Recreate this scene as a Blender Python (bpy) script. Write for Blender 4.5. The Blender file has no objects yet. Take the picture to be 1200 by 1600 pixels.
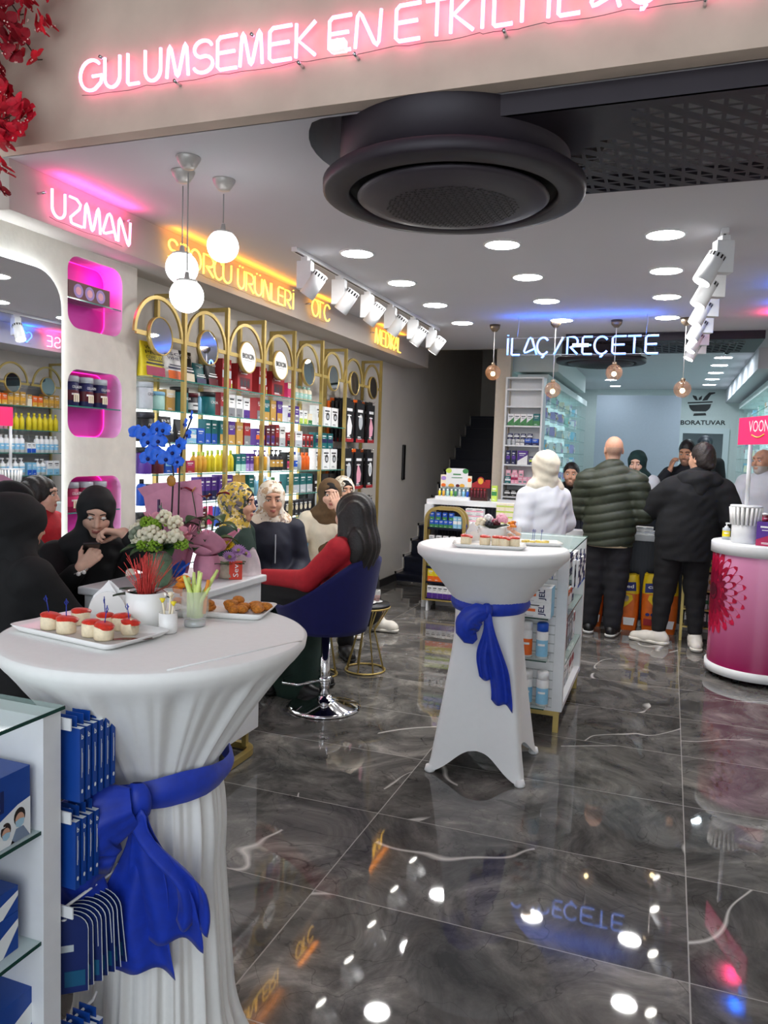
import bpy, math, random
import numpy as np
from mathutils import Vector, Matrix
random.seed(7)
S=bpy.context.scene; COL=S.collection; PI=math.pi
# ---------------- camera ----------------
CAMH=1.5; YAW,PIT,ROL,FPX=-.351691,-.0788246,.0328637,1209.626
cam=bpy.data.cameras.new('camera'); camo=bpy.data.objects.new('camera',cam); COL.objects.link(camo)
_f=Vector((math.sin(YAW)*math.cos(PIT),math.cos(YAW)*math.cos(PIT),math.sin(PIT)))
_r0=Vector((math.cos(YAW),-math.sin(YAW),0)); _u0=_r0.cross(_f)
_r=_r0*math.cos(ROL)+_u0*math.sin(ROL); _u=_u0*math.cos(ROL)-_r0*math.sin(ROL)
camo.matrix_world=Matrix(((_r.x,_u.x,-_f.x,0),(_r.y,_u.y,-_f.y,0),(_r.z,_u.z,-_f.z,CAMH),(0,0,0,1)))
cam.sensor_fit='AUTO'; cam.sensor_width=36; cam.lens=FPX*36/1600; cam.clip_start=.02; S.camera=camo
# ---------------- world and exposure ----------------
w=bpy.data.worlds.new('world'); S.world=w; w.use_nodes=True
w.node_tree.nodes['Background'].inputs[0].default_value=(.86,.93,1,1); w.node_tree.nodes['Background'].inputs[1].default_value=2.2
S.view_settings.view_transform='Standard'; S.view_settings.look='None'; S.view_settings.gamma=1
S.view_settings.use_curve_mapping=False; S.view_settings.exposure=0.33
LAMP=90.0   # luminance of the ceiling downlights
try:
    S.cycles.use_denoising=True; S.cycles.max_bounces=8; S.cycles.transparent_max_bounces=16; S.cycles.sample_clamp_indirect=6; S.cycles.caustics_reflective=False; S.cycles.caustics_refractive=False; S.cycles.blur_glossy=.1
except Exception: pass
# ---------------- materials ----------------
MATS={}
def lin(c):
    return tuple(((x/255)/12.92 if x/255<=.04045 else ((x/255+.055)/1.055)**2.4) for x in c)
def mat(name,col=(200,200,200),rough=.5,metal=0,emit=0,alpha=1,trans=0,noise=0,nscale=30,bump=0,ior=1.45,emcol=None,sheen=0,sss=0):
    """procedural material; col is the sRGB colour of the surface"""
    if name in MATS: return MATS[name]
    m=bpy.data.materials.new(name); m.use_nodes=True; nt=m.node_tree; b=nt.nodes['Principled BSDF']; I=b.inputs
    c=lin(col)
    I['Base Color'].default_value=(*c,1); I['Roughness'].default_value=rough; I['Metallic'].default_value=metal; I['IOR'].default_value=ior
    I['Alpha'].default_value=alpha; I['Transmission Weight'].default_value=trans
    if emit: I['Emission Color'].default_value=(*lin(emcol or col),1); I['Emission Strength'].default_value=emit
    if sheen: I['Sheen Weight'].default_value=sheen
    if sss: I['Subsurface Weight'].default_value=sss; I['Subsurface Radius'].default_value=(.01,.004,.002); I['Subsurface Scale'].default_value=1
    if noise or bump:
        tc=nt.nodes.new('ShaderNodeTexCoord'); n=nt.nodes.new('ShaderNodeTexNoise'); n.inputs['Scale'].default_value=nscale; n.inputs['Detail'].default_value=4
        nt.links.new(tc.outputs['Object'],n.inputs['Vector'])
        if noise:
            r=nt.nodes.new('ShaderNodeValToRGB'); e=r.color_ramp.elements
            e[0].position=.3; e[1].position=.7
            e[0].color=(*[max(0,x*(1-noise)) for x in c],1); e[1].color=(*[min(1,x*(1+noise)) for x in c],1)
            nt.links.new(n.outputs['Fac'],r.inputs['Fac']); nt.links.new(r.outputs['Color'],I['Base Color'])
        if bump:
            bp=nt.nodes.new('ShaderNodeBump'); bp.inputs['Strength'].default_value=bump; bp.inputs['Distance'].default_value=.01
            nt.links.new(n.outputs['Fac'],bp.inputs['Height']); nt.links.new(bp.outputs['Normal'],I['Normal'])
    MATS[name]=m; return m
def C(r,g,b,rough=.45):
    """plain coloured print / plastic"""
    return mat('print_%d_%d_%d'%(r,g,b),(r,g,b),rough,noise=.04,nscale=60)
WHITE=mat('white_lacquer',(226,228,230),.35,noise=.02)
WALLP=mat('wall_paint',(205,200,192),.85,noise=.03,nscale=4,bump=.03)
CEILP=mat('ceiling_paint',(208,207,212),.8,noise=.01,nscale=3)
PLAST=mat('textured_plaster',(222,218,208),.85,noise=.05,nscale=14,bump=.25)
HEADP=mat('header_plaster',(205,188,172),.85,noise=.09,nscale=5,bump=.2)
DARKW=mat('dark_metal',(44,38,46),.5,.15,noise=.1,nscale=8)
GOLD=mat('gold_metal',(188,164,98),.36,.55,noise=.06,nscale=20)
CHROME=mat('chrome',(225,225,228),.07,1)
BRASS=mat('aged_brass',(128,112,92),.35,.8,noise=.1)
GLASS=mat('shelf_glass',(190,222,214),.03,alpha=.22)
GEDGE=mat('glass_edge',(60,140,128),.1,alpha=.85)
CLEAR=mat('clear_glass',(235,240,240),.02,alpha=.2)
MIRROR=mat('mirror_silver',(235,238,240),.01,1)
NAVY=mat('navy_panel',(15,19,38),.4,noise=.12,nscale=12)
BLACK=mat('black_plastic',(18,18,20),.4,noise=.1)
SKIRT=mat('dark_skirting',(46,44,44),.35,noise=.1)
# ---------------- mesh builder ----------------
class MB:
    def __init__(s): s.v=[]; s.f=[]; s.m=[]; s.sm=[]; s.mats=[]
    def mi(s,m):
        if m not in s.mats: s.mats.append(m)
        return s.mats.index(m)
    def add(s,v,f,m,smooth=False,M=None):
        o=len(s.v)
        if M is not None: v=[tuple(M@Vector(p)) for p in v]
        s.v+= [tuple(p) for p in v]; k=s.mi(m)
        for q in f: s.f.append(tuple(i+o for i in q)); s.m.append(k); s.sm.append(smooth)
        return s
    def box(s,x0,x1,y0,y1,z0,z1,m,M=None):
        v=[(x,y,z) for x in (x0,x1) for y in (y0,y1) for z in (z0,z1)]
        return s.add(v,[(0,1,3,2),(4,6,7,5),(0,4,5,1),(2,3,7,6),(0,2,6,4),(1,5,7,3)],m,False,M)
    def bx(s,c,d,m,M=None):
        return s.box(c[0]-d[0]/2,c[0]+d[0]/2,c[1]-d[1]/2,c[1]+d[1]/2,c[2]-d[2]/2,c[2]+d[2]/2,m,M)
    def quad(s,a,b,c,d,m): return s.add([a,b,c,d],[(0,1,2,3)],m)
    def lathe(s,prof,m,c=(0,0,0),n=24,M=None,cap=True,smooth=True):
        """prof: list of (radius,z) bottom to top"""
        v=[];f=[]
        for r,z in prof:
            for i in range(n):
                a=2*PI*i/n; v.append((c[0]+r*math.cos(a),c[1]+r*math.sin(a),c[2]+z))
        for j in range(len(prof)-1):
            for i in range(n):
                k=(i+1)%n; f.append((j*n+i,j*n+k,(j+1)*n+k,(j+1)*n+i))
        if cap:
            f.append(tuple(range(n-1,-1,-1))); f.append(tuple((len(prof)-1)*n+i for i in range(n)))
        return s.add(v,f,m,smooth,M)
    def cyl(s,c,r,h,m,n=20,M=None,smooth=True): return s.lathe([(r,0),(r,h)],m,c,n,M,True,smooth)
    def sph(s,c,r,m,n=16,M=None,sc=(1,1,1)):
        k=max(6,n//2); prof=[(math.sin(PI*j/k),-math.cos(PI*j/k)) for j in range(k+1)]
        v=[];f=[]
        for a,z in prof:
            for i in range(n):
                t=2*PI*i/n; v.append((c[0]+r*sc[0]*a*math.cos(t),c[1]+r*sc[1]*a*math.sin(t),c[2]+r*sc[2]*z))
        for j in range(k):
            for i in range(n):
                q=(i+1)%n; f.append((j*n+i,j*n+q,(j+1)*n+q,(j+1)*n+i))
        return s.add(v,f,m,True,M)
    def tube(s,pts,r,m,n=8,closed=False,M=None,flat=None):
        """swept tube; r a number or a list; flat=(a,b) gives a rectangular section a wide, b high"""
        P=[Vector(p) for p in pts]; N=len(P); v=[];f=[]
        up=None; sec=n if flat is None else 4
        for i,p in enumerate(P):
            if closed: t=(P[(i+1)%N]-P[i-1])
            else: t=(P[min(i+1,N-1)]-P[max(i-1,0)])
            if t.length<1e-9: t=Vector((0,0,1))
            t.normalize()
            if up is None:
                up=Vector((0,0,1)) if abs(t.z)<.9 else Vector((0,1,0))
            a=t.cross(up)
            if a.length<1e-6: a=t.cross(Vector((1,0,0)))
            a.normalize(); b=a.cross(t); up=b
            rr=r[i] if isinstance(r,(list,tuple)) else r
            if flat is None:
                for j in range(n):
                    q=2*PI*j/n; v.append(p+a*(rr*math.cos(q))+b*(rr*math.sin(q)))
            else:
                for x,y in ((-1,-1),(1,-1),(1,1),(-1,1)): v.append(p+a*(x*flat[0]/2)+b*(y*flat[1]/2))
        for i in range(N if closed else N-1):
            k=(i+1)%N
            for j in range(sec):
                q=(j+1)%sec; f.append((i*sec+j,i*sec+q,k*sec+q,k*sec+j))
        if not closed: f.append(tuple(range(sec-1,-1,-1))); f.append(tuple((N-1)*sec+j for j in range(sec)))
        return s.add(v,f,m,flat is None,M)
    def prism(s,poly,h,m,M=None,z0=0,smooth=False):
        """polygon in xy, extruded to height h"""
        n=len(poly); v=[(x,y,z0) for x,y in poly]+[(x,y,z0+h) for x,y in poly]
        f=[tuple(range(n-1,-1,-1)),tuple(range(n,2*n))]+[(i,(i+1)%n,n+(i+1)%n,n+i) for i in range(n)]
        return s.add(v,f,m,smooth,M)
    def grid(s,fn,nu,nv,m,smooth=True,M=None,wrap=False):
        v=[fn(i/nu,j/nv) for j in range(nv+1) for i in range(nu+(0 if wrap else 1))]; W=nu if wrap else nu+1; f=[]
        for j in range(nv):
            for i in range(nu):
                k=(i+1)%W if wrap else i+1
                f.append((j*W+i,j*W+k,(j+1)*W+k,(j+1)*W+i))
        return s.add(v,f,m,smooth,M)
    def text(s,body,o,xd,ud,w,h,m,off=.0006,bold=False):
        """flat lettering: lower left corner o, width w along xd, height h along ud"""
        key=(body,bold)
        if key not in TXT:
            c=bpy.data.curves.new('t','FONT'); c.body=body; c.resolution_u=2
            if bold: c.offset=.02
            ob=bpy.data.objects.new('t',c); COL.objects.link(ob); me=bpy.data.meshes.new_from_object(ob)
            TXT[key]=([tuple(p.co) for p in me.vertices],[tuple(p.vertices) for p in me.polygons])
            bpy.data.objects.remove(ob); bpy.data.meshes.remove(me); bpy.data.curves.remove(c)
        V,F=TXT[key]
        if not V: return s
        x0=min(p[0] for p in V);x1=max(p[0] for p in V);y0=min(p[1] for p in V);y1=max(p[1] for p in V)
        o=Vector(o);xd=Vector(xd);ud=Vector(ud);nd=xd.cross(ud)
        return s.add([o+nd*off+xd*((p[0]-x0)/(x1-x0)*w)+ud*((p[1]-y0)/(y1-y0)*h) for p in V],F,m)
    def build(s,name,parent=None,bev=0,sub=0,wn=False):
        me=bpy.data.meshes.new(name); me.from_pydata(s.v,[],s.f)
        for m in s.mats: me.materials.append(m)
        me.polygons.foreach_set('material_index',s.m); me.polygons.foreach_set('use_smooth',s.sm); me.update()
        o=bpy.data.objects.new(name,me); COL.objects.link(o)
        if parent is not None: o.parent=parent
        if bev:
            b=o.modifiers.new('bevel','BEVEL'); b.width=bev; b.segments=2; b.limit_method='ANGLE'
        if sub:
            b=o.modifiers.new('sub','SUBSURF'); b.levels=sub; b.render_levels=sub
        return o
TXT={}
def tag(o,label,cat,group=None,kind=None):
    o['label']=label; o['category']=cat
    if group: o['group']=group
    if kind: o['kind']=kind
    return o
def thing(name,label,cat,loc=(0,0,0),rz=0,group=None,rot=None):
    o=bpy.data.objects.new(name,None); o.empty_display_size=.05; COL.objects.link(o); o.location=loc
    o.rotation_euler=rot if rot else (0,0,rz); return tag(o,label,cat,group)
def struct(name,mb,**k):
    o=mb.build(name,**k); o['kind']='structure'; return o
def dup(r,loc,rz=None,label=None,group=None,rot=None):
    n=r.copy(); COL.objects.link(n); n.location=loc
    if rz is not None: n.rotation_euler=(0,0,rz)
    if rot is not None: n.rotation_euler=rot
    if label: n['label']=label
    if group: n['group']=group
    for ch in list(r.children):
        c=ch.copy(); COL.objects.link(c); c.parent=n
        for g in list(ch.children):
            d=g.copy(); COL.objects.link(d); d.parent=c
    return n
def arc(cx,cy,rx,ry,a0,a1,n=10): return [(cx+rx*math.cos(math.radians(a0+(a1-a0)*i/n)),cy+ry*math.sin(math.radians(a0+(a1-a0)*i/n))) for i in range(n+1)]
def rrect(x0,x1,y0,y1,r,n=6):
    return arc(x1-r,y1-r,r,r,0,90,n)+arc(x0+r,y1-r,r,r,90,180,n)+arc(x0+r,y0+r,r,r,180,270,n)+arc(x1-r,y0+r,r,r,270,360,n)
def holed(outer,holes,fn,m):
    """flat face with holes: 2-D loops mapped to 3-D by fn; returns verts and faces"""
    import bmesh
    bm=bmesh.new(); es=[]
    for L in [outer]+holes:
        vs=[bm.verts.new((p[0],p[1],0)) for p in L]
        for i in range(len(vs)): es.append(bm.edges.new((vs[i],vs[(i+1)%len(vs)])))
    bmesh.ops.triangle_fill(bm,use_beauty=True,use_dissolve=False,edges=es,normal=(0,0,1))
    bm.verts.index_update(); V=[fn(v.co.x,v.co.y) for v in bm.verts]; F=[tuple(v.index for v in f.verts) for f in bm.faces]; bm.free()
    return V,F
ORD='first second third fourth fifth sixth seventh eighth ninth tenth eleventh twelfth thirteenth fourteenth fifteenth sixteenth'.split()
# ---------------- floor material: polished grey marble tiles 1.19 x 0.61 m ----------------
def floor_mat():
    m=bpy.data.materials.new('marble_tiles'); m.use_nodes=True; nt=m.node_tree; N=nt.nodes.new; L=nt.links.new; b=nt.nodes['Principled BSDF']
    def mth(op,a,b_=None,c=None):
        n=N('ShaderNodeMath'); n.operation=op
        for i,x in enumerate((a,b_,c)):
            if x is None: continue
            if isinstance(x,(int,float)): n.inputs[i].default_value=x
            else: L(x,n.inputs[i])
        return n.outputs[0]
    tc=N('ShaderNodeTexCoord'); sp=N('ShaderNodeSeparateXYZ'); L(tc.outputs['Object'],sp.inputs[0])
    u=mth('DIVIDE',mth('SUBTRACT',sp.outputs[0],.138),1.193); v=mth('DIVIDE',mth('SUBTRACT',sp.outputs[1],2.309),.612)
    fu=mth('FLOOR',u); fv=mth('FLOOR',v); ru=mth('SUBTRACT',u,fu); rv=mth('SUBTRACT',v,fv)
    du=mth('MULTIPLY',mth('MINIMUM',ru,mth('SUBTRACT',1,ru)),1.193); dv=mth('MULTIPLY',mth('MINIMUM',rv,mth('SUBTRACT',1,rv)),.612)
    gr=mth('LESS_THAN',mth('MINIMUM',du,dv),.0022)
    cb=N('ShaderNodeCombineXYZ'); L(fu,cb.inputs[0]); L(fv,cb.inputs[1]); wn=N('ShaderNodeTexWhiteNoise'); L(cb.outputs[0],wn.inputs['Vector'])
    sc=N('ShaderNodeVectorMath'); sc.operation='SCALE'; L(wn.outputs['Color'],sc.inputs[0]); sc.inputs['Scale'].default_value=9
    ad=N('ShaderNodeVectorMath'); L(tc.outputs['Object'],ad.inputs[0]); L(sc.outputs[0],ad.inputs[1])
    def noise(scale,det,dist=0,rough=.55):
        n=N('ShaderNodeTexNoise'); n.inputs['Scale'].default_value=scale; n.inputs['Detail'].default_value=det; n.inputs['Distortion'].default_value=dist; n.inputs['Roughness'].default_value=rough
        L(ad.outputs[0],n.inputs['Vector']); return n.outputs['Fac']
    def ramp(f,stops):
        r=N('ShaderNodeValToRGB'); e=r.color_ramp.elements
        while len(e)<len(stops): e.new(.5)
        for k,(p,c) in zip(e,stops): k.position=p; k.color=(*lin(c),1)
        L(f,r.inputs['Fac']); return r.outputs['Color']
    base=ramp(noise(2.6,9,1.2,.68),[(.3,(52,51,50)),(.45,(84,82,80)),(.58,(114,111,107)),(.75,(170,165,158))])
    def vein(scale,wd,dist,seedv):
        f=noise(scale,3,dist,.45); a=mth('ABSOLUTE',mth('SUBTRACT',f,.5)); return mth('SUBTRACT',1,mth('MINIMUM',mth('DIVIDE',a,wd),1))
    big=mth('POWER',vein(.55,.0032,.5,0),1.2); gate=mth('GREATER_THAN',noise(1.5,2),.52)
    wv=mth('MULTIPLY',big,gate); dk=mth('MULTIPLY',vein(2.3,.008,2.2,0),.55)
    def mix(f,a,c):
        n=N('ShaderNodeMix'); n.data_type='RGBA'; L(f,n.inputs[0]); L(a,n.inputs[6])
        if isinstance(c,tuple): n.inputs[7].default_value=(*lin(c),1)
        else: L(c,n.inputs[7])
        return n.outputs[2]
    c=mix(dk,base,(42,40,40)); c=mix(mth('MULTIPLY',wv,.8),c,(226,222,216)); c=mix(mth('MULTIPLY',gr,.55),c,(170,165,158))
    L(c,b.inputs['Base Color']); b.inputs['Roughness'].default_value=.055; b.inputs['Specular IOR Level'].default_value=.55
    L(mth('ADD',.028,mth('MULTIPLY',gr,.4)),b.inputs['Roughness'])
    return m
FLOOR=floor_mat(); CZ=2.658
struct('floor',MB().box(-3.2,2.6,-4,14.4,-.06,0,FLOOR))
struct('wall_left',MB().box(-3.05,-2.93,-1.5,12.5,0,4.6,WALLP))
struct('wall_right',MB().box(1.30,1.42,-1.5,14,0,4.0,WALLP))
LABW=mat('lab_wall',(206,214,212),.7,noise=.02)
struct('wall_back',MB().box(-1.86,.13,13.7,13.8,0,CZ,LABW)  .box(.8,1.30,13.7,13.8,0,CZ,LABW).box(.13,.8,13.7,13.8,1.98,CZ,LABW))
struct('wall_stairwell_back',MB().box(-2.93,-1.7,12.35,12.45,0,4.6,WALLP))
struct('wall_stairwell_right',MB().box(-1.86,-1.80,8.6,12.4,0,4.6,WALLP))
struct('wall_lab_left',MB().box(-1.80,-1.72,8.6,13.7,0,CZ,LABW))
# ceiling with the round cut-out of the air conditioner
hole=[(x,max(y,2.56)) for x,y in arc(-.83,2.92,.555,.555,0,360,48)[:-1]]
hole=[p for i,p in enumerate(hole) if p!=hole[i-1]]
mb=MB(); V,F=holed([(-2.93,2.54),(1.30,2.54),(1.30,13.75),(-1.80,13.75),(-1.80,8.5),(-2.93,8.5)],[hole],lambda x,y:(x,y,CZ),CEILP)
mb.add(V,F,CEILP)
n=len(hole); mb.add([(x,y,CZ) for x,y in hole]+[(x,y,CZ+.3) for x,y in hole],[(i,(i+1)%n,n+(i+1)%n,n+i) for i in range(n)]+[tuple(range(n,2*n))],CEILP)
struct('ceiling',mb)
struct('ceiling_stairwell',MB().box(-3,-1.7,8.5,12.5,4.55,4.65,CEILP).box(-2.93,-1.8,8.5,8.56,CZ,4.6,WALLP))
struct('ceiling_front',MB().box(-3.05,1.42,-1.5,2.5,3.75,3.85,CEILP))
struct('wall_header',MB().box(-3.0,1.30,2.47,2.545,CZ,3.75,HEADP))
struct('trim_1',MB().box(-2.93,-2.638,2.55,8.487,2.45,CZ-.001,mat('soffit_paint',(190,182,176),.8)))            # left soffit carrying the neon signs
struct('trim_2',MB().box(.77,1.30,2.55,7.3,2.45,CZ-.001,CEILP).box(.77,1.30,8.72,13.7,2.45,CZ-.001,CEILP))
struct('trim_3',MB().box(-1.857,-1.70,8.5,8.6,0,CZ,mat('pillar_paint',(214,202,186),.8,noise=.03)))
struct('trim_4',MB().box(-1.72,-1.22,8.75,11.6,2.43,CZ-.001,LABW))
struct('baseboard_left',MB().box(-2.93,-2.915,3.6,8.44,0,.085,SKIRT))
# stairs
mb=MB(); tr=MB()
TRIM=mat('stair_trim',(196,192,184),.7)
for i in range(13):
    y=8.44+i*.272; z=.083+i*.166
    mb.box(-2.93,-1.86,y,12.36,z-.166 if i else 0,z+(.166 if False else 0)+.0,NAVY) if i==0 else mb.box(-2.93,-1.86,y,12.36,z-.166,z,NAVY)
    mb.box(-2.93,-1.86,y-.02,y+.01,z-.03,z+.0005,NAVY)
    tr.box(-2.9299,-2.918,y-.035,y,max(0,z-.166),z+.03,TRIM); tr.box(-2.9299,-2.918,y-.035,y+.272,z,z+.03,TRIM)
struct('staircase',mb); struct('trim_5',tr)
# sliding grey panel, door of the back room
struct('wall_panel',MB().box(-1.13,.10,12.5,12.58,0,2.47,mat('grey_panel',(168,174,186),.6,noise=.02)))
fr=mat('door_frame_white',(205,214,216),.5)
d=struct('door_1',MB().box(.1,.16,13.66,13.695,0,2.04,fr).box(.77,.86,13.66,13.695,0,2.04,fr).box(.16,.77,13.66,13.695,1.95,2.04,fr))
struct('wall_corridor',MB().box(-.3,1.3,15.4,15.5,0,2.6,mat('corridor_wall',(150,162,168),.7)).box(-.3,-.25,13.8,15.4,0,2.6,LABW).box(1.25,1.3,13.8,15.4,0,2.6,LABW).box(-.3,1.3,13.8,15.5,2.6,2.65,LABW))
# ---------------- plaster column and mirror surround on the left ----------------
PX=-2.798
NICH=[(2.055,2.405),(1.52,1.855),(.985,1.32)]
holes=[rrect(3.058,3.458,a,b,.075,7) for a,b in NICH]
mb=MB(); V,F=holed([(.9,0),(3.58,0),(3.58,2.45),(.9,2.45)],holes,lambda y,z:(PX,y,z),PLAST); mb.add(V,F,PLAST)
mb.quad((PX,3.58,0),(-2.93,3.58,0),(-2.93,3.58,2.45),(PX,3.58,2.45),PLAST); mb.quad((PX,.9,0),(-2.93,.9,0),(-2.93,.9,2.45),(PX,.9,2.45),PLAST)
NWALL=mat('niche_wall_pink_lit',(226,170,214),.7); MAG=mat('niche_back_pink_lit',(222,70,186),.6)  # pink LED light put into the colours of the niche walls and back
for h in holes:
    n=len(h); mb.add([(PX,y,z) for y,z in h]+[(PX-.125,y,z) for y,z in h],[(i,n+i,n+(i+1)%n,(i+1)%n) for i in range(n)],NWALL,True)
    mb.add([(PX-.125,y,z) for y,z in h],[tuple(range(n))],MAG)
struct('wall_column',mb)
PINKL=mat('pink_led',(255,60,190),.5,emit=1.3,emcol=(255,50,185))
for k,h in enumerate(holes):
    cy=sum(p[0] for p in h)/len(h); cz=sum(p[1] for p in h)/len(h)
    pts=[(PX-.118,cy+(y-cy)*.985,cz+(z-cz)*.985) for y,z in h]
    o=MB().tube(pts,.0025,PINKL,5,True).build('led_strip')
    tag(o,'pink light strip lining the %s rounded wall niche from the top'%ORD[k],'light strip','niche light strips')
    l=bpy.data.lights.new('niche_fill_lamp','POINT'); l.energy=.55; l.color=lin((255,50,185)); l.shadow_soft_size=.02; q=bpy.data.objects.new('niche_fill_lamp',l); COL.objects.link(q); q.parent=o; q.location=(PX-.05,cy+.12,cz+.1)  # unseen point lamp added beside the strip to brighten the niche in pink
    o=MB().box(PX-.12,PX-.004,3.062,3.454,[2.195,1.668,1.133][k],[2.195,1.668,1.133][k]+.006,GLASS).box(PX-.005,PX-.003,3.062,3.454,[2.195,1.668,1.133][k],[2.195,1.668,1.133][k]+.006,GEDGE).build('glass_shelf')
    tag(o,'clear glass shelf across the %s pink wall niche from the top'%ORD[k],'shelf','niche glass shelves')
# mirror, back-lit
mt=thing('wall_mirror','tall round-cornered wall mirror with a white light halo beside the niche column','mirror',(PX,2.2,1.3))
loop=rrect(-.9,.785,-.95,.985,.16,8)
def sx(o,fn): return [fn(*p) for p in o]
n=len(loop); m_=MB().add(sx(loop,lambda y,z:(.030,y,z)),[tuple(range(n))],MIRROR).add(sx(loop,lambda y,z:(.022,y,z))+sx(loop,lambda y,z:(.030,y,z)),[(i,(i+1)%n,n+(i+1)%n,n+i) for i in range(n)],mat('mirror_edge',(210,214,214),.2)).add(sx(loop,lambda y,z:(.022,y,z)),[tuple(range(n-1,-1,-1))],WHITE)
m_.build('mirror_glass',mt)
HALO=mat('white_led',(240,250,255),.5,emit=36)
MB().tube(sx(loop,lambda y,z:(.011,y*.985-.001,z*.985)),.006,HALO,6,True).build('light_strip',mt)
# ---------------- ceiling downlights ----------------
DISC=mat('downlight_diffuser',(255,253,250),.5,emit=LAMP); DISCC=mat('downlight_diffuser_cool',(232,246,255),.5,emit=LAMP*.8)
def downlight(x,y,r,label,group,m=DISC):
    t=thing('ceiling_downlight',label,'ceiling light',(x,y,CZ),0,group)
    MB().lathe([(r+.014,0),(r+.012,-.006),(r,-.007),(r-.001,-.003)],WHITE,n=32,cap=False).build('trim_ring',t)
    MB().lathe([(.001,-.0045),(r,-.0045)],m,n=32,cap=False).build('diffuser',t)
for j,y in enumerate((4.32,5.13,5.94,6.79)):
    for i,x in enumerate((-1.808,-.941,-.094)):
        downlight(x,y,.092,'round ceiling downlight, %s in the row %s from the black air conditioner'%(['left','centre','right'][i],ORD[j]),'round ceiling downlights in the shop')
for i,y in enumerate((9.45,10.2,11.05,11.9,12.75)): downlight(.48,y,.092,'round downlight in the laboratory ceiling row by its right wall, %s from the front'%ORD[i],'laboratory downlights in a row',DISCC)
for i,(x,y) in enumerate(((-.9,12.0),(-.9,13.0))): downlight(x,y,.08,'round downlight in the laboratory ceiling near the grey panel, %s one'%['nearer','farther'][i],'laboratory downlights by the grey panel',DISCC)
# ---------------- cassette air conditioners and ducts ----------------
DMAT=mat('ac_dark_grille',(9,9,11),.6)
def tri_panel(mb,x0,x1,y0,y1,z,nx,ny,m,skip=lambda u,v:False):
    """flat sheet punched with triangular holes"""
    dx=(x1-x0)/nx; dy=(y1-y0)/ny
    for i in range(nx):
        for j in range(ny):
            a=x0+i*dx;b=y0+j*dy; q=[(a,b,z),(a+dx,b,z),(a+dx,b+dy,z),(a,b+dy,z)]
            if skip((i+.5)/nx,(j+.5)/ny): mb.add(q,[(0,1,2,3)],m); continue
            if (i+j)%2: t=[(a+.12*dx,b+.14*dy,z),(a+.88*dx,b+.14*dy,z),(a+.88*dx,b+.86*dy,z)]
            else: t=[(a+.12*dx,b+.86*dy,z),(a+.12*dx,b+.14*dy,z),(a+.88*dx,b+.86*dy,z)]
            f=[(0,1,5,4),(1,2,6,5),(2,3,6),(3,0,4),(3,4,6)] if (i+j)%2 else [(3,0,5,4),(0,1,5),(1,2,6),(1,6,5),(2,3,4,6)]
            mb.add(q+t,f,m)
def aircon(x,y,z,label,s=1.0):
    t=thing('ceiling_air_conditioner',label,'air conditioner',(x,y,z))
    MB().lathe([(.43*s,.06*s),(.425*s,.36)],DARKW,n=64).build('housing',t)
    MB().lathe([(.39*s,.035),(.392*s,.008),(.40*s,.004),(.478*s,.010),(.488*s,.016),(.490*s,.05),(.48*s,.058),(.43*s,.06)],DARKW,n=64,cap=False).build('outer_ring',t)
    MB().lathe([(.30*s,.06),(.38*s,.055),(.39*s,.035)],mat('ac_gap',(10,10,11),.6),n=64,cap=False).lathe([(.001,.058),(.3*s,.06)],mat('ac_gap'),n=48,cap=False).build('air_gap',t)
    d=MB().lathe([(.0,-.036),(.15*s,-.033),(.27*s,-.02),(.345*s,-.004),(.36*s,.006),(.355*s,.014),(.31*s,.022)],mat('ac_disc',(60,54,62),.5,.1),n=64,cap=False)
    o=d.build('centre_disc',t)
    g=MB()
    for i in range(-15,16):
        for j in range(-15,16):
            u=i*.0165*s+(.008*s if j%2 else 0); v=j*.0165*s; r=math.hypot(u,v)
            if r>.245*s: continue
            h=-.0372+(.003*(r/(.15*s)) if r<.15*s else .003+.013*((r-.15*s)/(.12*s)))
            e=.0062*s
            q=[(u-e,v-e,h),(u+e,v-e,h),(u+e if (i+j)%2 else u-e,v+e,h)]
            g.add(q,[(0,2,1)],DMAT)
    g.build('grille',o); return t
aircon(-.83,2.90,2.445,'large round black ceiling air conditioner hanging behind the front beam')
def duct(x0,x1,y0,y1,z,nx,ny,label,skip):
    t=thing('ceiling_duct_cover',label,'duct cover',((x0+x1)/2,y0,z)); cx=(x0+x1)/2
    MB().box(x0-cx,x1-cx,0,.012,0,CZ-z-.001,DARKW).box(x0-cx,x1-cx,y1-y0-.012,y1-y0,0.001,CZ-z-.001,DARKW).box(x0-cx,x0-cx+.012,.012,y1-y0-.012,0.001,CZ-z-.001,DARKW).build('side_panel',t)
    mb=MB(); tri_panel(mb,x0-cx,x1-cx,0,y1-y0,0,nx,ny,DARKW,skip); mb.build('perforated_panel',t)
duct(-.645,1.29,2.552,3.385,2.59,34,15,'black perforated duct cover running right from the air conditioner',lambda u,v:(v<.10 or v>.97 or (u<.24 and v<.62-u*1.4) or u<.1))
aircon(-.72,8.15,2.44,'round black air conditioner behind the blue neon sign',.9)
duct(-1.0,.71,7.56,8.5,2.585,26,12,'black perforated duct cover behind the blue neon sign',lambda u,v:(v<.12 or v>.95 or u>.94))
for x,y,l in ((-.28,8.7,'small black dome camera left of the hanging laboratory spotlights'),(.47,8.62,'small black dome camera near the right laboratory bulkhead')):
    t=thing('dome_camera',l,'camera',(x,y,CZ)); MB().lathe([(.05,0),(.055,-.015),(.05,-.03)],BLACK,n=24).build('base',t); MB().sph((0,0,-.03),.043,mat('camera_dome',(14,14,18),.1),16).build('dome',t)
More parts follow.
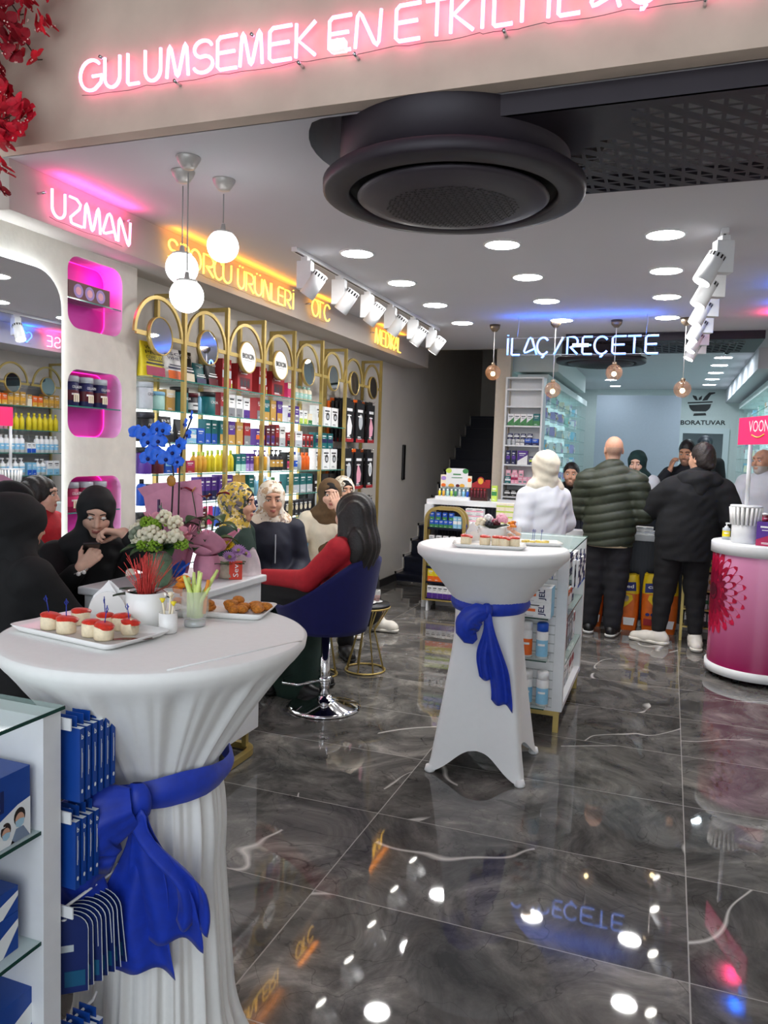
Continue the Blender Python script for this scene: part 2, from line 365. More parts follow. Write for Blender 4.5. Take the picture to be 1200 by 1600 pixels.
# ---------------- pendant lamps ----------------
GLOBE=mat('opal_globe',(255,255,255),.3,emit=5)
for x,y,z,l in ((-1.902,2.749,2.108,'white opal globe pendant hanging lowest of the three'),(-2.02,2.882,2.255,'white opal globe pendant hanging between the lowest and highest'),(-1.904,3.018,2.374,'white opal globe pendant hanging highest of the three')):
    t=thing('globe_pendant',l,'pendant lamp',(x,y,CZ),0,'white globe pendants'); h=z-CZ
    MB().lathe([(.010,-.046),(.026,-.044),(.044,-.018),(.050,-.004),(.050,0)],mat('canopy_white',(186,182,178),.3,.2),n=28).build('canopy',t)
    MB().cyl((0,0,h+.1),.0028,-h-.16,mat('cord_grey',(150,148,146),.4),8).build('cord',t)
    MB().lathe([(.044,.053),(.042,.062),(.012,.069),(.008,.095)],mat('canopy_white'),(0,0,h),24).build('cap',t)
    MB().sph((0,0,h),.069,GLOBE,32).build('globe',t)
AMB=mat('amber_glass',(140,104,80),.03,.0,alpha=.36,noise=.6,nscale=45,bump=.8); BULB=mat('warm_bulb',(255,226,170),.4,emit=22)
for i,(x,y,z) in enumerate(((-1.548,6.95,2.235),(-.988,6.8,2.069),(-.493,6.87,2.223),(.055,6.854,2.084))):
    t=thing('amber_pendant','amber bubble glass pendant, %s from the left along the counter'%ORD[i],'pendant lamp',(x,y,CZ),0,'amber glass pendants'); h=z-CZ
    MB().lathe([(.0,-.062),(.02,-.06),(.042,-.035),(.048,0)],BRASS,n=24).build('canopy',t)
    MB().cyl((0,0,h+.07),.003,-h-.12,mat('cord_pale',(205,200,195),.4),8).build('cord',t)
    MB().lathe([(.02,.058),(.018,.085),(.005,.09)],BRASS,(0,0,h),16).build('cap',t)
    g=MB().sph((0,0,h),.07,AMB,24)
    g.build('glass_globe',t); MB().sph((0,0,h-.012),.02,BULB,12).lathe([(.01,.0),(.01,.05)],BRASS,(0,0,h),10).build('bulb',t)
# ---------------- track spotlights ----------------
SPOTE=mat('spot_lens',(255,250,240),.4,emit=22)
def spot(x,y,tilt,face,label,group,drop=.0):
    t=thing('track_spotlight',label,'spotlight',(x,y,CZ-.025),face,group)
    MB().box(-.02,.02,-.03,.03,-.025,0,WHITE).build('track_adapter',t)
    MB().box(-.045,.045,-.03,.03,-.185,-.025,WHITE).build('driver_box',t,bev=.003)
    R=Matrix.Translation((.06,0,-.155))@Matrix.Rotation(tilt,4,'Y')
    h=MB().lathe([(.034,.075),(.046,.07),(.048,-.085),(.044,-.087)],WHITE,n=28,M=R,cap=False).lathe([(.001,.074),(.034,.075)],WHITE,n=24,M=R,cap=False)
    for k in range(14):
        a=2*PI*k/14; h.add([(.0485*math.cos(a+e),.0485*math.sin(a+e),z) for e,z in ((-.1,.045),(.1,.045),(.1,.066),(-.1,.066))],[(0,1,2,3)],BLACK,M=R)
    h.build('lamp_head',t)
    MB().lathe([(.001,-.078),(.0435,-.078)],SPOTE,n=24,M=R,cap=False).build('lens',t)
for x,y0,y1,l in ((-2.11,4.1,7.06,'white ceiling track parallel to the yellow neon signs'),(.187,4.26,7.62,'white ceiling track right of the round downlights')):
    tag(MB().box(x-.018,x+.018,y0,y1,CZ-.026,CZ-.001,WHITE).box(x-.006,x+.006,y0+.02,y1-.02,CZ-.0275,CZ-.0255,BLACK).build('lighting_track'),l,'track')
for i,y in enumerate((4.25,4.755,5.26,5.75,6.31,6.85)):
    spot(-2.11,y,math.radians(35),math.radians(8),'white track spotlight facing the left shelves, %s from the near end'%ORD[i],'track spotlights on the left')
for i,y in enumerate((4.33,4.95,5.6,6.3,6.95,7.5)):
    spot(.187,y,math.radians(-28),math.radians(200),'white track spotlight on the right track, %s from the near end'%ORD[i],'track spotlights on the right')
# ---------------- neon signs ----------------
def neon(name,col,st): return mat(name,(230,200,205),.4,emit=st,emcol=col)
NP=neon('neon_pink',(255,118,168),5); NY=neon('neon_yellow',(255,196,44),2.6); NB=neon('neon_blue',(20,132,255),2.5)
A_=arc
GL={
'G':[A_(.5,.5,.48,.5,45,290,16)+[(.92,.22),(.95,.46),(.55,.46)]],
'U':[[(.04,1),(.04,.35)]+A_(.5,.35,.46,.35,180,360,12)+[(.96,1)]],
'L':[[(.05,1),(.05,.05),(.12,0),(.9,0)]],
'M':[[(.0,0),(.08,.9),(.14,1),(.2,.9),(.44,.08),(.5,.02),(.56,.08),(.8,.9),(.86,1),(.92,.9),(1,0)]],
'S':[A_(.5,.74,.42,.26,20,250,12)+A_(.5,.26,.46,.26,75,-160,12)],
'E':[[(.95,1),(.18,1),(.05,.9),(.05,.1),(.18,0),(.95,0)],[(.05,.52),(.85,.52)]],
'K':[[(.05,1),(.05,0)],[(.95,1),(.15,.5),(.95,0)]],
'N':[[(.0,0),(.06,.9),(.14,1),(.24,.9),(.76,.08),(.86,0),(.94,.1),(1,1)]],
'T':[[(0,1),(1,1)],[(.5,1),(.5,0)]],
'I':[[(.5,1),(.5,0)]],'i':[[(.5,1),(.5,0)],[(.5,1.14),(.5,1.19)]],
'Z':[[(.08,1),(.6,1),(.9,.85),(.8,.65),(.15,.22),(.2,.03),(.35,0),(1,0)]],
'A':[[(1,0),(.62,.93),(.5,1),(.38,.93),(.06,.22),(.12,.12),(.25,.14),(.86,.36)]],
'P':[[(.06,0),(.06,1),(.55,1)]+A_(.55,.72,.4,.28,90,-90,10)+[(.06,.44)]],
'R':[[(.06,0),(.06,1),(.55,1)]+A_(.55,.72,.4,.28,90,-90,10)+[(.3,.44),(.95,0)]],
'O':[A_(.5,.5,.48,.5,90,450,22)],
'C':[A_(.5,.5,.48,.5,40,320,18)],
'D':[[(.05,0),(.05,1),(.4,1)]+A_(.4,.5,.55,.5,90,-90,14)+[(.05,0)]],
'/':[[(1,1),(0,0)]],
}
GL['Ü']=GL['U']+[[(.28,1.14),(.28,1.2)],[(.7,1.14),(.7,1.2)]]
GL['Ç']=GL['C']+[[(.5,0),(.58,-.08),(.5,-.16),(.4,-.15)]]
def neon_sign(name,label,letters,fn,nrm,m,r=.0055,group='neon signs',studs=(),glow=None):
    """letters: (glyph,u0,u1,z0,z1); fn maps (u,z) to world; nrm points away from the wall"""
    u0=letters[0][1]; z0=letters[0][3]; o0=Vector(fn(u0,z0)); t=thing(name,label,'neon sign',o0,0,group); nv=Vector(nrm)
    for g,a,b,zb,zt in letters:
        mb=MB()
        for st in GL[g]:
            pts=[Vector(fn(a+(b-a)*u,zb+(zt-zb)*v))-o0 for u,v in st]
            mb.tube(pts,r,m,8)
        mb.build('neon_letter',t)
    wr=MB(); wm=mat('sign_wire',(96,92,90),.5)
    P=[]
    for i,(g,a,b,zb,zt) in enumerate(letters):
        P+= [Vector(fn(a,zb-.006-.004*(i%3)))-o0-nv*.012,Vector(fn((a+b)/2,zb-.012))-o0-nv*.012]
    wr.tube(P,.0012,wm,5); wr.build('wire',t)
    for u,z in studs:
        p=Vector(fn(u,z))-o0; s=MB(); s.tube([p-nv*.03,p+nv*.012],.006,CHROME,10); s.build('standoff',t)
    if glow:
        a=Vector(fn(letters[0][1],letters[0][4])); b=Vector(fn(letters[-1][2],letters[-1][4])); l=bpy.data.lights.new('ceiling_glow_lamp','AREA'); l.shape='RECTANGLE'; l.size=(b-a).length; l.size_y=.03; l.energy=glow[0]; l.color=lin(glow[1])  # added unseen area lamp above the letters, casts their colour on the ceiling
        o=bpy.data.objects.new('ceiling_glow_lamp',l); COL.objects.link(o); o.parent=t; o.location=(a+b)/2-o0+Vector((0,0,.012))+nv*.03
        o.rotation_euler=(PI,0,math.atan2((b-a).y,(b-a).x))
    return t
def L_(s,edges,zb,zt,dz=0):
    out=[];k=0
    for ch in s:
        if ch==' ': continue
        a,b=edges[k];k+=1; out.append((ch,a,b,zb,zt))
    return out
hx=[(-2.177,-2.07),(-2.064,-1.99),(-1.96,-1.90),(-1.883,-1.81),(-1.786,-1.695),(-1.677,-1.59),(-1.579,-1.492),(-1.484,-1.396),(-1.373,-1.28),(-1.271,-1.192),(-1.149,-1.062),(-1.05,-.962),(-.914,-.823),(-.81,-.735),(-.73,-.65),(-.635,-.615),(-.593,-.524),(-.515,-.49),(-.435,-.41),(-.396,-.322),(-.303,-.216),(-.195,-.105),(-.085,0.0),(.02,.05),(.07,.16)]
t=neon_sign('neon_sign','long pink neon sentence across the plaster front beam',L_('GULUMSEMEK EN ETKiLi iLAÇTiR',hx,2.814,2.923),lambda u,z:(u,2.442,z),(0,-1,0),NP,.0062,studs=((-1.746,2.797),(-1.252,2.793),(-1.048,2.792),(-.554,2.792),(.016,2.792),(-1.434,2.91),(-2.076,2.925)))
o=bpy.data.objects.new('transformer',MB().bx((0,0,0),(.05,.03,.035),mat('transformer_white',(240,240,240),.4,emit=.6)).sph((.0,-.008,.0),.02,mat('transformer_white'),12).build('tmp').data); bpy.data.objects.remove(bpy.data.objects['tmp']); COL.objects.link(o); o.parent=t; o.location=(1.07,-.005,.012)
SOF=lambda u,z:(-2.603,u,z)
neon_sign('neon_sign','pink neon word reading UZMAN high on the left bulkhead',L_('UZMAN',[(2.748,2.832),(2.85,2.935),(2.95,3.058),(3.07,3.172),(3.184,3.275)],2.48,2.594),SOF,(1,0,0),NP,.0062,glow=(.9,(255,50,140)),studs=((2.70,2.56),(3.26,2.60)))
neon_sign('neon_sign','yellow neon words reading SPORCU ÜRÜNLERİ on the left bulkhead',L_('SPORCU ÜRÜNLERi',[(3.585,3.68),(3.70,3.785),(3.79,3.90),(3.918,4.035),(4.035,4.135),(4.13,4.23),(4.30,4.385),(4.40,4.505),(4.51,4.61),(4.625,4.725),(4.735,4.83),(4.832,4.915),(4.93,5.03),(5.05,5.075)],2.49,2.604),SOF,(1,0,0),NY,.0058,glow=(1.5,(255,140,0)))
neon_sign('neon_sign','yellow neon word reading OTC beyond the longer yellow words',L_('OTC',[(5.371,5.49),(5.46,5.57),(5.59,5.71)],2.505,2.628),SOF,(1,0,0),NY,.0058,studs=((5.33,2.58),),glow=(.4,(255,140,0)))
neon_sign('neon_sign','yellow neon word reading MEDİKAL at the far end of the left bulkhead',L_('MEDiKAL',[(6.71,6.85),(6.87,6.96),(6.98,7.09),(7.1,7.13),(7.14,7.23),(7.23,7.34),(7.34,7.43)],2.485,2.62),SOF,(1,0,0),NY,.006,studs=((6.66,2.57),),glow=(.7,(255,140,0)))
xs=lambda a,b:(-1.358+(a-793)/(1030-793)*1.213,-1.358+(b-793)/(1030-793)*1.213)
t=neon_sign('neon_sign','bright blue neon sign reading İLAÇ / REÇETE hanging over the counter',L_('iLAÇ/REÇETE',[xs(792,796),xs(800,816),xs(820,842),xs(842,862),xs(870,884),xs(890,908),xs(914,931),xs(933,956),xs(960,983),xs(984,1004),xs(1010,1031)],2.345,2.485),lambda u,z:(u,6.6,z),(0,-1,0),NB,.0085,glow=(2.6,(20,110,255)))
wb=MB()
for x in (-1.27,-.24): wb.tube([(x+1.358,0,2.485-2.345),(x+1.358+.01,0,.26),(x+1.358,0,CZ-2.345)],.0015,mat('hanging_wire',(170,170,170),.4),5)
for z in (.0,.14): wb.tube([(0,.012,z),(1.21,.012,z)],.0018,mat('hanging_wire'),5)
wb.build('hanger',t)
MB().bx((.61,.02,.075),(.13,.02,.028),mat('transformer_white')).build('transformer',t)
# heart and stroke neons on the right bulkhead, seen in the mirror and the polished floor
RS=lambda u,z:(.735,u,z)
GL['h']=[[(.5,0),(.05,.55)]+A_(.27,.72,.23,.26,180,20,8)+A_(.73,.72,.23,.26,160,0,8)+[(.95,.55),(.5,0)]]
neon_sign('neon_sign','blue neon heart on the right bulkhead seen in the wall mirror',[('h',6.35,6.2,2.49,2.6)],RS,(-1,0,0),NB,glow=(1.5,(20,110,255)))
neon_sign('neon_sign','blue neon word on the right bulkhead seen in the wall mirror',L_('LUN',[(5.75,5.66),(5.64,5.54),(5.52,5.42)],2.49,2.6),RS,(-1,0,0),NB,glow=(4,(20,110,255)))
neon_sign('neon_sign','pink neon word on the right bulkhead seen in the wall mirror',L_('SE',[(6.75,6.66),(6.63,6.55)],2.49,2.6),RS,(-1,0,0),NP,glow=(2.5,(255,40,110)))
# ---------------- goods for the shelves: every builder stands the article on z=0, front towards -y ----------------
PAL=dict(red=(158,36,42),maroon=(92,22,36),purple=(84,46,142),teal=(18,104,108),gold=(196,152,74),white=(238,239,240),grey=(132,134,140),black=(24,24,28),blue=(28,84,190),sky=(138,196,228),yellow=(230,210,44),orange=(238,108,34),pink=(232,64,124),mint=(172,216,206),cream=(240,228,200),green=(60,132,74),lime=(190,214,90),crimson=(168,36,82),navy=(24,30,82),silver=(186,192,198),rose=(240,170,190),dark=(52,50,58),lilac=(170,140,210),amber=(226,170,60))
def K(n): return C(*PAL[n])
def carton(name,w,h,d,c1,c2=None,st='low',word=None,wc='white',M=None,mb=None):
    m=mb or MB(); m.box(-w/2,w/2,-d/2,d/2,0,h,K(c1)); y=-d/2-.0006; W_=K(wc if c1!='white' else 'dark')
    def q(x0,x1,z0,z1,mm,yy=y): m.quad((x0*w,yy,z0*h),(x1*w,yy,z0*h),(x1*w,yy,z1*h),(x0*w,yy,z1*h),mm)
    if c2:
        if st=='low': q(-.5,.5,.0,.42,K(c2))
        elif st=='mid': q(-.5,.5,.36,.62,K(c2))
        elif st=='top': q(-.5,.5,.66,1,K(c2))
        elif st=='diag': m.add([(-.5*w,y,0),(.5*w,y,0),(.5*w,y,.7*h),(-.5*w,y,.25*h)],[(0,1,2,3)],K(c2))
        elif st=='disc': m.add([(.36*w*math.cos(a*PI/9),y,.55*h+.36*w*math.sin(a*PI/9)) for a in range(18)],[tuple(range(18))],K(c2)); 
        elif st=='side': m.quad((w/2+.0006,-d/2,0),(w/2+.0006,d/2,0),(w/2+.0006,d/2,h),(w/2+.0006,-d/2,h),K(c2))
        elif st=='watch':
            m.add([(.05*w+.26*w*math.cos(a*PI/8),y,.52*h+.2*h*math.sin(a*PI/8)) for a in range(16)],[tuple(range(16))],K(c2))
            m.add([(.05*w+.15*w*math.cos(a*PI/8),y-.0004,.5*h+.11*h*math.sin(a*PI/8)) for a in range(16)],[tuple(range(16))],K('silver'))
        elif st=='foot': m.add([(p*w,y,z*h) for p,z in ((-.25,.12),(.2,.2),(.3,.4),(.12,.55),(-.12,.7),(-.3,.4))],[tuple(range(6))],K(c2))
        elif st=='frame':
            q(-.36,.36,.12,.5,K(c2))
            for k in range(3): m.add([((-.22+.22*k)*w+.08*w*math.cos(a*PI/5),y-.0004,.3*h+.13*h*math.sin(a*PI/5)) for a in range(10)],[tuple(range(10))],K('dark'))
    if word: m.text(word,(-.4*w,y-.0005,.70*h),(1,0,0),(0,0,1),.8*w,.13*h,W_)
    else: q(-.36,.3,.76,.83,W_,y-.0005)
    q(-.3,.16,.64,.67,W_,y-.0005); q(-.3,.08,.12,.145,W_,y-.0005); q(-.3,.2,.08,.095,W_,y-.0005)
    return m if mb else m.build(name)
def bottle(name,r,h,c1,c2='white',lab=None,shape='round',capc=None):
    b=MB(); cap=MB()
    if shape=='pump':
        b.lathe([(r,0),(r,h*.62),(r*.9,h*.68),(r*.35,h*.72)],K(c1),n=14)
        cap.lathe([(r*.5,h*.70),(r*.5,h*.78),(r*.16,h*.80),(r*.16,h*.93)],K(capc or c2),n=12); cap.box(-r*.3,r*.9,-r*.22,r*.22,h*.92,h,K(capc or c2))
    elif shape=='spray':
        b.lathe([(r,0),(r,h*.74),(r*.8,h*.8),(r*.55,h*.82)],K(c1),n=18); cap.lathe([(r*.97,h*.76),(r*.97,h*.97),(r*.8,h)],K(capc or c2),n=18)
    elif shape=='slim':
        b.lathe([(r,0),(r,h*.6),(r*.8,h*.7),(r*.38,h*.8),(r*.38,h*.84)],K(c1),n=14); cap.lathe([(r*.42,h*.82),(r*.42,h)],K(capc or c2),n=12)
    elif shape=='tub':
        b.lathe([(r*.96,0),(r,h*.03),(r,h*.78),(r*.9,h*.8)],K(c1),n=20); cap.lathe([(r*1.03,h*.8),(r*1.03,h*.98),(r*.97,h)],K(capc or c2),n=20)
    elif shape=='tube':
        b.grid(lambda u,v:(r*math.cos(2*PI*u)*(1 if v<.2 else 1+.25*(v-.2)),r*math.sin(2*PI*u)*max(.06,1-v*.95),h*.16+h*.84*v),14,6,K(c1),wrap=True); cap.lathe([(r*.8,0),(r*.8,h*.17)],K(capc or c2),n=14)
    else:
        b.lathe([(r,0),(r,h*.7),(r*.75,h*.8),(r*.4,h*.84)],K(c1),n=14); cap.lathe([(r*.45,h*.83),(r*.45,h)],K(capc or c2),n=12)
    rr=r+.0006
    def band(z0,z1,c,a0=-170,a1=-10):
        P=arc(0,0,rr,rr,a0,a1,10); b.add([(x,y,z0*h) for x,y in P]+[(x,y,z1*h) for x,y in P],[(i,i+1,12+i,11+i) for i in range(10)],K(c),True)
    if lab:
        band(.18,.52,lab); rr+=.0005; band(.36,.42,'white' if lab!='white' else 'dark',-125,-55)
        if shape=='spray': band(.06,.2,lab); 
    o=b.build(name); cap.build('cap',o); return o
def pouch(name,w,h,d,c1,c2,word=None,wc='black'):
    m=MB()
    def f(u,v):
        a=2*PI*u; t=math.sin(PI*min(1,max(0,v)))**.5 if v>.04 else .6
        th=d/2*(1-v**1.6)+.003; x=w/2*math.copysign(abs(math.cos(a))**.6,math.cos(a))*(1-.06*math.sin(PI*v)); return (x,th*math.copysign(abs(math.sin(a))**.8,math.sin(a)),h*v)
    m.grid(f,28,8,K(c1),wrap=True)
    def q(x0,x1,z0,z1,c):
        a=[]
        for x,z in ((x0,z0),(x1,z0),(x1,z1),(x0,z1)): a.append((x*w,-(d/2*(1-z**1.6)+.003)-.004,z*h))
        m.quad(*a,K(c))
    q(-.42,.42,.04,.3,c2); q(-.4,.4,.36,.41,wc); q(-.3,.36,.46,.49,wc)
    if word:
        for k,wd in enumerate(word.split('|')):
            z=.78-.14*k; m.text(wd,(-.4*w,-(d/2*(1-z**1.6)+.003)-.007,z*h),(1,0,0),Vector((0,.25,1)).normalized(),.76*w,.1*h,K(wc))
    return m.build(name)
def hangpack(name,w,h,d,c1,c2,st='watch',word=None):
    m=MB(); carton(name,w,h,d,c1,c2,st,word,mb=m); m.box(-w*.3,w*.3,-.001,.001,h,h+.03,K(c1)); m.quad((-.5*w,-d/2-.001,0),(.5*w,-d/2-.001,0),(.5*w,-d/2-.001,.09*h),(-.5*w,-d/2-.001,.09*h),K('red' if c1=='black' else 'blue'))
    return m.build(name)
# ---------------- gold framed wall shelving ----------------
POST=[0.473,.94,1.417,1.885,2.388,2.88,3.76]
def shelving(root,bays,posts,shelves,lit,mirrors,text=()):
    for u in posts:
        MB().box(u-.012,u+.012,-.222,-.197,0,2.38,GOLD).build('front_post',root)
        MB().box(u-.012,u+.012,-.03,-.005,0,2.38,GOLD).build('rear_post',root)
        MB().box(u-.012,u+.012,-.1969,-.0301,2.355,2.38,GOLD).build('top_bar',root)
    for k,(a,b) in enumerate(bays):
        c=mirrors[k]; r=min(.212,(b-a)/2-.008) if a!=.15 else .212
        MB().tube([(x,-.209,z) for x,z in arc(c,2.095,r,r,0,180,24)],1,GOLD,flat=(.02,.014)).build('arch',root)
        MB().box(min(a,c-.215)+.012,c-.1,-.215,-.203,2.083,2.107,GOLD).build('crossbar',root); MB().box(c+.1,b-.012,-.215,-.203,2.083,2.107,GOLD).build('crossbar',root)
        R=Matrix.Translation((c,-.209,2.095))@Matrix.Rotation(PI/2-.05,4,'X')
        o=MB().lathe([(.0,.016),(.1,.016)],MIRROR if k not in text else mat('sign_white',(240,240,238),.3),n=36,M=R,cap=False).build('round_mirror',root)
        MB().lathe([(.099,-.008),(.107,-.006),(.107,.018),(.1,.02),(.0995,.015)],GOLD,n=36,M=R,cap=False).lathe([(.0,-.007),(.1,-.007)],GOLD,n=36,M=R,cap=False).build('rim',o)
        if k in text: MB().text('BIOXCIN',(c-.075,-.2265,2.085),(1,0,0),(0,0,1),.15,.035,BLACK,bold=True).quad((c-.05,-.2268,2.072),(c+.05,-.2268,2.072),(c+.05,-.2268,2.0745),(c-.05,-.2268,2.0745),K('grey')).build('lettering',o)
        for z in shelves[k]:
            o=MB().box(a+.014,b-.014,-.222,-.012,z-.007,z,GLASS).box(a+.014,b-.014,-.2235,-.222,z-.007,z,GEDGE).build('glass_shelf',root)
    for a,b,z0,z1,m in lit: MB().box(a,b,-.011,-.004,z0,z1,m).build('backlit_panel',root)
LITP=mat('backlit_acrylic',(250,253,255),.5,emit=1.7)
Z8=[1.873,1.69,1.508,1.325,1.145,.965,.785,.6]
G=thing('gold_wall_shelving','gold framed wall shelving with arches and round mirrors along the left wall','wall shelving',(-2.93,3.44,0),PI/2)
BAYS=[(.15,.473),(.473,.94),(.94,1.417),(1.417,1.885),(1.885,2.388),(2.388,2.88),(2.88,3.32),(3.32,3.76)]
shelving(G,BAYS,POST,[Z8]*5+[[1.69,1.325,.965,.6]]+[[],[]],[(.15,.45,.4,1.83,LITP),(.5,.92,.4,1.83,LITP),(.96,1.4,.4,1.83,LITP),(1.44,1.87,.4,1.83,LITP),(1.91,2.37,.4,1.83,LITP)],[.235,.71,1.183,1.65,2.12,2.60,3.06,3.53],text=(2,3))
GM=G.matrix_basis.copy(); PLACED=[]
def put(o,u,z,label,cat,group,yy=-.12,rz=0,base=None):
    Mw=(base or BASE)@Matrix.Translation((u,yy,z))@Matrix.Rotation(rz,4,'Z')
    o.matrix_world=Mw; tag(o,label,cat,group); return o
BASE=Matrix.Translation((-2.93,3.44,0))@Matrix.Rotation(PI/2,4,'Z')
# item codes: c carton, b bottle(round), p pump, s spray, l slim, t tub, u tube, k pouch
KN={'m':('medicine_box','medicine box','medicine box'),'c':('carton','carton','box'),'p':('pump_bottle','pump bottle','bottle'),'b':('bottle','bottle','bottle'),'l':('slim_bottle','slim bottle','bottle'),'s':('spray_can','spray can','can'),'t':('supplement_tub','tub','tub'),'u':('squeeze_tube','squeeze tube','tube'),'k':('protein_pouch','protein pouch','pouch')}
SHP={'p':'pump','b':'round','l':'slim','s':'spray','t':'tub','u':'tube'}
def item(code):
    """'c purple gold low 70 150 60 WORD' -> object, width, description, category"""
    a=code.split(' '); k=a[0]; c1,c2,st=a[1],a[2],a[3]; w,h=float(a[4])/1000,float(a[5])/1000; d=float(a[6])/1000 if len(a)>6 else w; word=a[7].replace('_',' ') if len(a)>7 else None
    nm,ds,cat=KN[k]
    if k in 'cm': o=carton(nm,w,h,d,c1,None if c2=='-' else c2,st,word)
    elif k=='k': o=pouch(nm,w,h,d,c1,c2,word,st if st in PAL else 'black')
    else:
        o=bottle(nm,w/2,h,c1,c2,None if st=='-' else st,SHP[k])
        if word: 
            m=MB(); m.text(word,(-w*.36,-w/2-.0035,h*.5),(1,0,0),(0,0,1),w*.72,h*.11,K('white' if c1 not in('silver','white','cream') else 'dark')); m.build('label_lettering',o)
    desc=(c1 if c2 in('-',c1) else c1+' and '+c2)+' '+ds
    return o,w,desc,cat
def row(a,b,z,codes,where,group,base=None,yy=-.13,just='spread',oo=0):
    L=[]
    for c in codes:
        if c=='_': L.append(None); continue
        n=1
        if c[0].isdigit(): n=int(c[0]); c=c[2:]
        for _ in range(n): L.append(item(c))
    tw=sum(x[1] for x in L if x); nn=len(L); gap=max(.001,((b-a)-tw-.02)/max(1,nn)); gap=min(gap,.02); x=a+.014
    if just=='mid': x=a+((b-a)-tw-gap*(nn-1))/2
    for i,t in enumerate(L):
        if t is None: x+=.05; continue
        o,w,desc,cat=t
        put(o,x+w/2,z+.0005,'%s, %s from left %s'%(desc,ORD[i+oo],where),cat,group,yy,0,base); x+=w+gap
STOCK={
(0,0):['k yellow crimson black 200 195 70 WHEY|PRO|COMPLEX','k white orange navy 195 185 70 ISO|WHEY'],
(0,1):['t silver silver - 95 150 95 CREA','t mint sky - 100 105 100','c gold cream top 85 125 60'],
(0,2):['t black dark - 105 165 105 CREATINE','_','k dark black white 120 150 55 BE|FOR'],
(0,3):['t purple black - 90 150 90 CREATINE','t maroon black - 95 130 95 CREATINE','c blue sky mid 70 120 50'],
(0,4):['b blue black - 60 150 60','t navy black white 80 120 80','c dark black top 110 110 60 PRE','c dark grey low 80 100 60'],
(0,5):['2 t dark black white 90 140 90','2 c red maroon low 70 130 60'],
(1,0):['k black cream white 170 185 70 WHEY','k teal navy white 120 130 60 Y','k black maroon white 125 165 60 MASS'],
(1,1):['t teal black - 108 150 108 CREA','t dark maroon white 90 125 90','b sky white - 40 135 40','t teal black - 108 145 108 CREA'],
(1,2):['k black dark white 85 140 50','c sky white mid 100 85 60','c blue sky side 80 95 60','2 c teal blue low 62 155 55'],
(1,3):['c blue orange low 88 75 60','c crimson red low 88 75 60','3 l amber lime - 46 130 46','2 l yellow lime - 42 140 42'],
(1,4):['c dark grey mid 140 60 90','c dark silver mid 75 90 40','3 c purple navy low 62 150 60'],
(1,5):['4 c maroon cream frame 70 130 60','2 u pink white - 44 140 44'],
(2,0):['c red silver mid 108 190 80 BIOXCIN','c lime white top 34 62 30','c red maroon frame 190 180 90 BIOXCIN'],
(2,1):['c red grey low 82 155 60 BIOXCIN','c white grey low 76 150 60','c white grey low 76 150 60','c white purple low 80 140 60'],
(2,2):['c teal gold low 82 155 60 BIOXCIN','c purple gold low 82 155 60 BIOXCIN','c gold gold low 82 155 60 BIOXCIN','c red grey low 84 155 60 BIOXCIN'],
(2,3):['4 l yellow lime - 46 145 46','2 c teal mint low 62 120 55','2 c purple lilac low 50 125 50'],
(2,4):['2 c purple lilac low 80 160 60','4 u gold amber - 48 155 48','c teal mint low 72 155 60'],
(2,5):['3 c blue white mid 70 130 60','3 l sky white - 46 150 46'],
(3,0):['c red silver mid 108 190 80 BIOXCIN','c lime white top 34 62 30','c red maroon frame 190 178 90 BIOXCIN'],
(3,1):['c red grey low 80 155 60 BIOXCIN','c teal gold low 80 150 60 BIOXCIN','c gold gold low 80 150 60 BIOXCIN','c purple gold low 82 155 60 BIOXCIN'],
(3,2):['2 c purple orange mid 58 120 50','2 c maroon purple frame 62 150 60','c red maroon low 54 160 60','c white silver low 90 150 60'],
(3,3):['3 p amber purple - 52 150 52','b white white - 36 130 36','3 p dark black gold 52 155 52'],
(3,4):['3 l sky white - 58 145 58','c white green top 58 130 50','c maroon lime low 90 95 50'],
(3,5):['2 c navy sky mid 64 150 60','2 b blue white - 56 150 56','c navy silver low 80 120 60'],
(3,6):['3 u white sky - 50 140 50','3 c silver rose low 60 120 50'],
(3,7):['4 t purple lilac - 66 130 66','2 u red red - 46 140 46'],
(4,0):['c pink cream top 52 120 50','c rose pink mid 44 130 50','4 b cream mint mint 60 118 60'],
(4,1):['c white purple mid 100 120 60','c purple white frame 72 135 60','2 c white lime low 60 110 50','c cream green low 70 90 50'],
(4,2):['2 c red black low 58 110 60','c white silver low 120 125 60','3 c red dark frame 58 105 50'],
(4,3):['c black pink frame 66 140 60','b red red - 54 145 54','b white blue blue 52 145 52','b silver silver - 52 140 52','2 b orange orange - 54 140 54'],
(4,4):['4 c teal silver low 105 150 60'],
(4,5):['6 c dark cream disc 66 120 55'],
(4,6):['2 c purple lilac low 66 130 60','4 c blue sky mid 62 130 60','c mint green low 60 130 50'],
(4,7):['4 c blue navy low 62 130 60','3 c sky mint low 62 130 60'],
}
for (b,s),codes in STOCK.items():
    row(*BAYS[b],Z8[s],codes,'on %s shelf under %s round mirror'%(ORD[s],ORD[b]),'goods on the gold wall shelves')
a,b=BAYS[5]; W6='below sixth round mirror'; G6='boxed braces below the sixth round mirror'
row(a,b,1.69,['3 c white black watch 140 165 60'],'in the top row '+W6,G6); row(a,b,1.69+.17,['2 c white black watch 140 150 60'],'stacked above the top row '+W6,G6) if False else None
row(a,b,1.325,['3 c white black watch 140 175 60'],'in the second row '+W6,G6)
row(a,b,1.503,['3 c teal navy mid 105 130 60'],'in slim row '+W6,G6)
row(a,b,.965,['3 c black silver foot 140 320 50'],'in the third row '+W6,G6)
row(a,b,.6,['3 c black rose foot 140 320 50'],'in the lowest row '+W6,G6)
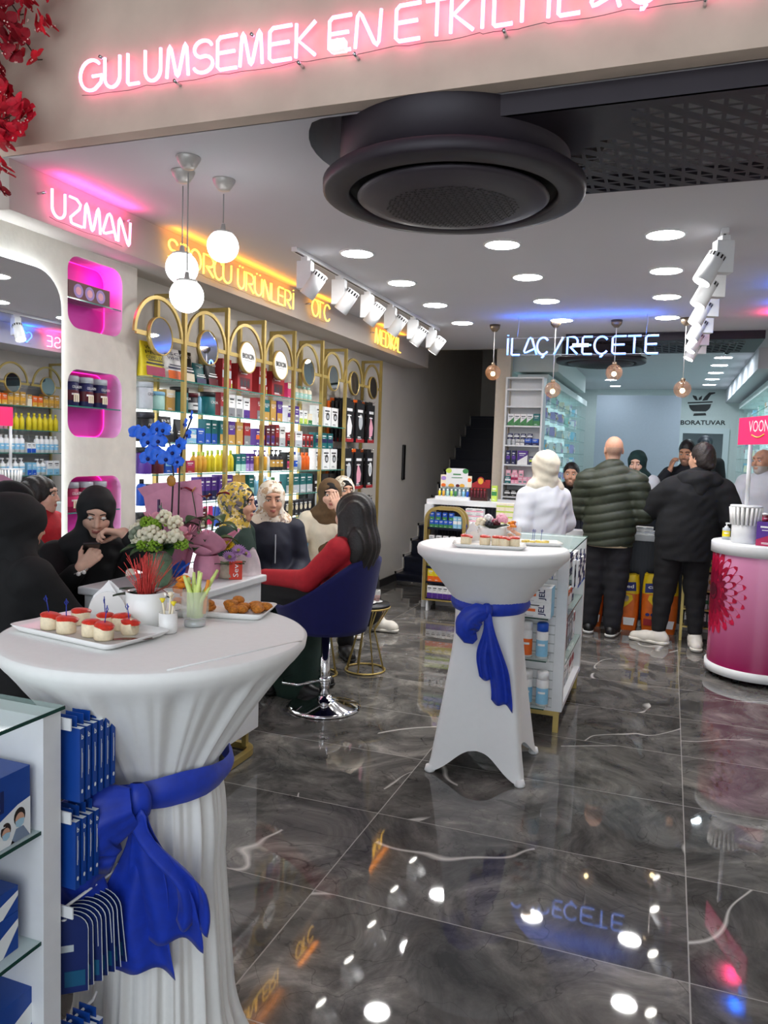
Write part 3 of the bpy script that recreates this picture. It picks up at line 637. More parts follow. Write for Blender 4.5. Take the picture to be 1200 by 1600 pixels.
# hooks with hanging packs in the last two bays
k=0
for zi,(zt,hh,n) in enumerate(((1.95,.36,5),(1.50,.34,5),(1.06,.30,5))):
    for hi,uc in enumerate((2.99,3.24,3.52)):
        h=thing('wall_hook','long metal display hook, %s in the %s row right of the boxed braces'%(ORD[hi],ORD[zi]),'hook',(0,0,0),0,'metal display hooks on the left wall')
        h.matrix_world=BASE@Matrix.Translation((uc,0,zt))
        MB().tube([(0,0,0),(0,-.24,0),(0,-.25,.012)],.003,CHROME,6).build('prong',h); MB().box(-.02,.02,-.004,0,-.03,.03,WHITE).build('back_plate',h)
        for j in range(n):
            o=hangpack('orthopedic_pack',.19 if hi<2 else .17,hh,.022,'black' if (hi+j)%4 or j==n-1 else 'orange',['white','silver','rose'][(hi+zi)%3],'watch' if (hi+zi)%2 else 'foot')
            put(o,uc,zt-hh-.02,'hanging brace pack, %s from the wall on the %s hook of the %s row'%(ORD[j],ORD[hi],ORD[zi]),'pack','hanging brace packs',-.045-.04*j)
# goods in the pink niches
NB_=Matrix.Translation((PX-.065,3.258,0))@Matrix.Rotation(PI/2,4,'Z')
o=MB(); o.box(-.15,.15,-.05,.05,0,.085,K('maroon'))
for i in (-.08,0,.08): o.add([(i+.034*math.cos(a*PI/9),-.0508,.042+.034*math.sin(a*PI/9)) for a in range(18)],[tuple(range(18))],K('lilac')); o.add([(i+.02*math.cos(a*PI/9),-.0514,.042+.02*math.sin(a*PI/9)) for a in range(18)],[tuple(range(18))],K('rose'))
put(o.build('gift_box'),-.03,2.2015,'dark plum box with three round windows in the top pink niche','box',None,0,0,NB_)
for j,(z,c,cc,l) in enumerate(((1.6745,'navy','silver','middle'),(1.1395,'crimson','silver','lowest'))):
    for i in range(3):
        o=bottle('collagen_jar',.043,.15,c,cc,'maroon' if j==0 else 'pink','tub')
        mb=MB(); mb.text('COLLAGEN',(-.032,-.0455,.088),(1,0,0),(0,0,1),.064,.013,K('white')); 
        for q in range(3): mb.box(-.022+.014*q,-.012+.014*q,-.046,-.0452,.02,.06,K('cream'))
        mb.build('label_lettering',o)
        put(o,-.12+.105*i,z,'%s collagen jar with silver lid, %s from left in the %s pink niche'%(c,ORD[i],l),'jar','collagen jars in the pink niches',-.005,0,NB_)
# ---------------- matching shelving on the right wall (reflected by the mirror) ----------------
BASER=Matrix.Translation((1.30,7.2,0))@Matrix.Rotation(-PI/2,4,'Z')
G2=thing('gold_wall_shelving','gold framed wall shelving on the right wall, seen in the left wall mirror','wall shelving',(1.30,7.2,0),-PI/2)
RB=[(.02+.5*i,.52+.5*i) for i in range(4)]
SLAT=mat('slat_wall',(150,152,154),.5,noise=.05)
ZR=[1.86,1.6,1.35,1.1]
shelving(G2,RB,[.02,1.02,2.02],[ZR]*4,[],[.27+.5*i for i in range(4)])
mb=MB()
for k in range(18): mb.box(.0,2.04,-.008,-.002,.8+.075*k,.868+.075*k,SLAT)
mb.build('slat_wall_panel',G2)
RG='goods on the right wall seen in the mirror'
for b in range(4):
    A,B=RB[b]; wh='%s down in the %s bay from the mirror edge'
    for s,codes in enumerate((['3 c gold amber mid 75 150 60','2 c orange amber low 70 120 60','c cream gold top 60 130 60'] if b<3 else ['c red white mid 60 130 50','3 c white sky low 70 110 50','2 c sky blue low 60 90 50'],
        ['6 l yellow yellow - 62 190 62'] if b%2==0 else ['3 l yellow yellow - 60 180 60','4 b rose pink - 46 120 46'],
        ['5 b white white sky 66 190 66','2 c white blue low 60 110 50'] if b<3 else ['2 c white crimson top 90 110 60','3 c rose pink mid 80 120 60'],
        ['4 p white white sky 70 190 70','2 l lime white - 52 150 52'] if b%2 else ['2 c white sky low 90 160 60','2 p white white sky 66 180 66','2 c sky blue low 60 140 50'])):
        row(A,B,ZR[s],codes,'on %s shelf, %s right wall bay'%(ORD[s],ORD[b]),RG,BASER)
# ---------------- cloth covered cocktail tables ----------------
CLOTH=mat('white_cloth',(228,228,226),.8,noise=.015,nscale=60,bump=.02,sheen=.2); SPAN=mat('white_stretch_cloth',(230,231,232),.6,noise=.01,sheen=.15)
SASH=mat('blue_organza',(14,52,172),.5,alpha=.94,noise=.14,nscale=40,sheen=.1)
def sm(t): t=max(0,min(1,t)); return t*t*(3-2*t)
def ipl(x,P):
    for (a,b),(c,d) in zip(P,P[1:]):
        if x<=c: return b+(d-b)*sm((x-a)/(c-a)) if c>a else d
    return P[-1][1]
def lipl(x,P):
    for (a,b),(c,d) in zip(P,P[1:]):
        if x<=c: return b+(d-b)*(x-a)/(c-a)
    return P[-1][1]
def sash(name,label,c,az,r,wz,hh,s,group,tails,loopw):
    """bow sash round a table; local front is -y"""
    t=thing(name,label,'sash',c,az,group)
    def bf(u,v):
        a=2*PI*u; rr=r*(1+.006*math.sin(9*a)+.005*math.sin(23*a+v*4))+.008+.012*math.sin(PI*v)
        return (rr*math.sin(a),-rr*math.cos(a),wz+(v-.5)*hh*(1+.2*math.sin(3*a))+.006*math.sin(3*a)-.012*math.cos(a))
    MB().grid(bf,64,6,SASH,wrap=True).build('band',t)
    y0=-r-.03; z0=wz-.01
    MB().grid(lambda u,v:((.022*math.cos(2*PI*u)*(1+.16*math.sin(10*PI*u)))*math.sin(PI*(.12+.76*v))*1.1*s,y0-.022*math.sin(2*PI*u)*math.sin(PI*(.06+.88*v))*s-.008,z0+.034*s*math.cos(PI*(.06+.88*v))),20,8,SASH,wrap=True).build('knot',t)
    # drooping loop: a puffed, pleated fold of organza falling to the left of the knot
    L=loopw; sp_=[(0,0),(-.24,-.06),(-.46,-.24),(-.54,-.50),(-.44,-.74),(-.28,-.88)]
    def puff(u,v,w0,dep,P):
        k=v*(len(P)-1); i=min(int(k),len(P)-2); f=k-i; x=P[i][0]+(P[i+1][0]-P[i][0])*f; z=P[i][1]+(P[i+1][1]-P[i][1])*f
        tx,tz=P[i+1][0]-P[i][0],P[i+1][1]-P[i][1]; q=math.hypot(tx,tz); nx,nz=-tz/q,tx/q; a=2*PI*u
        w=w0*(.12+.88*math.sin(PI*min(1,v*.86+.10))**.8); rp=1+.10*math.sin(5*a+2*v)*(1-v*.5)+.05*math.sin(9*a)
        return ((x+nx*w*math.cos(a)*rp)*L,y0-.012-(dep*(.3+.7*math.sin(PI*min(1,v*.9+.08)))*(math.sin(a)*rp+.5))*L,z0+(z+nz*w*math.cos(a)*rp)*L)
    MB().grid(lambda u,v:puff(u,v,.33,.22,sp_),44,16,SASH,wrap=True).build('bow_loop',t)
    for k,(x1,w1,ln,sk) in enumerate(tails):
        def tf(u,v,k=k):
            ww=(.035+(w1-.035)*sm(v*1.6)); x=x1*sm(v*1.5)*.9+(u-.5)*ww
            yy=y0-.012-.012*k+.014*math.sin(u*PI*3.2+k)*sm(v*1.4)*(1-.3*v)+(.02 if k else .012)*v
            return (x+.01*math.sin(v*7+k),yy,z0-.015-v*ln*(1+sk*(u-.5))-.01*math.sin(u*7))
        o=MB().grid(tf,20,22,SASH).build('tail',t); o.modifiers.new('solid','SOLIDIFY').thickness=.0012
    return t
# near table: loose cloth gathered in folds
T1=(-1.13,1.53); TZ1=1.052
t=thing('cocktail_table','round standing table in a loose pleated white cloth in the foreground','table',(*T1,0),0,'white clothed cocktail tables')
def t1(u,v):
    a=2*PI*u; z=(1-v)
    fold=1-2*abs(math.sin(8.5*a+1.1*math.sin(2*a)))**.8+.6*(1-2*abs(math.sin(14.5*a+.6))**.8)+.3*math.sin(41*a)
    if v<.04: 
        q=v/.04; return ((.352+.006*math.sin(PI*q))*math.cos(a),(.352+.006*math.sin(PI*q))*math.sin(a),TZ1-.002-.034*q*q)
    q=(v-.04)/.96; z=(TZ1-.036)*(1-q)
    if z>.735:
        k=(TZ1-.036-z)/(TZ1-.036-.735); r=.352-(.352-.145)*(k**.86); am=.015*sm(k*5)*(1-.35*k)*min(1,.25+(1-k)*8)
    else:
        k=(.735-z)/.735; r=.145+.05*(k**1.1)+.010*math.sin(PI*min(1,k*3)); am=(.009+.012*k)*min(1,.25+k*8)
    r+=am*fold*.62
    if k>0 and z<.16: r+=.035*((.16-z)/.16)**2
    return (r*math.cos(a),r*math.sin(a),max(.003,z))
mb=MB().grid(t1,300,60,CLOTH,wrap=True); mb.lathe([(.001,TZ1),(.335,TZ1),(.347,TZ1-.0008),(.352,TZ1-.003)],CLOTH,n=120,cap=False)
mb.build('tablecloth',t)
MB().tube([(.22,-.265,TZ1+.0015),(.30,-.05,TZ1+.0015),(.345,.08,TZ1-.001)],.0022,CLOTH,6).build('seam',t)
sash('table_sash','wide blue organza sash with bow round the foreground table',(*T1,0),math.atan2(.42,.88),.166,.735,.062,1.25,'blue bow sashes',((.005,.15,.38,.06),(.075,.14,.31,.10),(.13,.07,.27,.1)),.25)
# far table: stretch cover on four feet
T2=(-.775,3.64); TZ2=1.066
t=thing('cocktail_table','round standing table in a tight white stretch cover beside the gondola shelf','table',(*T2,0),math.radians(1),'white clothed cocktail tables')
def t2(u,v):
    a=2*PI*u; ph=((a+PI/4)%(PI/2))-PI/4; ph=((a-PI/4+PI/4)%(PI/2))-PI/4
    c=math.exp(-(ph/.20)**2); hem=.115*(1-math.exp(-(ph/.34)**2))
    rb=.178+.130*math.exp(-(abs(ph)/.33)**1.5)
    if v<.05:
        q=v/.05; return ((.346+.016*math.sin(PI*q*.7))*math.cos(a),(.346+.016*math.sin(PI*q*.7))*math.sin(a),TZ2-.001-.045*q*q)
    q=(v-.05)/.95; z=(TZ2-.046)+(hem+.004-(TZ2-.046))*q
    wz=.795
    if z>wz:
        k=(TZ2-.046-z)/(TZ2-.046-wz); r=.358-(.358-.168)*(k**.9)
    else:
        k=(wz-z)/(wz-hem-.004); r=.168+(rb-.168)*(k**1.12)
        r+=-.012*math.sin(PI*k)*(1-c)
        if k>.93: r+=.006*c*(k-.93)/.07
    r+=.0012*math.sin(60*a)*math.exp(-((z-wz)/.05)**2)
    return (r*math.cos(a),r*math.sin(a),z)
mb=MB().grid(t2,160,60,SPAN,wrap=True).lathe([(.001,TZ2),(.33,TZ2),(.346,TZ2-.001)],SPAN,n=96,cap=False); mb.build('stretch_cover',t)
for k in range(4):
    a=PI/4+k*PI/2; MB().lathe([(.022,0.0),(.026,.006),(.02,.03)],SPAN,(.30*math.cos(a),.30*math.sin(a),0),14).build('foot',t)
sash('table_sash','blue organza sash with bow round the stretch covered table',(*T2,0),math.radians(8),.170,.80,.06,1.0,'blue bow sashes',((.015,.085,.31,.10),(.085,.10,.42,.10)),.165)
# ---------------- food and tableware ----------------
PORC=mat('porcelain',(238,238,236),.16); TOM=mat('tomato',(206,52,36),.3,noise=.25,nscale=90); WRAP=mat('tortilla',(236,222,190),.7,noise=.08,nscale=120,bump=.1)
PICK=mat('blue_pick',(24,46,150),.4); NUG=mat('fried_crumb',(196,122,42),.75,noise=.35,nscale=160,bump=.6); ORG=mat('orange_pepper',(240,140,18),.35,noise=.2,nscale=60)
def plate(label,x,y,z,w,d,rz,h=.016):
    o=MB()
    loops=[(rrect(-w/2*k,w/2*k,-d/2*k,d/2*k,.02*k,5),zz) for k,zz in ((.86,0.0),(.9,.003),(1,h),(.985,h+.001),(.9,.007),(.02,.0065))]
    V=[];n=len(loops[0][0])
    for L,zz in loops: V+=[(a,b,zz) for a,b in L]
    F=[(j*n+i,j*n+(i+1)%n,(j+1)*n+(i+1)%n,(j+1)*n+i) for j in range(len(loops)-1) for i in range(n)]+[tuple(range(n-1,-1,-1))]
    o.add(V,F,PORC,True); p=o.build('serving_plate'); p.location=(x,y,z); p.rotation_euler=(0,0,rz); return tag(p,label,'plate',None)
def canape(label,x,y,z,rz,group,s=1.0,pick=True,lie=False):
    t=thing('canape',label,'canape',(x,y,z),rz,group)
    if lie: M=Matrix.Translation((0,0,.016*s))@Matrix.Rotation(1.3,4,'Y')@Matrix.Translation((0,0,-.015*s))
    else: M=None
    MB().lathe([(.001,0),(.019*s,0),(.0205*s,.004),(.0205*s,.026*s),(.019*s,.029*s),(.012*s,.027*s),(.011*s,.0285*s),(.001,.027*s)],WRAP,n=24,M=M,cap=False).build('wrap',t)
    R=Matrix.Translation((0,0,.0315*s))@Matrix.Rotation(.12,4,'Y')
    MB().grid(lambda u,v:(.027*s*math.cos(PI*2*u)*v**.5*(1 if math.cos(2*PI*u)>0 else .8),.02*s*math.sin(2*PI*u)*v**.5,.006*s*(1-v*v)),20,6,TOM,wrap=True,M=R).grid(lambda u,v:(.027*s*math.cos(PI*2*u)*(1 if math.cos(2*PI*u)>0 else .8)*(1-.1*v),.02*s*math.sin(2*PI*u)*(1-.1*v),-.006*s*v),20,2,TOM,wrap=True,M=R).build('tomato_slice',t)
    if pick:
        a=(x*37)%.5-.25
        p=MB().tube([(0,0,.02*s),(a*.06,0,.075*s)],.0011,PICK,6); p.tube([(a*.06,0,.06*s),(a*.06+.004,0,.067*s),(a*.06,0,.074*s),(a*.06-.004,0,.067*s)],.0012,PICK,5,True); p.build('pick',t)
    return t
plate('white rectangular plate of tomato wraps on the foreground table',-1.245,1.432,TZ1+.001,.345,.185,math.radians(-9))
GC='tomato wraps on the foreground plate'
for i,(x,y,r,pk,l) in enumerate(((-1.336,1.405,.3,1,'nearest the plate left end'),(-1.277,1.392,.8,1,'second along the front row'),(-1.31,1.475,1.4,0,'behind the second one, without a pick'),(-1.228,1.465,2.0,1,'in the middle of the back row'),(-1.208,1.395,2.6,0,'tilting at the middle of the plate'),(-1.163,1.382,-.3,1,'nearest the plate front edge'),(-1.19,1.475,3.1,0,'beside the plant pot'))):
    canape('tomato topped tortilla wrap '+l,x,y,TZ1+.0085,r,GC,1.05,pk)
canape('tomato topped tortilla wrap lying open near the sauce streak',-1.145,1.448,TZ1+.0085,.2,GC,.95,True,True)
o=MB().grid(lambda u,v:((u-.5)*.085,(v-.5)*.022*(1-.7*abs(u-.5))+.006*math.sin(6*u),.0012+.0016*math.sin(PI*u)*math.sin(PI*v)),16,6,mat('brown_sauce',(92,44,26),.25,noise=.3,nscale=90)).build('sauce_streak'); o.location=(-1.108,1.412,TZ1+.0085); o.rotation_euler=(0,0,math.radians(38)); tag(o,'brown sauce streak on the right end of the foreground plate','sauce')
def pot_plant(x,y,z):
    t=thing('potted_plant','white ceramic pot with red raffia and dark leaves on the foreground table','plant pot',(x,y,z))
    MB().lathe([(.001,.002),(.040,0),(.045,.004),(.0495,.088),(.047,.0885),(.043,.07),(.001,.068)],PORC,n=36,cap=False).build('pot',t)
    RF=mat('red_raffia',(206,66,62),.7,noise=.25,nscale=80); r=random.Random(3); m=MB()
    for k in range(150):
        a=r.uniform(0,2*PI); q=r.uniform(0,.02); h=r.uniform(.04,.115); e=r.uniform(-.004,.026)*(1 if r.random()<.8 else 2); c=r.uniform(-.016,.016)
        m.tube([(q*math.cos(a),q*math.sin(a),.068),((q+e*.3)*math.cos(a)+c*.4,(q+e*.3)*math.sin(a),.068+h*.5),((q+e)*math.cos(a)+c,(q+e)*math.sin(a),.068+h)],.0007,RF,4)
    m.build('raffia',t)
    for a,L,W,up in ((2.4,.075,.045,.75),(3.0,.085,.04,.35),(3.6,.07,.035,.25),(2.0,.06,.03,.2),(.3,.05,.02,.2)):
        leaf(MB(),(0.012*math.cos(a),.012*math.sin(a),.075),a,up,L,W,mat('dark_leaf',(40,56,40),.45,noise=.2)).build('leaf',t)
    for k in range(5):
        a=-.2+.25*k; MB().tube([(0,0,.075),(.05*math.cos(a),.05*math.sin(a),.10),(.085*math.cos(a),.085*math.sin(a),.085+.02*k)],.001,mat('dry_twig',(120,60,44),.7),4).build('twig',t)
def leaf(mb,o,az,up,L,W,m,curl=.25,tip=1.3):
    d=Vector((math.cos(az),math.sin(az),0)); s=Vector((-math.sin(az),math.cos(az),0)); o=Vector(o)
    def f(u,v):
        w=W/2*math.sin(PI*min(1,v**(1/tip)*.97+.02))**.8*(2*u-1); e=up*v-curl*v*v*1.4
        return o+d*(L*v*math.cos(up*.9))+Vector((0,0,1))*(L*(math.sin(up*.9)*v-curl*v*v))+s*w+Vector((0,0,1))*(abs(2*u-1)**2*W*.12)
    return mb.grid(f,6,9,m)
pot_plant(-1.178,1.552,TZ1+.001)
t=thing('napkin_holder','white half-disc napkin holder behind the foreground plate','napkin holder',(-1.335,1.60,TZ1+.001),.66)
for dy in (-.022,.022):
    MB().prism([(x,z) for x,z in arc(0,.012,.046,.056,0,180,20)]+[(-.046,0),(.046,0)],.005,PORC,M=Matrix.Translation((0,dy+.0025,0))@Matrix.Rotation(PI/2,4,'X')).build('side_plate',t)
MB().box(-.04,.04,-.022,.022,0,.006,PORC).build('base',t)
for k,(a,dx) in enumerate(((.3,-.006),(-.15,.012),(.1,.0))):
    MB().add([(-.034+dx,-.012+.010*k,.007),(.034+dx,-.012+.010*k,.007),(.03+dx,-.010+.010*k,.058),(.0+dx+a*.03,-.008+.009*k,.092),(-.028+dx,-.011+.010*k,.056)],[(0,1,2,3,4)],mat('paper_napkin',(240,240,240),.9)).add([(-.034+dx,-.010+.010*k,.007),(.034+dx,-.010+.010*k,.007),(.03+dx,-.008+.010*k,.058),(.0+dx+a*.03,-.006+.009*k,.092),(-.028+dx,-.009+.010*k,.056)],[(4,3,2,1,0)],mat('paper_napkin')).build('napkin',t)
t=thing('toothpick_cup','small white cup of yellow tipped picks on the foreground table','cup',(-1.098,1.528,TZ1+.001))
MB().lathe([(.001,.001),(.0205,0),(.022,.003),(.022,.048),(.02,.048),(.0195,.008)],PORC,n=28,cap=False).build('cup',t)
for dx,dy,h,c in ((-.008,-.004,.075,'yellow'),(.004,.0,.09,'cream'),(.012,-.003,.07,'yellow'),(.0,.008,.082,'cream')):
    MB().tube([(dx*.4,dy*.4,.01),(dx*1.5,dy*1.5,h)],.0022,K('cream'),6).lathe([(.002,-.004),(.0075,.006),(.001,.008)],K(c),(dx*1.5,dy*1.5,h),8).build('flower_pick',t)
def tumbler(name,label,x,y,z,r,h,fill):
    t=thing(name,label,'glass',(x,y,z))
    MB().lathe([(.001,0),(r*.82,0),(r*.86,.004),(r*.82,.014),(r*1.08,h*.45),(r*.98,h),(r*.95,h),(r*1.04,h*.45),(r*.78,.018),(.001,.016)],CLEAR,n=32,cap=False).build('glass',t)
    MB().lathe([(.001,.001),(r*.8,.001),(r*.8,.013),(.001,.013)],mat('thick_glass_base',(200,206,206),.05,.3),n=24,cap=False).build('glass_base',t); fill(t,r,h); return t
CEL=mat('celery',(206,222,130),.4,noise=.12,nscale=40)
def celery(t,r,h):
    rr=random.Random(5)
    for k in range(9):
        a=k*.8; q=r*.5*rr.random(); e=rr.uniform(.0,.045) if k%3 else .0; hh=h*rr.uniform(1.0,1.75)
        p=[(q*math.cos(a),q*math.sin(a),.02),((q+e*.25)*math.cos(a),(q+e*.25)*math.sin(a),hh*.6),((q+e)*math.cos(a),(q+e)*math.sin(a),hh)]
        MB().tube(p,[.0075,.007,.0035],CEL,7).build('celery_stick',t)
    MB().tube([(.02,.01,.03),(.024,.012,h*1.0),(.03,.012,h*1.3)],.005,mat('carrot',(240,150,50),.4),6).build('carrot_stick',t)
tumbler('tumbler_glass','glass tumbler of celery sticks on the foreground table',-1.084,1.618,TZ1+.001,.032,.088,celery)
def peppers(t,r,h):
    rr=random.Random(8)
    for k in range(14): MB().sph((rr.uniform(-.6,.6)*r,rr.uniform(-.6,.6)*r,.03+h*.07*k+.0),.012,ORG,10,sc=(1.2,.8,.7)).build('pepper_piece',t)
    for k in range(3): MB().tube([(0.004*k,0,h*.5),(.012*k-.01,0,h*1.35)],.001,PICK,5).build('pick',t)
tumbler('tumbler_glass','glass of orange pepper pieces behind the celery glass',-1.17,1.70,TZ1+.001,.031,.075,peppers)
plate('white square plate of fried nuggets at the foreground table edge',-1.075,1.79,TZ1+.001,.20,.17,math.radians(14))
rr=random.Random(2)
for k in range(13):
    x=-1.075+rr.uniform(-.065,.075); y=1.79+rr.uniform(-.045,.05); m=MB().sph((0,0,.009+.011*(k>8)),.019,NUG,10,sc=(1.15,.85,.6))
    o=m.build('fried_nugget'); o.location=(x,y,TZ1+.0085); o.rotation_euler=(0,0,k); tag(o,'golden fried nugget heaped on the square plate','nugget','fried nuggets on the square plate')
# second table
plate('white rectangular plate of tomato wraps on the stretch covered table',-.775,3.56,TZ2+.001,.34,.18,math.radians(12))
for i,(x,y,r) in enumerate(((-.885,3.55,.4),(-.80,3.575,1.2),(-.745,3.585,2.0),(-.71,3.575,.1),(-.665,3.60,2.8))):
    canape('tomato topped wrap, %s from the plate left end on the stretch covered table'%ORD[i],x,y,TZ2+.0085,r,'tomato wraps on the far plate',1.25,i==0)
def plate2(): 
    o=plate('white plate of yellow cheese cubes on the stretch covered table',-.585,3.80,TZ2+.001,.22,.15,math.radians(20)); rr=random.Random(4)
    for k in range(12):
        m=MB().bx((0,0,.0065),(.022,.018,.012),mat('yellow_cheese',(238,214,110),.5,noise=.08)); q=m.build('cheese_cube',bev=.002); q.location=(-.60+rr.uniform(-.07,.06),3.80+rr.uniform(-.035,.035),TZ2+.0085); q.rotation_euler=(0,0,rr.uniform(0,3)); tag(q,'yellow cheese cube on the plate at the far table','cheese','cheese cubes on the far plate')
    for k,(x,y) in enumerate(((-.615,3.80),(-.605,3.79),(-.575,3.815))):
        q=MB().tube([(0,0,.02),(.004,0,.075)],.0013,PICK,5).tube([(.004,0,.06),(.009,0,.067),(.004,0,.074),(-.001,0,.067)],.0013,PICK,5,True).build('cocktail_pick'); q.location=(x,y,TZ2+.001); tag(q,'blue cocktail pick standing in the yellow cheese','pick','blue picks in the cheese')
plate2()
t=thing('flower_pot','low white bowl of pink and white flowers on the stretch covered table','flower pot',(-.815,3.80,TZ2+.001))
MB().lathe([(.001,.001),(.06,0),(.068,.006),(.072,.07),(.069,.07),(.064,.05),(.001,.048)],PORC,n=32,cap=False).build('bowl',t)
for k,(dx,dy,c,r_) in enumerate(((-.055,-.02,'cream',.028),(-.03,.03,'white',.024),(.02,-.01,'maroon',.02),(.04,.02,'rose',.03),(.0,.03,'crimson',.022),(.055,-.02,'rose',.022),(-.01,-.04,'dark',.02))):
    m=MB()
    for q in range(14):
        a=q*2.4; z=1-q/13; rr_=math.sqrt(max(0,1-z*z)); m.sph((r_*.7*rr_*math.cos(a),r_*.7*rr_*math.sin(a),r_*.8*z),r_*.45,K(c),6)
    o=m.build('bloom',t); o.location=(dx,dy,.085+.02*(k%2))
for a in range(9): leaf(MB(),(.01*math.cos(a),.01*math.sin(a),.06),a*.7,.6,.085,.04,mat('dark_leaf')).build('leaf',t)
t=thing('napkin_holder','white napkin holder on the stretch covered table','napkin holder',(-.885,3.66,TZ2+.001),math.radians(40))
MB().box(-.04,.04,-.02,.02,0,.006,PORC).build('base',t)
for dy in (-.018,.018): MB().prism([(x,z) for x,z in arc(0,.012,.04,.05,0,180,16)]+[(-.04,0),(.04,0)],.004,PORC,M=Matrix.Translation((0,dy,0))@Matrix.Rotation(PI/2,4,'X')).build('side_plate',t)
for k in range(2): MB().add([(-.03,-.006+.012*k,.007),(.03,-.006+.012*k,.007),(.03,-.004+.01*k,.06),(.005*k,-.003+.008*k,.105),(-.03,-.005+.01*k,.055)],[(0,1,2,3,4)],mat('paper_napkin')).build('napkin',t)
tumbler('tumbler_glass','glass of orange peppers on the stretch covered table',-.705,3.79,TZ2+.001,.036,.08,peppers)
# ---------------- white podium with flowers ----------------
PZ=.88
t=thing('display_podium','white podium carrying the flowers in front of the niche column','podium',(-2.08,2.97,0))
MB().box(-.245,.245,-.33,.33,.12,PZ-.035,WHITE).build('body',t,bev=.004); MB().box(-.265,.265,-.35,.35,PZ-.034,PZ,WHITE).build('top',t,bev=.006)
MB().tube([(x,y,.02) for x,y in rrect(-.24,.24,-.32,.32,.08,6)],1,GOLD,closed=True,flat=(.03,.03)).build('base_frame',t)
for sx_,sy_ in ((-1,-1),(1,-1),(1,1),(-1,1)): MB().box(sx_*.2-.012,sx_*.2+.012,sy_*.28-.012,sy_*.28+.012,.034,.121,GOLD).build('leg',t)
GREEN=mat('leaf_green',(52,84,48),.45,noise=.25,nscale=30); LG=mat('fresh_green',(124,160,40),.6,noise=.2,nscale=60); FW=mat('white_petal',(232,226,200),.6,noise=.06,nscale=60); FP=mat('pink_petal',(226,150,170),.6,noise=.12)
def clump(n,r,br,m,seed=1):
    q=MB(); rr=random.Random(seed)
    for k in range(n):
        z=1-2*(k+.5)/n*.85; a=k*2.4; s=math.sqrt(max(0,1-z*z)); q.sph((r*s*math.cos(a),r*s*math.sin(a),r*z),br*rr.uniform(.8,1.15),m,8)
    return q
t=thing('flower_bouquet','mixed bouquet of white, green and pink blooms in a glass jar','bouquet',(-2.06,2.80,PZ+.001))
MB().lathe([(.001,.002),(.05,0),(.056,.008),(.056,.12),(.046,.135),(.05,.15),(.047,.15),(.05,.12),(.05,.012)],mat('jar_glass',(120,150,120),.05,alpha=.45),n=32,cap=False).build('jar',t)
MB().lathe([(.001,.01),(.049,.01),(.049,.11),(.001,.11)],mat('jar_stems',(44,70,44),.4,noise=.4,nscale=50),n=20).build('stems',t)
rr=random.Random(9)
BL=[(-.12,.0,.235,'w'),(-.085,-.03,.20,'w'),(-.03,-.06,.225,'w'),(.01,-.07,.24,'w'),(.055,-.06,.22,'w'),(.10,-.03,.225,'w'),(-.015,-.05,.195,'w'),(.08,.0,.28,'w'),(.02,.0,.30,'w'),(.05,-.03,.27,'d'),(-.10,.02,.27,'d'),(.0,-.04,.265,'g'),(-.05,-.02,.275,'g'),(.03,-.07,.185,'g'),(-.03,-.07,.18,'g'),(.11,.0,.19,'g'),(-.03,.0,.30,'r'),(.12,.02,.25,'r'),(.10,.04,.21,'r'),(-.07,.0,.25,'v'),(-.09,-.04,.225,'v')]
for k,(x,y,z,c) in enumerate(BL):
    if c=='w': q=clump(13,.026,.013,FW,k); nm='white_bloom'
    elif c=='g': q=clump(40,.026,.0075,LG,k); nm='green_bloom'
    elif c=='v': q=clump(9,.024,.014,mat('grey_leaf',(130,140,120),.7),k); nm='dusty_leaf'
    elif c=='r':
        q=MB(); nm='pink_rose'
        for s in range(9):
            a=s*2.2; r0=.008+.0025*s; leaf(q,(r0*math.cos(a),r0*math.sin(a),-.015),a,1.25-.07*s,.036,.034,FP,.1)
    else:
        q=MB(); nm='white_daisy'
        for s in range(16): leaf(q,(0,0,0),s*2*PI/16,.35,.036,.013,FW,.2)
        q.sph((0,0,.004),.009,LG,8)
    o=q.build(nm,t); o.location=(x,y,z); 
    if c in 'rd': o.rotation_euler=(.5,0,k)
for k in range(16):
    a=k*.4-2.6; leaf(MB(),(.03*math.cos(a),.03*math.sin(a),.155),a,.55+.5*rr.random(),.12+.05*rr.random(),.065,GREEN,.55).build('leaf',t)
m=MB()
for k in range(8): m.sph((-.03+.006*(-1)**k,.05,.25+.013*k),.009,mat('eucalyptus',(110,128,124),.6),8,sc=(1,.5,.9))
m.tube([(0,.03,.15),(-.03,.05,.36)],.0016,GREEN,5); m.build('eucalyptus_sprig',t)
# blue orchid in pink paper
PAPER=mat('pink_wrapping_paper',(222,150,176),.75,noise=.05); ORC=mat('blue_orchid_petal',(44,112,240),.5,noise=.2,nscale=50); ORCD=mat('blue_orchid_heart',(14,22,90),.5)
t=thing('blue_orchid','tall blue orchid wrapped in pink paper on the white podium','orchid',(-2.16,3.02,PZ+.001))
def flare(pts0,pts1): pass
q=MB(); q.add([(-.23,.05,.40),(-.20,.06,.36),(-.10,.02,.02),(.08,.02,.02),(.14,.05,.30),(.12,.06,.46),(-.02,.07,.44),(-.14,.06,.43)],[(0,1,2,3,4,5,6,7)],PAPER)
o=q.build('wrapping_paper',t); o.modifiers.new('solid','SOLIDIFY').thickness=.002
MB().grid(lambda u,v:((.055+.03*v)*math.cos(2*PI*u)*(1+.05*math.sin(12*PI*u)*v),(.05+.03*v)*math.sin(2*PI*u)*(1+.05*math.sin(12*PI*u)*v),.16*v),32,6,PAPER,wrap=True).build('pot_wrap',t)
STM=mat('dark_stem',(42,34,40),.5)
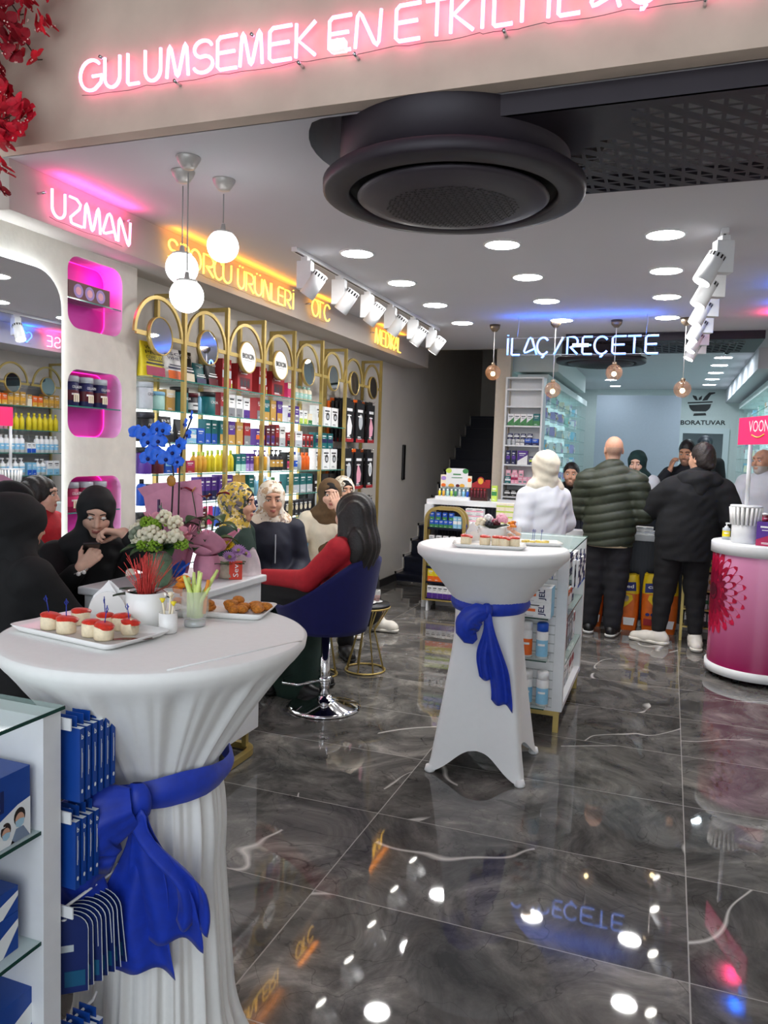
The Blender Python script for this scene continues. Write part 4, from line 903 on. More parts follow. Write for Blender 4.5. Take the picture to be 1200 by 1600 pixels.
S1=[(.0,.0,.1),(.01,-.01,.3),(.025,-.02,.48),(.01,-.03,.62),(-.05,-.04,.70),(-.13,-.04,.69)]; S2=[(.02,.01,.1),(.04,0,.3),(.05,-.01,.5),(.075,-.02,.64),(.12,-.02,.74)]
MB().tube(S1,.004,STM,7).build('stem',t); MB().tube(S2,.004,STM,7).build('stem',t)
def orchid(s):
    q=MB()
    for a,L,W in ((PI/2,.034,.03),(PI*.5+2.2,.034,.026),(PI*.5-2.2,.034,.026),(.15,.036,.044),(PI-.15,.036,.044)):
        def f(u,v,a=a,L=L,W=W):
            w=W/2*math.sin(PI*min(1,v*.9+.08))**.7*(2*u-1); return ((math.cos(a)*L*v-math.sin(a)*w)*s,(-.004-.006*math.sin(PI*v)+.006*v)*s,(math.sin(a)*L*v+math.cos(a)*w)*s)
        q.grid(f,6,7,ORC)
    q.sph((0,-.008*s,-.004*s),.008*s,ORCD,8); return q
for k,(x,y,z,r) in enumerate(((-.155,-.05,.665,.5),(-.11,-.06,.66,.3),(-.085,-.06,.625,.0),(-.04,-.05,.685,-.2),(-.03,-.06,.63,.1),(.0,-.06,.68,-.4),(-.055,-.06,.58,.1),(-.02,-.07,.565,-.1),(.045,-.05,.58,-.3),(.02,-.07,.55,.2),(-.085,-.06,.55,.2),(.075,-.04,.615,-.6),(.11,-.03,.66,-.9),(.095,-.03,.71,-1.1),(.12,-.02,.745,-1.2),(.06,-.04,.54,.0))):
    o=orchid(1.15 if k<12 else .9).build('orchid_bloom',t); o.location=(x,y,z); o.rotation_euler=(-.1,r*.4,r+.35)
MB().sph((0.02,-.03,.45),.026,mat('amber_disc',(190,130,50),.4,noise=.3),14,sc=(1,.3,1)).build('dried_orange_slice',t)
MB().box(-.062,-.052,-.02,-.012,.12,.36,mat('purple_card_stick',(78,52,90),.4)).build('card_stick',t)
for k in range(5): leaf(MB(),(0,0,.12),k*1.25+.3,.8,.15,.055,mat('dark_leaf')).build('leaf',t)
# anthurium in pink paper
t=thing('anthurium_plant','red anthurium with green leaves in pink paper on the white podium','plant',(-2.0,3.08,PZ+.001))
MB().grid(lambda u,v:((.05+.012*math.sin(PI*v))*math.cos(2*PI*u)*(1+.04*math.sin(14*PI*u)),(.05+.012*math.sin(PI*v))*math.sin(2*PI*u)*(1+.04*math.sin(14*PI*u)),.11*v),36,6,PAPER,wrap=True).build('pot_wrap',t)
for k,(a,L,W,up,cu) in enumerate(((3.7,.21,.17,.95,.12),(5.3,.20,.17,.9,.1),(2.2,.19,.15,.85,.2),(.9,.18,.14,.9,.1),(4.5,.13,.16,.8,.25))):
    o=leaf(MB(),(.03*math.cos(a),.03*math.sin(a),.10),a,up,L,W,PAPER,cu,1.9).build('wrapping_paper',t); o.modifiers.new('solid','SOLIDIFY').thickness=.002
for k,(a,z,L,W) in enumerate(((3.6,.24,.13,.095),(3.2,.18,.13,.09),(.1,.24,.14,.085),(-.5,.28,.13,.08),(5.2,.2,.12,.09),(.6,.17,.14,.09),(4.4,.27,.11,.09),(1.7,.26,.12,.08),(2.4,.26,.12,.08),(4.8,.15,.11,.09))):
    q=MB(); leaf(q,(.04*math.cos(a),.04*math.sin(a),z),a,.75,L,W,GREEN,.75); q.tube([(0,0,.08),(.05*math.cos(a),.05*math.sin(a),z)],.0022,GREEN,5); q.build('leaf',t)
for k,(x,y,z,a) in enumerate(((-.075,-.02,.40,3.2),(.01,-.03,.375,5.0),(.045,.0,.385,.3))):
    q=MB(); leaf(q,(x,y,z),a,.7,.075,.07,mat('anthurium_red',(142,22,40),.25,noise=.15),.5); q.tube([(x,y,z),(x+.02,y-.004,z+.022)],.0035,mat('spadix',(214,150,90),.5),6); q.tube([(0,0,.1),(x*.6,y*.6,z*.6),(x,y,z)],.0022,GREEN,5); q.build('red_flower',t)
t=thing('blue_ribbon_bow','blue tulle bow lying between the wrapped plants','bow',(-2.07,2.93,PZ+.001))
for k,a in enumerate((.3,1.6,3.0,4.4)): leaf(MB(),(0,0,.015),a,.95,.10,.08,ORC,.1,1.8).build('ribbon_loop',t)
t=thing('flower_pot','small stone pot of yellow and lilac daisies on the podium','flower pot',(-1.915,3.13,PZ+.001))
MB().lathe([(.001,.001),(.038,0),(.046,.01),(.042,.07),(.038,.07),(.037,.055),(.001,.055)],mat('stone_pot',(168,154,136),.8,noise=.12,nscale=50,bump=.2),n=28,cap=False).build('pot',t)
def daisy(c,r,n=18):
    q=MB()
    for s in range(n): leaf(q,(0,0,0),s*2*PI/n,.45,r,r*.32,c,.15)
    for s in range(n): leaf(q,(0,0,.003),s*2*PI/n+.2,.8,r*.7,r*.28,c,.1)
    q.sph((0,0,.006),r*.25,mat('daisy_centre',(150,150,60),.6),8); return q
LIL=mat('lilac_petal',(178,132,186),.6); YEL=mat('yellow_petal',(226,190,40),.6)
for k,(x,y,z,c,r) in enumerate(((.0,-.01,.15,YEL,.036),(.05,.0,.13,LIL,.04),(.02,-.03,.10,LIL,.04),(.075,.02,.115,LIL,.034),(.0,.03,.14,YEL,.03))):
    o=daisy(c,r).build('daisy',t); o.location=(x,y,z); o.rotation_euler=(.7,.2,.4*k)
for a in range(8): leaf(MB(),(.01*math.cos(a),.01*math.sin(a),.06),a*.85,.45,.08,.04,GREEN).build('leaf',t)
o=MB().box(-.03,.03,-.012,.012,0,.085,mat('red_box',(214,66,48),.4)).text('Sev',(.012,-.0125,.012),(0,0,1),(-1,0,0),.06,.024,K('white')); o=o.build('gift_box'); o.location=(-1.895,3.235,PZ+.001); o.rotation_euler=(0,0,math.radians(35)); tag(o,'small red gift box printed Sev on the podium','gift box')
q=MB().grid(lambda u,v:((.12-.03*v)*math.cos(2*PI*u)*(1+.10*math.sin(6*PI*u+3*v)),(.05-.012*v)*math.sin(2*PI*u)*(1+.1*math.sin(10*PI*u)),.105*v*(1+.2*math.cos(2*PI*u))+.008*math.sin(14*PI*u)*v),40,10,mat('pale_plastic_bag',(240,226,230),.35,alpha=.72,noise=.1),wrap=True)
o=q.build('plastic_bag'); o.location=(-1.925,3.345,PZ+.001); o.rotation_euler=(0,0,math.radians(40)) ; tag(o,'crumpled pale pink plastic bag at the podium end','plastic bag'); o.location=(-1.93,3.22,PZ+.001); bpy.data.objects['gift_box.001'].location=(-1.872,3.12,PZ+.001) if 'gift_box.001' in bpy.data.objects else None
# ---------------- blue bar chair and gold wire tables ----------------
VEL=mat('navy_velvet',(8,12,78),.85,noise=.06,nscale=30,sheen=.05)
CHX,CHY=-1.812,4.03
t=thing('bar_chair','navy velvet swivel bar chair on a chrome pedestal','chair',(CHX,CHY,0),math.radians(-100))   # local front is -y
MB().lathe([(.001,.006),(.02,.006),(.213,.003),(.214,.009),(.19,.02),(.09,.045),(.045,.062),(.04,.075),(.03,.08)],CHROME,n=56,cap=False).build('base',t)
MB().lathe([(.03,.078),(.03,.30),(.025,.302),(.025,.46)],CHROME,n=28).build('pole',t)
MB().tube([(-.02,-.02,.16),(-.15,-.09,.155),(-.17,-.17,.155),(-.1,-.22,.155),(.1,-.22,.155),(.17,-.17,.155),(.15,-.09,.155),(.02,-.02,.16)],.008,CHROME,10).lathe([(.036,0),(.036,.04)],CHROME,(0,0,.145),20).build('footrest',t)
MB().lathe([(.001,.46),(.16,.46),(.22,.475),(.24,.51),(.235,.55),(.20,.57),(.001,.575)],VEL,n=40,cap=False).build('seat',t)
def shell(u,v):
    a=math.radians(-128+256*u); top=.62+.30*(math.cos(a*.72)**2 if abs(a)<2.18 else 0); bot=.47
    th=.0; z=bot+(top-bot)*v; r=.235+.055*v**.8+.02*v; return (r*math.sin(a),r*math.cos(a)*1.0,z)
def shell_in(u,v):
    x,y,z=shell(u,v); k=1-.035/math.hypot(x,y); return (x*k,y*k,z)
nu,nv=48,12; V=[shell(i/nu,j/nv) for j in range(nv+1) for i in range(nu+1)]+[shell_in(i/nu,j/nv) for j in range(nv+1) for i in range(nu+1)]; W=nu+1; N=W*(nv+1); F=[]
for j in range(nv):
    for i in range(nu): F+=[(j*W+i,j*W+i+1,(j+1)*W+i+1,(j+1)*W+i),(N+j*W+i,N+(j+1)*W+i,N+(j+1)*W+i+1,N+j*W+i+1)]
for i in range(nu): F+=[(nv*W+i,nv*W+i+1,N+nv*W+i+1,N+nv*W+i),(i,N+i,N+i+1,i+1)]
for j in range(nv): F+=[(j*W,(j+1)*W,N+(j+1)*W,N+j*W),(j*W+nu,N+j*W+nu,N+(j+1)*W+nu,(j+1)*W+nu)]
MB().add(V,F,VEL,True).build('backrest',t)
def wire_table(name,label,x,y,r0,rm,r1,h,top,n,group,cat='side table'):
    t=thing(name,label,cat,(x,y,0),0,group); f=.007
    MB().tube([(r0*math.cos(a),r0*math.sin(a),f) for a in [2*PI*i/36 for i in range(36)]],f,GOLD,8,True).build('bottom_ring',t)
    MB().tube([(r1*math.cos(a),r1*math.sin(a),h-.012) for a in [2*PI*i/36 for i in range(36)]],f,GOLD,8,True).build('top_ring',t)
    for i in range(n):
        a=2*PI*i/n; MB().tube([(r0*math.cos(a),r0*math.sin(a),f),(rm*math.cos(a),rm*math.sin(a),h*.62),(r1*math.cos(a),r1*math.sin(a),h-.012)],.005,GOLD,7).build('wire_leg',t)
    MB().lathe([(.001,h-.005),(r1,h-.005),(r1+.004,h),(r1,h+top),(.001,h+top+.001)],BLACK if top<.03 else mat('cream_cushion',(206,196,180),.8),n=36,cap=False).build('tabletop' if top<.03 else 'cushion',t); return t
wire_table('wire_side_table','gold wire side table with round dark top holding tea','%s'%0 and -1.89,4.84,.135,.06,.155,.455,.012,8,None) if False else None
wire_table('wire_side_table','gold wire side table with round dark top holding tea',-1.88,4.85,.135,.06,.155,.455,.012,8,None)
wire_table('wire_stool','gold wire stool with cushion behind the navy bar chair',-2.12,4.62,.12,.075,.16,.44,.05,8,'gold wire stools','stool')
o=MB().lathe([(.001,0),(.055,0),(.085,.010),(.083,.012),(.055,.004),(.001,.004)],PORC,n=32,cap=False).build('dessert_plate'); o.location=(-1.89,4.82,.469); tag(o,'white dessert plate on the gold wire side table','plate')
o=MB().bx((0,0,.012),(.05,.035,.02),mat('chocolate_cake',(44,26,22),.7,noise=.3,nscale=80)).bx((.02,.015,.01),(.03,.02,.014),mat('chocolate_cake')).build('cake_slice',bev=.003); o.location=(-1.885,4.815,.4745); tag(o,'dark chocolate cake pieces on the dessert plate','cake')
t=thing('tea_glass','tulip glass half full of dark tea on a saucer','tea glass',(-1.83,4.90,.469))
MB().lathe([(.001,0),(.035,0),(.042,.006),(.001,.004)],PORC,n=24,cap=False).build('saucer',t); MB().lathe([(.02,.006),(.024,.03),(.026,.085),(.025,.085),(.022,.03),(.001,.008)],CLEAR,n=24,cap=False).build('glass',t); MB().lathe([(.001,.01),(.020,.01),(.0225,.045),(.001,.045)],mat('tea',(120,24,12),.1),n=20,cap=False).build('tea',t)
# ---------------- gondola displays ----------------
def gondola(label,x0,x1,y0,y1,h,shz,slat_end):
    cx,cy=(x0+x1)/2,(y0+y1)/2; t=thing('gondola_display',label,'display shelf',(cx,cy,0)); a,b,c,d=x0-cx,x1-cx,y0-cy,y1-cy; e=.045
    for y in (c,d-e): MB().box(a,b,y,y+e,.12,h-.008,WHITE).build('end_panel',t)
    MB().box(a+.02,b-.001,c+e,d-e,.12,.15,WHITE).build('base_shelf',t); MB().box(-.012,.012,c+e,d-e,.15,h-.05,WHITE).build('centre_panel',t)
    o=MB().box(a-.005,b+.005,c-.005,d+.005,h-.007,h,GLASS); o.box(b+.005,b+.0065,c-.005,d+.005,h-.007,h,mat('dark_glass_edge',(20,62,54),.15)).box(a-.005,b+.0065,c-.0065,c-.005,h-.007,h,mat('dark_glass_edge')); o.build('glass_top',t)
    for z in shz: MB().box(.014,b-.006,c+e+.001,d-e-.001,z-.007,z,GLASS).box(b-.006,b-.0045,c+e+.001,d-e-.001,z-.007,z,mat('dark_glass_edge')).build('glass_shelf',t)
    yy=c-.004 if slat_end<0 else d+.004; m=MB()
    n=int((h-.2)/.05)
    for k in range(n): m.box(a+.03,b-.055,min(yy,yy+.003*slat_end)-.0005,max(yy,yy+.003*slat_end)+.0005,.145+k*.05,.145+k*.05+.043,WHITE)
    m.box(a+.03,b-.055,c-.0055 if slat_end<0 else d,c if slat_end<0 else d+.0055,.14,.15+n*.05,mat('slat_groove',(176,180,180),.5)); m.build('slat_panel',t)
    m=MB()
    for x in (a+.015,b-.045):
        for y in (c+.01,d-.04): m.box(x,x+.03,y,y+.03,0,.12,GOLD); 
    for y in (c+.01,d-.04): m.box(a+.045,b-.045,y,y+.03,.09,.12,GOLD)
    for x in (a+.015,b-.045): m.box(x,x+.03,c+.04,d-.04,.09,.12,GOLD)
    m.build('base_frame',t); return t
gondola('white gondola display with glass shelves behind the stretch covered table',-.98,-.477,4.187,5.113,.995,(.80,.62,.36),-1)
BG=Matrix.Translation((-.477,4.187,0))@Matrix.Rotation(PI/2,4,'Z')    # right face: u along +Y, front +X
GG='goods on the far gondola'
row(.05,.88,.80,['3 c white navy diag 90 120 60','2 c navy white mid 80 130 60','3 c white silver low 90 110 60'],'on the gondola top right shelf',GG,BG,.07)
row(.05,.88,.62,['c orange white mid 60 120 50','3 c white blue low 60 140 60','2 c white orange top 90 100 60','c navy white mid 80 120 60'],'on the gondola second right shelf',GG,BG,.07)
row(.05,.88,.36,['3 c red maroon low 110 215 60','3 c grey silver mid 80 190 60','c white red top 90 160 60'],'on the gondola third right shelf',GG,BG,.07)
row(.05,.88,.151,['2 c navy black mid 60 130 60','3 c white silver low 100 120 70','2 c white red mid 110 170 70'],'on the gondola bottom right shelf',GG,BG,.07)
for r_,z0 in enumerate((.955,)):
    for hi,u in enumerate((.16,.26,.36,.46)):
        for j in range(2):
            o=hangpack('toothbrush_pack',.07,.15,.012,'white' if hi%2==0 else 'navy','navy' if hi%2==0 else 'white','mid'); put(o,u,z0-.17,'hanging white navy pack, %s along the gondola side, %s'%(ORD[hi],['inner','outer'][j]),'pack','packs hanging on the far gondola',-.012-.02*j,0,BG)
# near end: small glass ledges with spray cans and cartons
for z,l in ((.875,'top'),(.655,'second'),(.43,'third'),(.175,'lowest')):
    o=MB().box(-.95,-.55,4.03,4.178,z-.006,z,GLASS).box(-.95,-.55,4.0285,4.03,z-.006,z,mat('dark_glass_edge')).box(-.552,-.546,4.10,4.178,z-.02,z+.012,CHROME).build('glass_ledge'); tag(o,'%s small glass ledge on the gondola near end'%l,'shelf','glass ledges on the gondola end')
BE=Matrix.Translation((-.95,4.18,0))
for k,(u,z) in enumerate(((.26,.656),(.26,.737))):
    o=carton('heating_pad_box',.30,.08,.12,'white','sky','side'); m=MB(); m.quad((-.15,-.0608,.0),(0,-.0608,.0),(-.03,-.0608,.08),(-.15,-.0608,.08),K('sky')).quad((-.02,-.0612,.03),(.07,-.0612,.03),(.07,-.0612,.045),(-.02,-.0612,.045),K('orange')).text('JEL',(.125,-.0612,.012),(0,0,1),(-1,0,0),.056,.04,K('navy'),bold=True); m.build('print',o)
    put(o,u,z,'white and sky blue gel box, %s of two stacked on the gondola end'%['lower','upper'][k],'box',None,-.08,0,BE)
row(.16,.46,.43,['2 s white white orange 60 190 60','s white blue sky 62 190 62'],'on the third end ledge',GG,BE,-.08)
row(.16,.46,.175,['c white silver mid 70 190 60','s white white sky 62 180 62','s white white sky 64 185 64'],'on the lowest end ledge',GG,BE,-.08)
row(.2,.44,.875,['2 c white silver low 90 60 60'],'on the top end ledge',GG,BE,-.08)
# foreground gondola
gondola('white gondola display with green edged glass top at the lower left',-1.62,-1.085,.25,1.168,.985,(.752,.53,.33),1)
BF=Matrix.Translation((-1.085,.25,0))@Matrix.Rotation(PI/2,4,'Z')
o=MB(); BLU=mat('medical_blue',(18,66,150),.35,noise=.05); WB=mat('medical_white',(232,236,238),.35); SKN=mat('print_skin',(206,160,136),.5); MSK=mat('print_mask',(160,196,216),.5)
o.box(-.36,0,-.11,0,0,.135,BLU)
fy=-.1105
def pq(pts,m,k=0): o.add([(x,fy-.0004*k,z) for x,z in pts],[tuple(range(len(pts)))],m)
pq([(-.36,.05)]+[(-.20+.13*math.cos(a),.075+.055*math.sin(a)) for a in [PI*i/12-PI/2 for i in range(13)]]+[(-.36,.135)],WB,1)
pq([(-.36,.0),(0,.0),(0,.075),(-.03,.07),(-.08,.05),(-.13,.02),(-.2,.012),(-.36,.01)],WB,1)
o.text('med',(-.168,fy-.001,.068),(1,0,0),(0,0,1),.105,.042,mat('medical_navy',(14,34,92),.4),bold=True); o.text('TEKLİ',(-.150,fy-.001,.040),(1,0,0),(0,0,1),.09,.016,WB)
for cx,cz,s,hair in ((-.026,.044,.72,(34,26,24)),(-.058,.030,.62,(40,28,24))):
    pq([(cx+.019*s*math.cos(a),cz+.002+.024*s*math.sin(a)) for a in [2*PI*i/16 for i in range(16)]],C(*hair),2)
    pq([(cx+.015*s*math.cos(a),cz-.004+.019*s*math.sin(a)) for a in [2*PI*i/16 for i in range(16)]],SKN,3)
    pq([(cx-.015*s,cz-.006*s),(cx-.012*s,cz-.02*s),(cx,cz-.026*s),(cx+.012*s,cz-.02*s),(cx+.015*s,cz-.006*s),(cx,cz-.002*s)],MSK,4)
    pq([(cx-.03*s,0.0005),(cx-.012*s,cz-.026*s),(cx+.012*s,cz-.026*s),(cx+.034*s,0.0005)],C(120,136,160) if s>.7 else WB,2)
o.add([(-.36,-.11,.1356),(-.14,-.11,.1356),(-.05,-.07,.1356),(-.03,-.03,.1356),(-.08,-.004,.1356),(-.36,-.002,.1356)],[(0,1,2,3,4,5)],WB); o.add([(-.105,-.07,.136),(-.06,-.06,.136),(-.055,-.04,.136),(-.1,-.035,.136)],[(0,1,2,3)],MSK)
put(o.build('face_mask_box'),.855,.7535,'large blue and white face mask box printed with two masked people','box',None,.125,0,BF)
for k,(z,u,h,w_,l) in enumerate(((.531,.795,.075,.09,'on the middle shelf, lower'),(.607,.795,.05,.09,'on the middle shelf, upper'),(.331,.83,.10,.15,'on the lowest glass shelf'),(.151,.80,.15,.2,'on the base shelf'))):
    m=MB(); m.box(-w_/2,w_/2,-.08,.08,0,h,BLU); m.add([(-w_/2,-.0805,0),(w_/2*.2,-.0805,0),(w_/2,-.0805,h*.6),(w_/2,-.0805,h*.8),(-w_/2,-.0805,h*.25)],[(0,1,2,3,4)],WB); put(m.build('blue_box'),u,z,'blue medical box %s of the foreground gondola'%l,'box','blue boxes in the foreground gondola',.11,0,BF)
# hooks on the far end of the foreground gondola
def endhook(x,z,l,n): 
    t=thing('display_hook',l,'hook',(x,1.178,z),0,'hooks on the foreground gondola'); MB().tube([(0,0,0),(0,n,0),(0,n+.012,.012)],.0032,mat('white_hook',(230,230,230),.3),6).build('prong',t); MB().box(-.03,.03,.0,.003,-.012,.012,WHITE).build('back_plate',t)
endhook(-1.10,.945,'white hook of the top row of narrow blue cartons',.13); endhook(-1.10,.755,'white hook of the second row of narrow blue cartons',.13); endhook(-1.095,.56,'white hook of the fanned blue cards',.16); endhook(-1.10,.30,'white hook of the lowest row of blue cartons',.1)
def narrow(x,y,ztop,label,group,h=.15,rz=0):
    m=MB(); m.box(-.035,.035,-.0058,.0058,0,h,BLU).box(-.022,.022,-.0008,.0008,h,h+.022,BLU).quad((-.036,-.006,h+.0004),(.036,-.006,h+.0004),(.036,.006,h+.0004),(-.036,.006,h+.0004),WB)
    m.text('b',(.0356,-.003,h-.022),(0,1,0),(0,0,1),.006,.011,WB,bold=True); m.quad((.0356,-.0015,.05),(.0356,.0,.05),(.0356,.0,.11),(.0356,-.0015,.11),WB).quad((.0356,.001,.06),(.0356,.0017,.06),(.0356,.0017,.1),(.0356,.001,.1),WB)
    m.add([(.0357,.0028*math.cos(a*PI/6),.022+.0045*math.sin(a*PI/6)) for a in range(12)],[tuple(range(12))],WB)
    o=m.build('bandage_carton'); o.location=(x,y,ztop-h-.02); o.rotation_euler=(0,0,rz); return tag(o,label,'carton',group)
for i in range(6): narrow(-1.093,1.196+.0185*i,.955,'narrow blue bandage carton, %s from the post on the top hook'%ORD[i],'narrow blue cartons on the top hook')
for i in range(4): narrow(-1.10,1.192+.0185*i,.765,'narrow blue bandage carton, %s from the post on the second hook'%ORD[i],'narrow blue cartons on the second hook',.14)
for i in range(4): narrow(-1.09,1.195+.0185*i,.31,'narrow blue bandage carton, %s from the post on the lowest hook'%ORD[i],'narrow blue cartons on the lowest hook',.14)
CARD=mat('card_navy',(16,36,96),.35,noise=.05)
for i in range(9):
    m=MB(); P=[(x,z) for x,z in [(-.045,-.17),(.045,-.17)]]+arc(0,-.03,.045,.04,0,180,12); M=Matrix.Rotation(PI/2,4,'X'); m.prism(P,.0012,CARD,M=M); 
    m.prism([(x*1.03,z*1.01+.0005) for x,z in P],.0006,WB,M=Matrix.Translation((0,.0012,0))@M); m.box(-.018,.018,-.0022,-.0012,-.075,-.06,mat('pale_window',(190,200,206),.3))
    m.box(.0,.04,-.0022,-.0012,-.155,-.12,mat('teal_print',(20,84,120),.3)); m.lathe([(.006,0),(.001,.001)],WB,(0,-.0024,.0),10)
    o=m.build('blister_card'); o.location=(-1.097,1.19+.0135*i,.535); o.rotation_euler=(.08+.04*(i%3),0,math.radians(38-4*i)); tag(o,'fanned navy card pack, %s from the post on the third hook'%ORD[i],'card pack','fanned navy card packs')
# ---------------- sales counter ----------------
t=thing('sales_counter','long dark slatted sales counter with white top across the back','counter',(0,7.2,0))
MB().box(-2.2,.62,-.02,.55,1.0,1.05,WHITE).build('counter_top',t,bev=.004)
MB().box(-2.1,.6,.06,.5,.06,1.0,NAVY).build('body',t); m=MB()
for k in range(90): m.box(-2.08+.03*k,-2.065+.03*k,.045,.06,.06,.999,NAVY)
m.build('slats',t); MB().box(-2.18,.35,-.12,.045,.79,.845,WHITE).build('front_ledge',t,bev=.003); MB().box(-2.2,-2.13,-.07,.4,0,1.0,WHITE).build('side_panel',t); MB().box(-2.1,.6,.08,.48,0,.06,WHITE).build('plinth',t)
BC=Matrix.Translation((-2.2,7.2,0))
def stack(u,z,w,h,d,n,lv,c1,c2,st,label,group,yy,base=BC):
    k=0
    for l in range(lv):
        for i in range(n-(l if n>2 else 0)):
            o=carton('small_carton',w,h,d,c1,c2,st); put(o,u+i*(w+.002)+(l*w*.2 if n>2 else 0),z+l*(h+.0005)+.0005,'%s, %s from left, %s layer'%(label,ORD[i],['bottom','second','third','fourth','fifth','sixth'][l]),'carton',group,yy,0,base)
stack(.45,.845,.085,.045,.07,2,3,'white','rose','mid','white carton on the counter ledge beside the gold rack','white cartons on the ledge',-.04)
stack(.74,.845,.08,.05,.07,2,4,'cream','lime','mid','cream carton on the ledge behind the table flowers','cream cartons on the ledge',-.04)
stack(1.90,.845,.07,.032,.07,4,2,'white','silver','mid','white carton on the ledge beside the bald man','white cartons by the bald man',-.03)
# tester display, dark display, green carton on the counter
t=thing('tester_display','white tester display with leafy picture board and rows of vials','display',(-1.965,7.36,1.051))
m=MB().box(-.17,.17,-.11,.06,0,.03,WHITE); m.box(-.15,.15,.04,.06,.03,.12,mat('clear_teal_plastic',(120,150,160),.1,alpha=.5)); m.build('tray',t)
m=MB(); m.prism(rrect(-.11,.11,.1,.30,.03,4),.006,WHITE,M=Matrix.Translation((0,.055,0))@Matrix.Rotation(PI/2,4,'X')); m.box(-.165,-.105,.05,.055,.1,.235,K('cream')).box(.1,.15,.05,.055,.1,.23,K('cream'))
for x,z,c,r in ((-.135,.20,'lilac',.026),(-.135,.13,'orange',.024),(.125,.19,'orange',.024),(-.085,.275,'lime',.03),(.085,.275,'green',.03),(-.055,.125,'amber',.03),(.01,.13,'maroon',.02),(.055,.13,'amber',.026)): m.add([(x+r*math.cos(a*PI/7),.0478 if abs(x)<.1 else .0492,z+r*.8*math.sin(a*PI/7)) for a in range(14)],[tuple(range(13,-1,-1))],K(c))
m.quad((-.04,.0475,.235),(.04,.0475,.235),(.04,.0475,.247),(-.04,.0475,.247),K('green')).quad((-.055,.0475,.205),(.055,.0475,.205),(.055,.0475,.212),(-.055,.0475,.212),K('green'))
m.build('picture_board',t)
for k in range(8): m=MB().cyl((-.14+.04*k,-.06,.03),.013,.05,K(['yellow','amber','mint','lime','green','silver','sky','blue'][k]),10).cyl((-.14+.04*k,-.06,.08),.009,.02,K('white'),8); m.build('vial',t)
t=thing('vial_display','dark red counter display with round emblem and rows of vials','display',(-1.72,7.36,1.051))
MB().box(-.09,.09,-.06,.06,0,.12,mat('dark_red_box',(58,22,20),.4)).build('box',t); m=MB().prism([(x,z) for x,z in arc(-.005,.185,.035,.042,0,180,14)]+[(-.09,.16),(-.09,.12),(.09,.12),(.09,.20),(.04,.20),(.04,.17)],.004,K('red'),M=Matrix.Translation((0,.05,0))@Matrix.Rotation(PI/2,4,'X')); m.add([(-.005+.026*math.cos(a*PI/8),.0455,.185+.03*math.sin(a*PI/8)) for a in range(16)],[tuple(range(15,-1,-1))],K('amber')); m.build('header_card',t)
for k in range(5): MB().cyl((-.064+.032*k,-.066,.03),.01,.07,K('maroon'),10).cyl((-.064+.032*k,-.066,.10),.011,.015,K('red'),10).build('vial',t)
put(carton('green_carton',.05,.15,.05,'lime','green','mid'),.63,1.051,'bright green carton standing beside the dark red display','carton',None,.15,0,BC)
# gold rack at the counter end
t=thing('gold_rack','gold framed rack with rounded top and stocked shelves at the counter end','rack',(-1.945,7.02,0))
for y in (-.05,.05):
    P=[(-.185,.11)]+[(-.185,.85)]+[(x,z) for x,z in arc(-.075,.86,.11,.12,180,90,8)]+[(x,z) for x,z in arc(.075,.86,.11,.12,90,0,8)]+[(.185,.11)]
    MB().tube([(x,y,z) for x,z in P],1,GOLD,closed=True,flat=(.028,.03)).build('hoop',t)
RZ=[.80,.585,.43,.285,.125]
for z in RZ: MB().box(-.165,.165,-.06,.06,z-.02,z,NAVY).build('shelf',t)
for x in (-.16,.14): MB().box(x,x+.02,-.05,.05,0,.10,WHITE).build('foot',t)
BK=Matrix.Translation((-2.11,7.02,0))
RG_='boxes in the gold rack'
for s,(z,codes) in enumerate(((.8,['5 c blue green low 42 70 40','2 c sky white mid 38 110 40']),(.8705,['4 c blue green low 42 70 40']),(.585,['6 c white grey mid 48 75 40']),(.661,['4 c white silver mid 48 60 40']),(.43,['5 c lime white mid 58 110 40']),(.285,['5 c yellow orange low 60 120 45']),(.125,['6 c white purple low 50 120 45']))):
    row(.0,.33,z,codes,'%s gold rack tier'%['top','upper stacked','second','upper second','third','fourth','lowest'][s],RG_,BK,-.03)
# low rack by the kiosk
t=thing('gold_rack','low gold rack of small boxes between the counter and the pink kiosk','rack',(.30,6.98,0))
for x in (-.14,.14):
    for y in (-.1,.05): MB().box(x-.01,x+.01,y-.01,y+.01,0,.6,GOLD).build('post',t)
for z in (.12,.27,.43,.6): MB().box(-.13,.13,-.09,.04,z-.012,z,GOLD).build('shelf',t)
BL_=Matrix.Translation((.17,6.98,0))
for s,(z,codes) in enumerate(((.12,['4 c white dark low 50 110 50']),(.27,['4 c white green mid 52 120 50']),(.43,['3 c cream amber disc 70 130 50']),(.6,['3 c lime green mid 70 80 50']))): row(.0,.26,z,codes,'low rack shelf %s'%['one','two','three','four'][s],'boxes in the low gold rack',BL_,-.03)
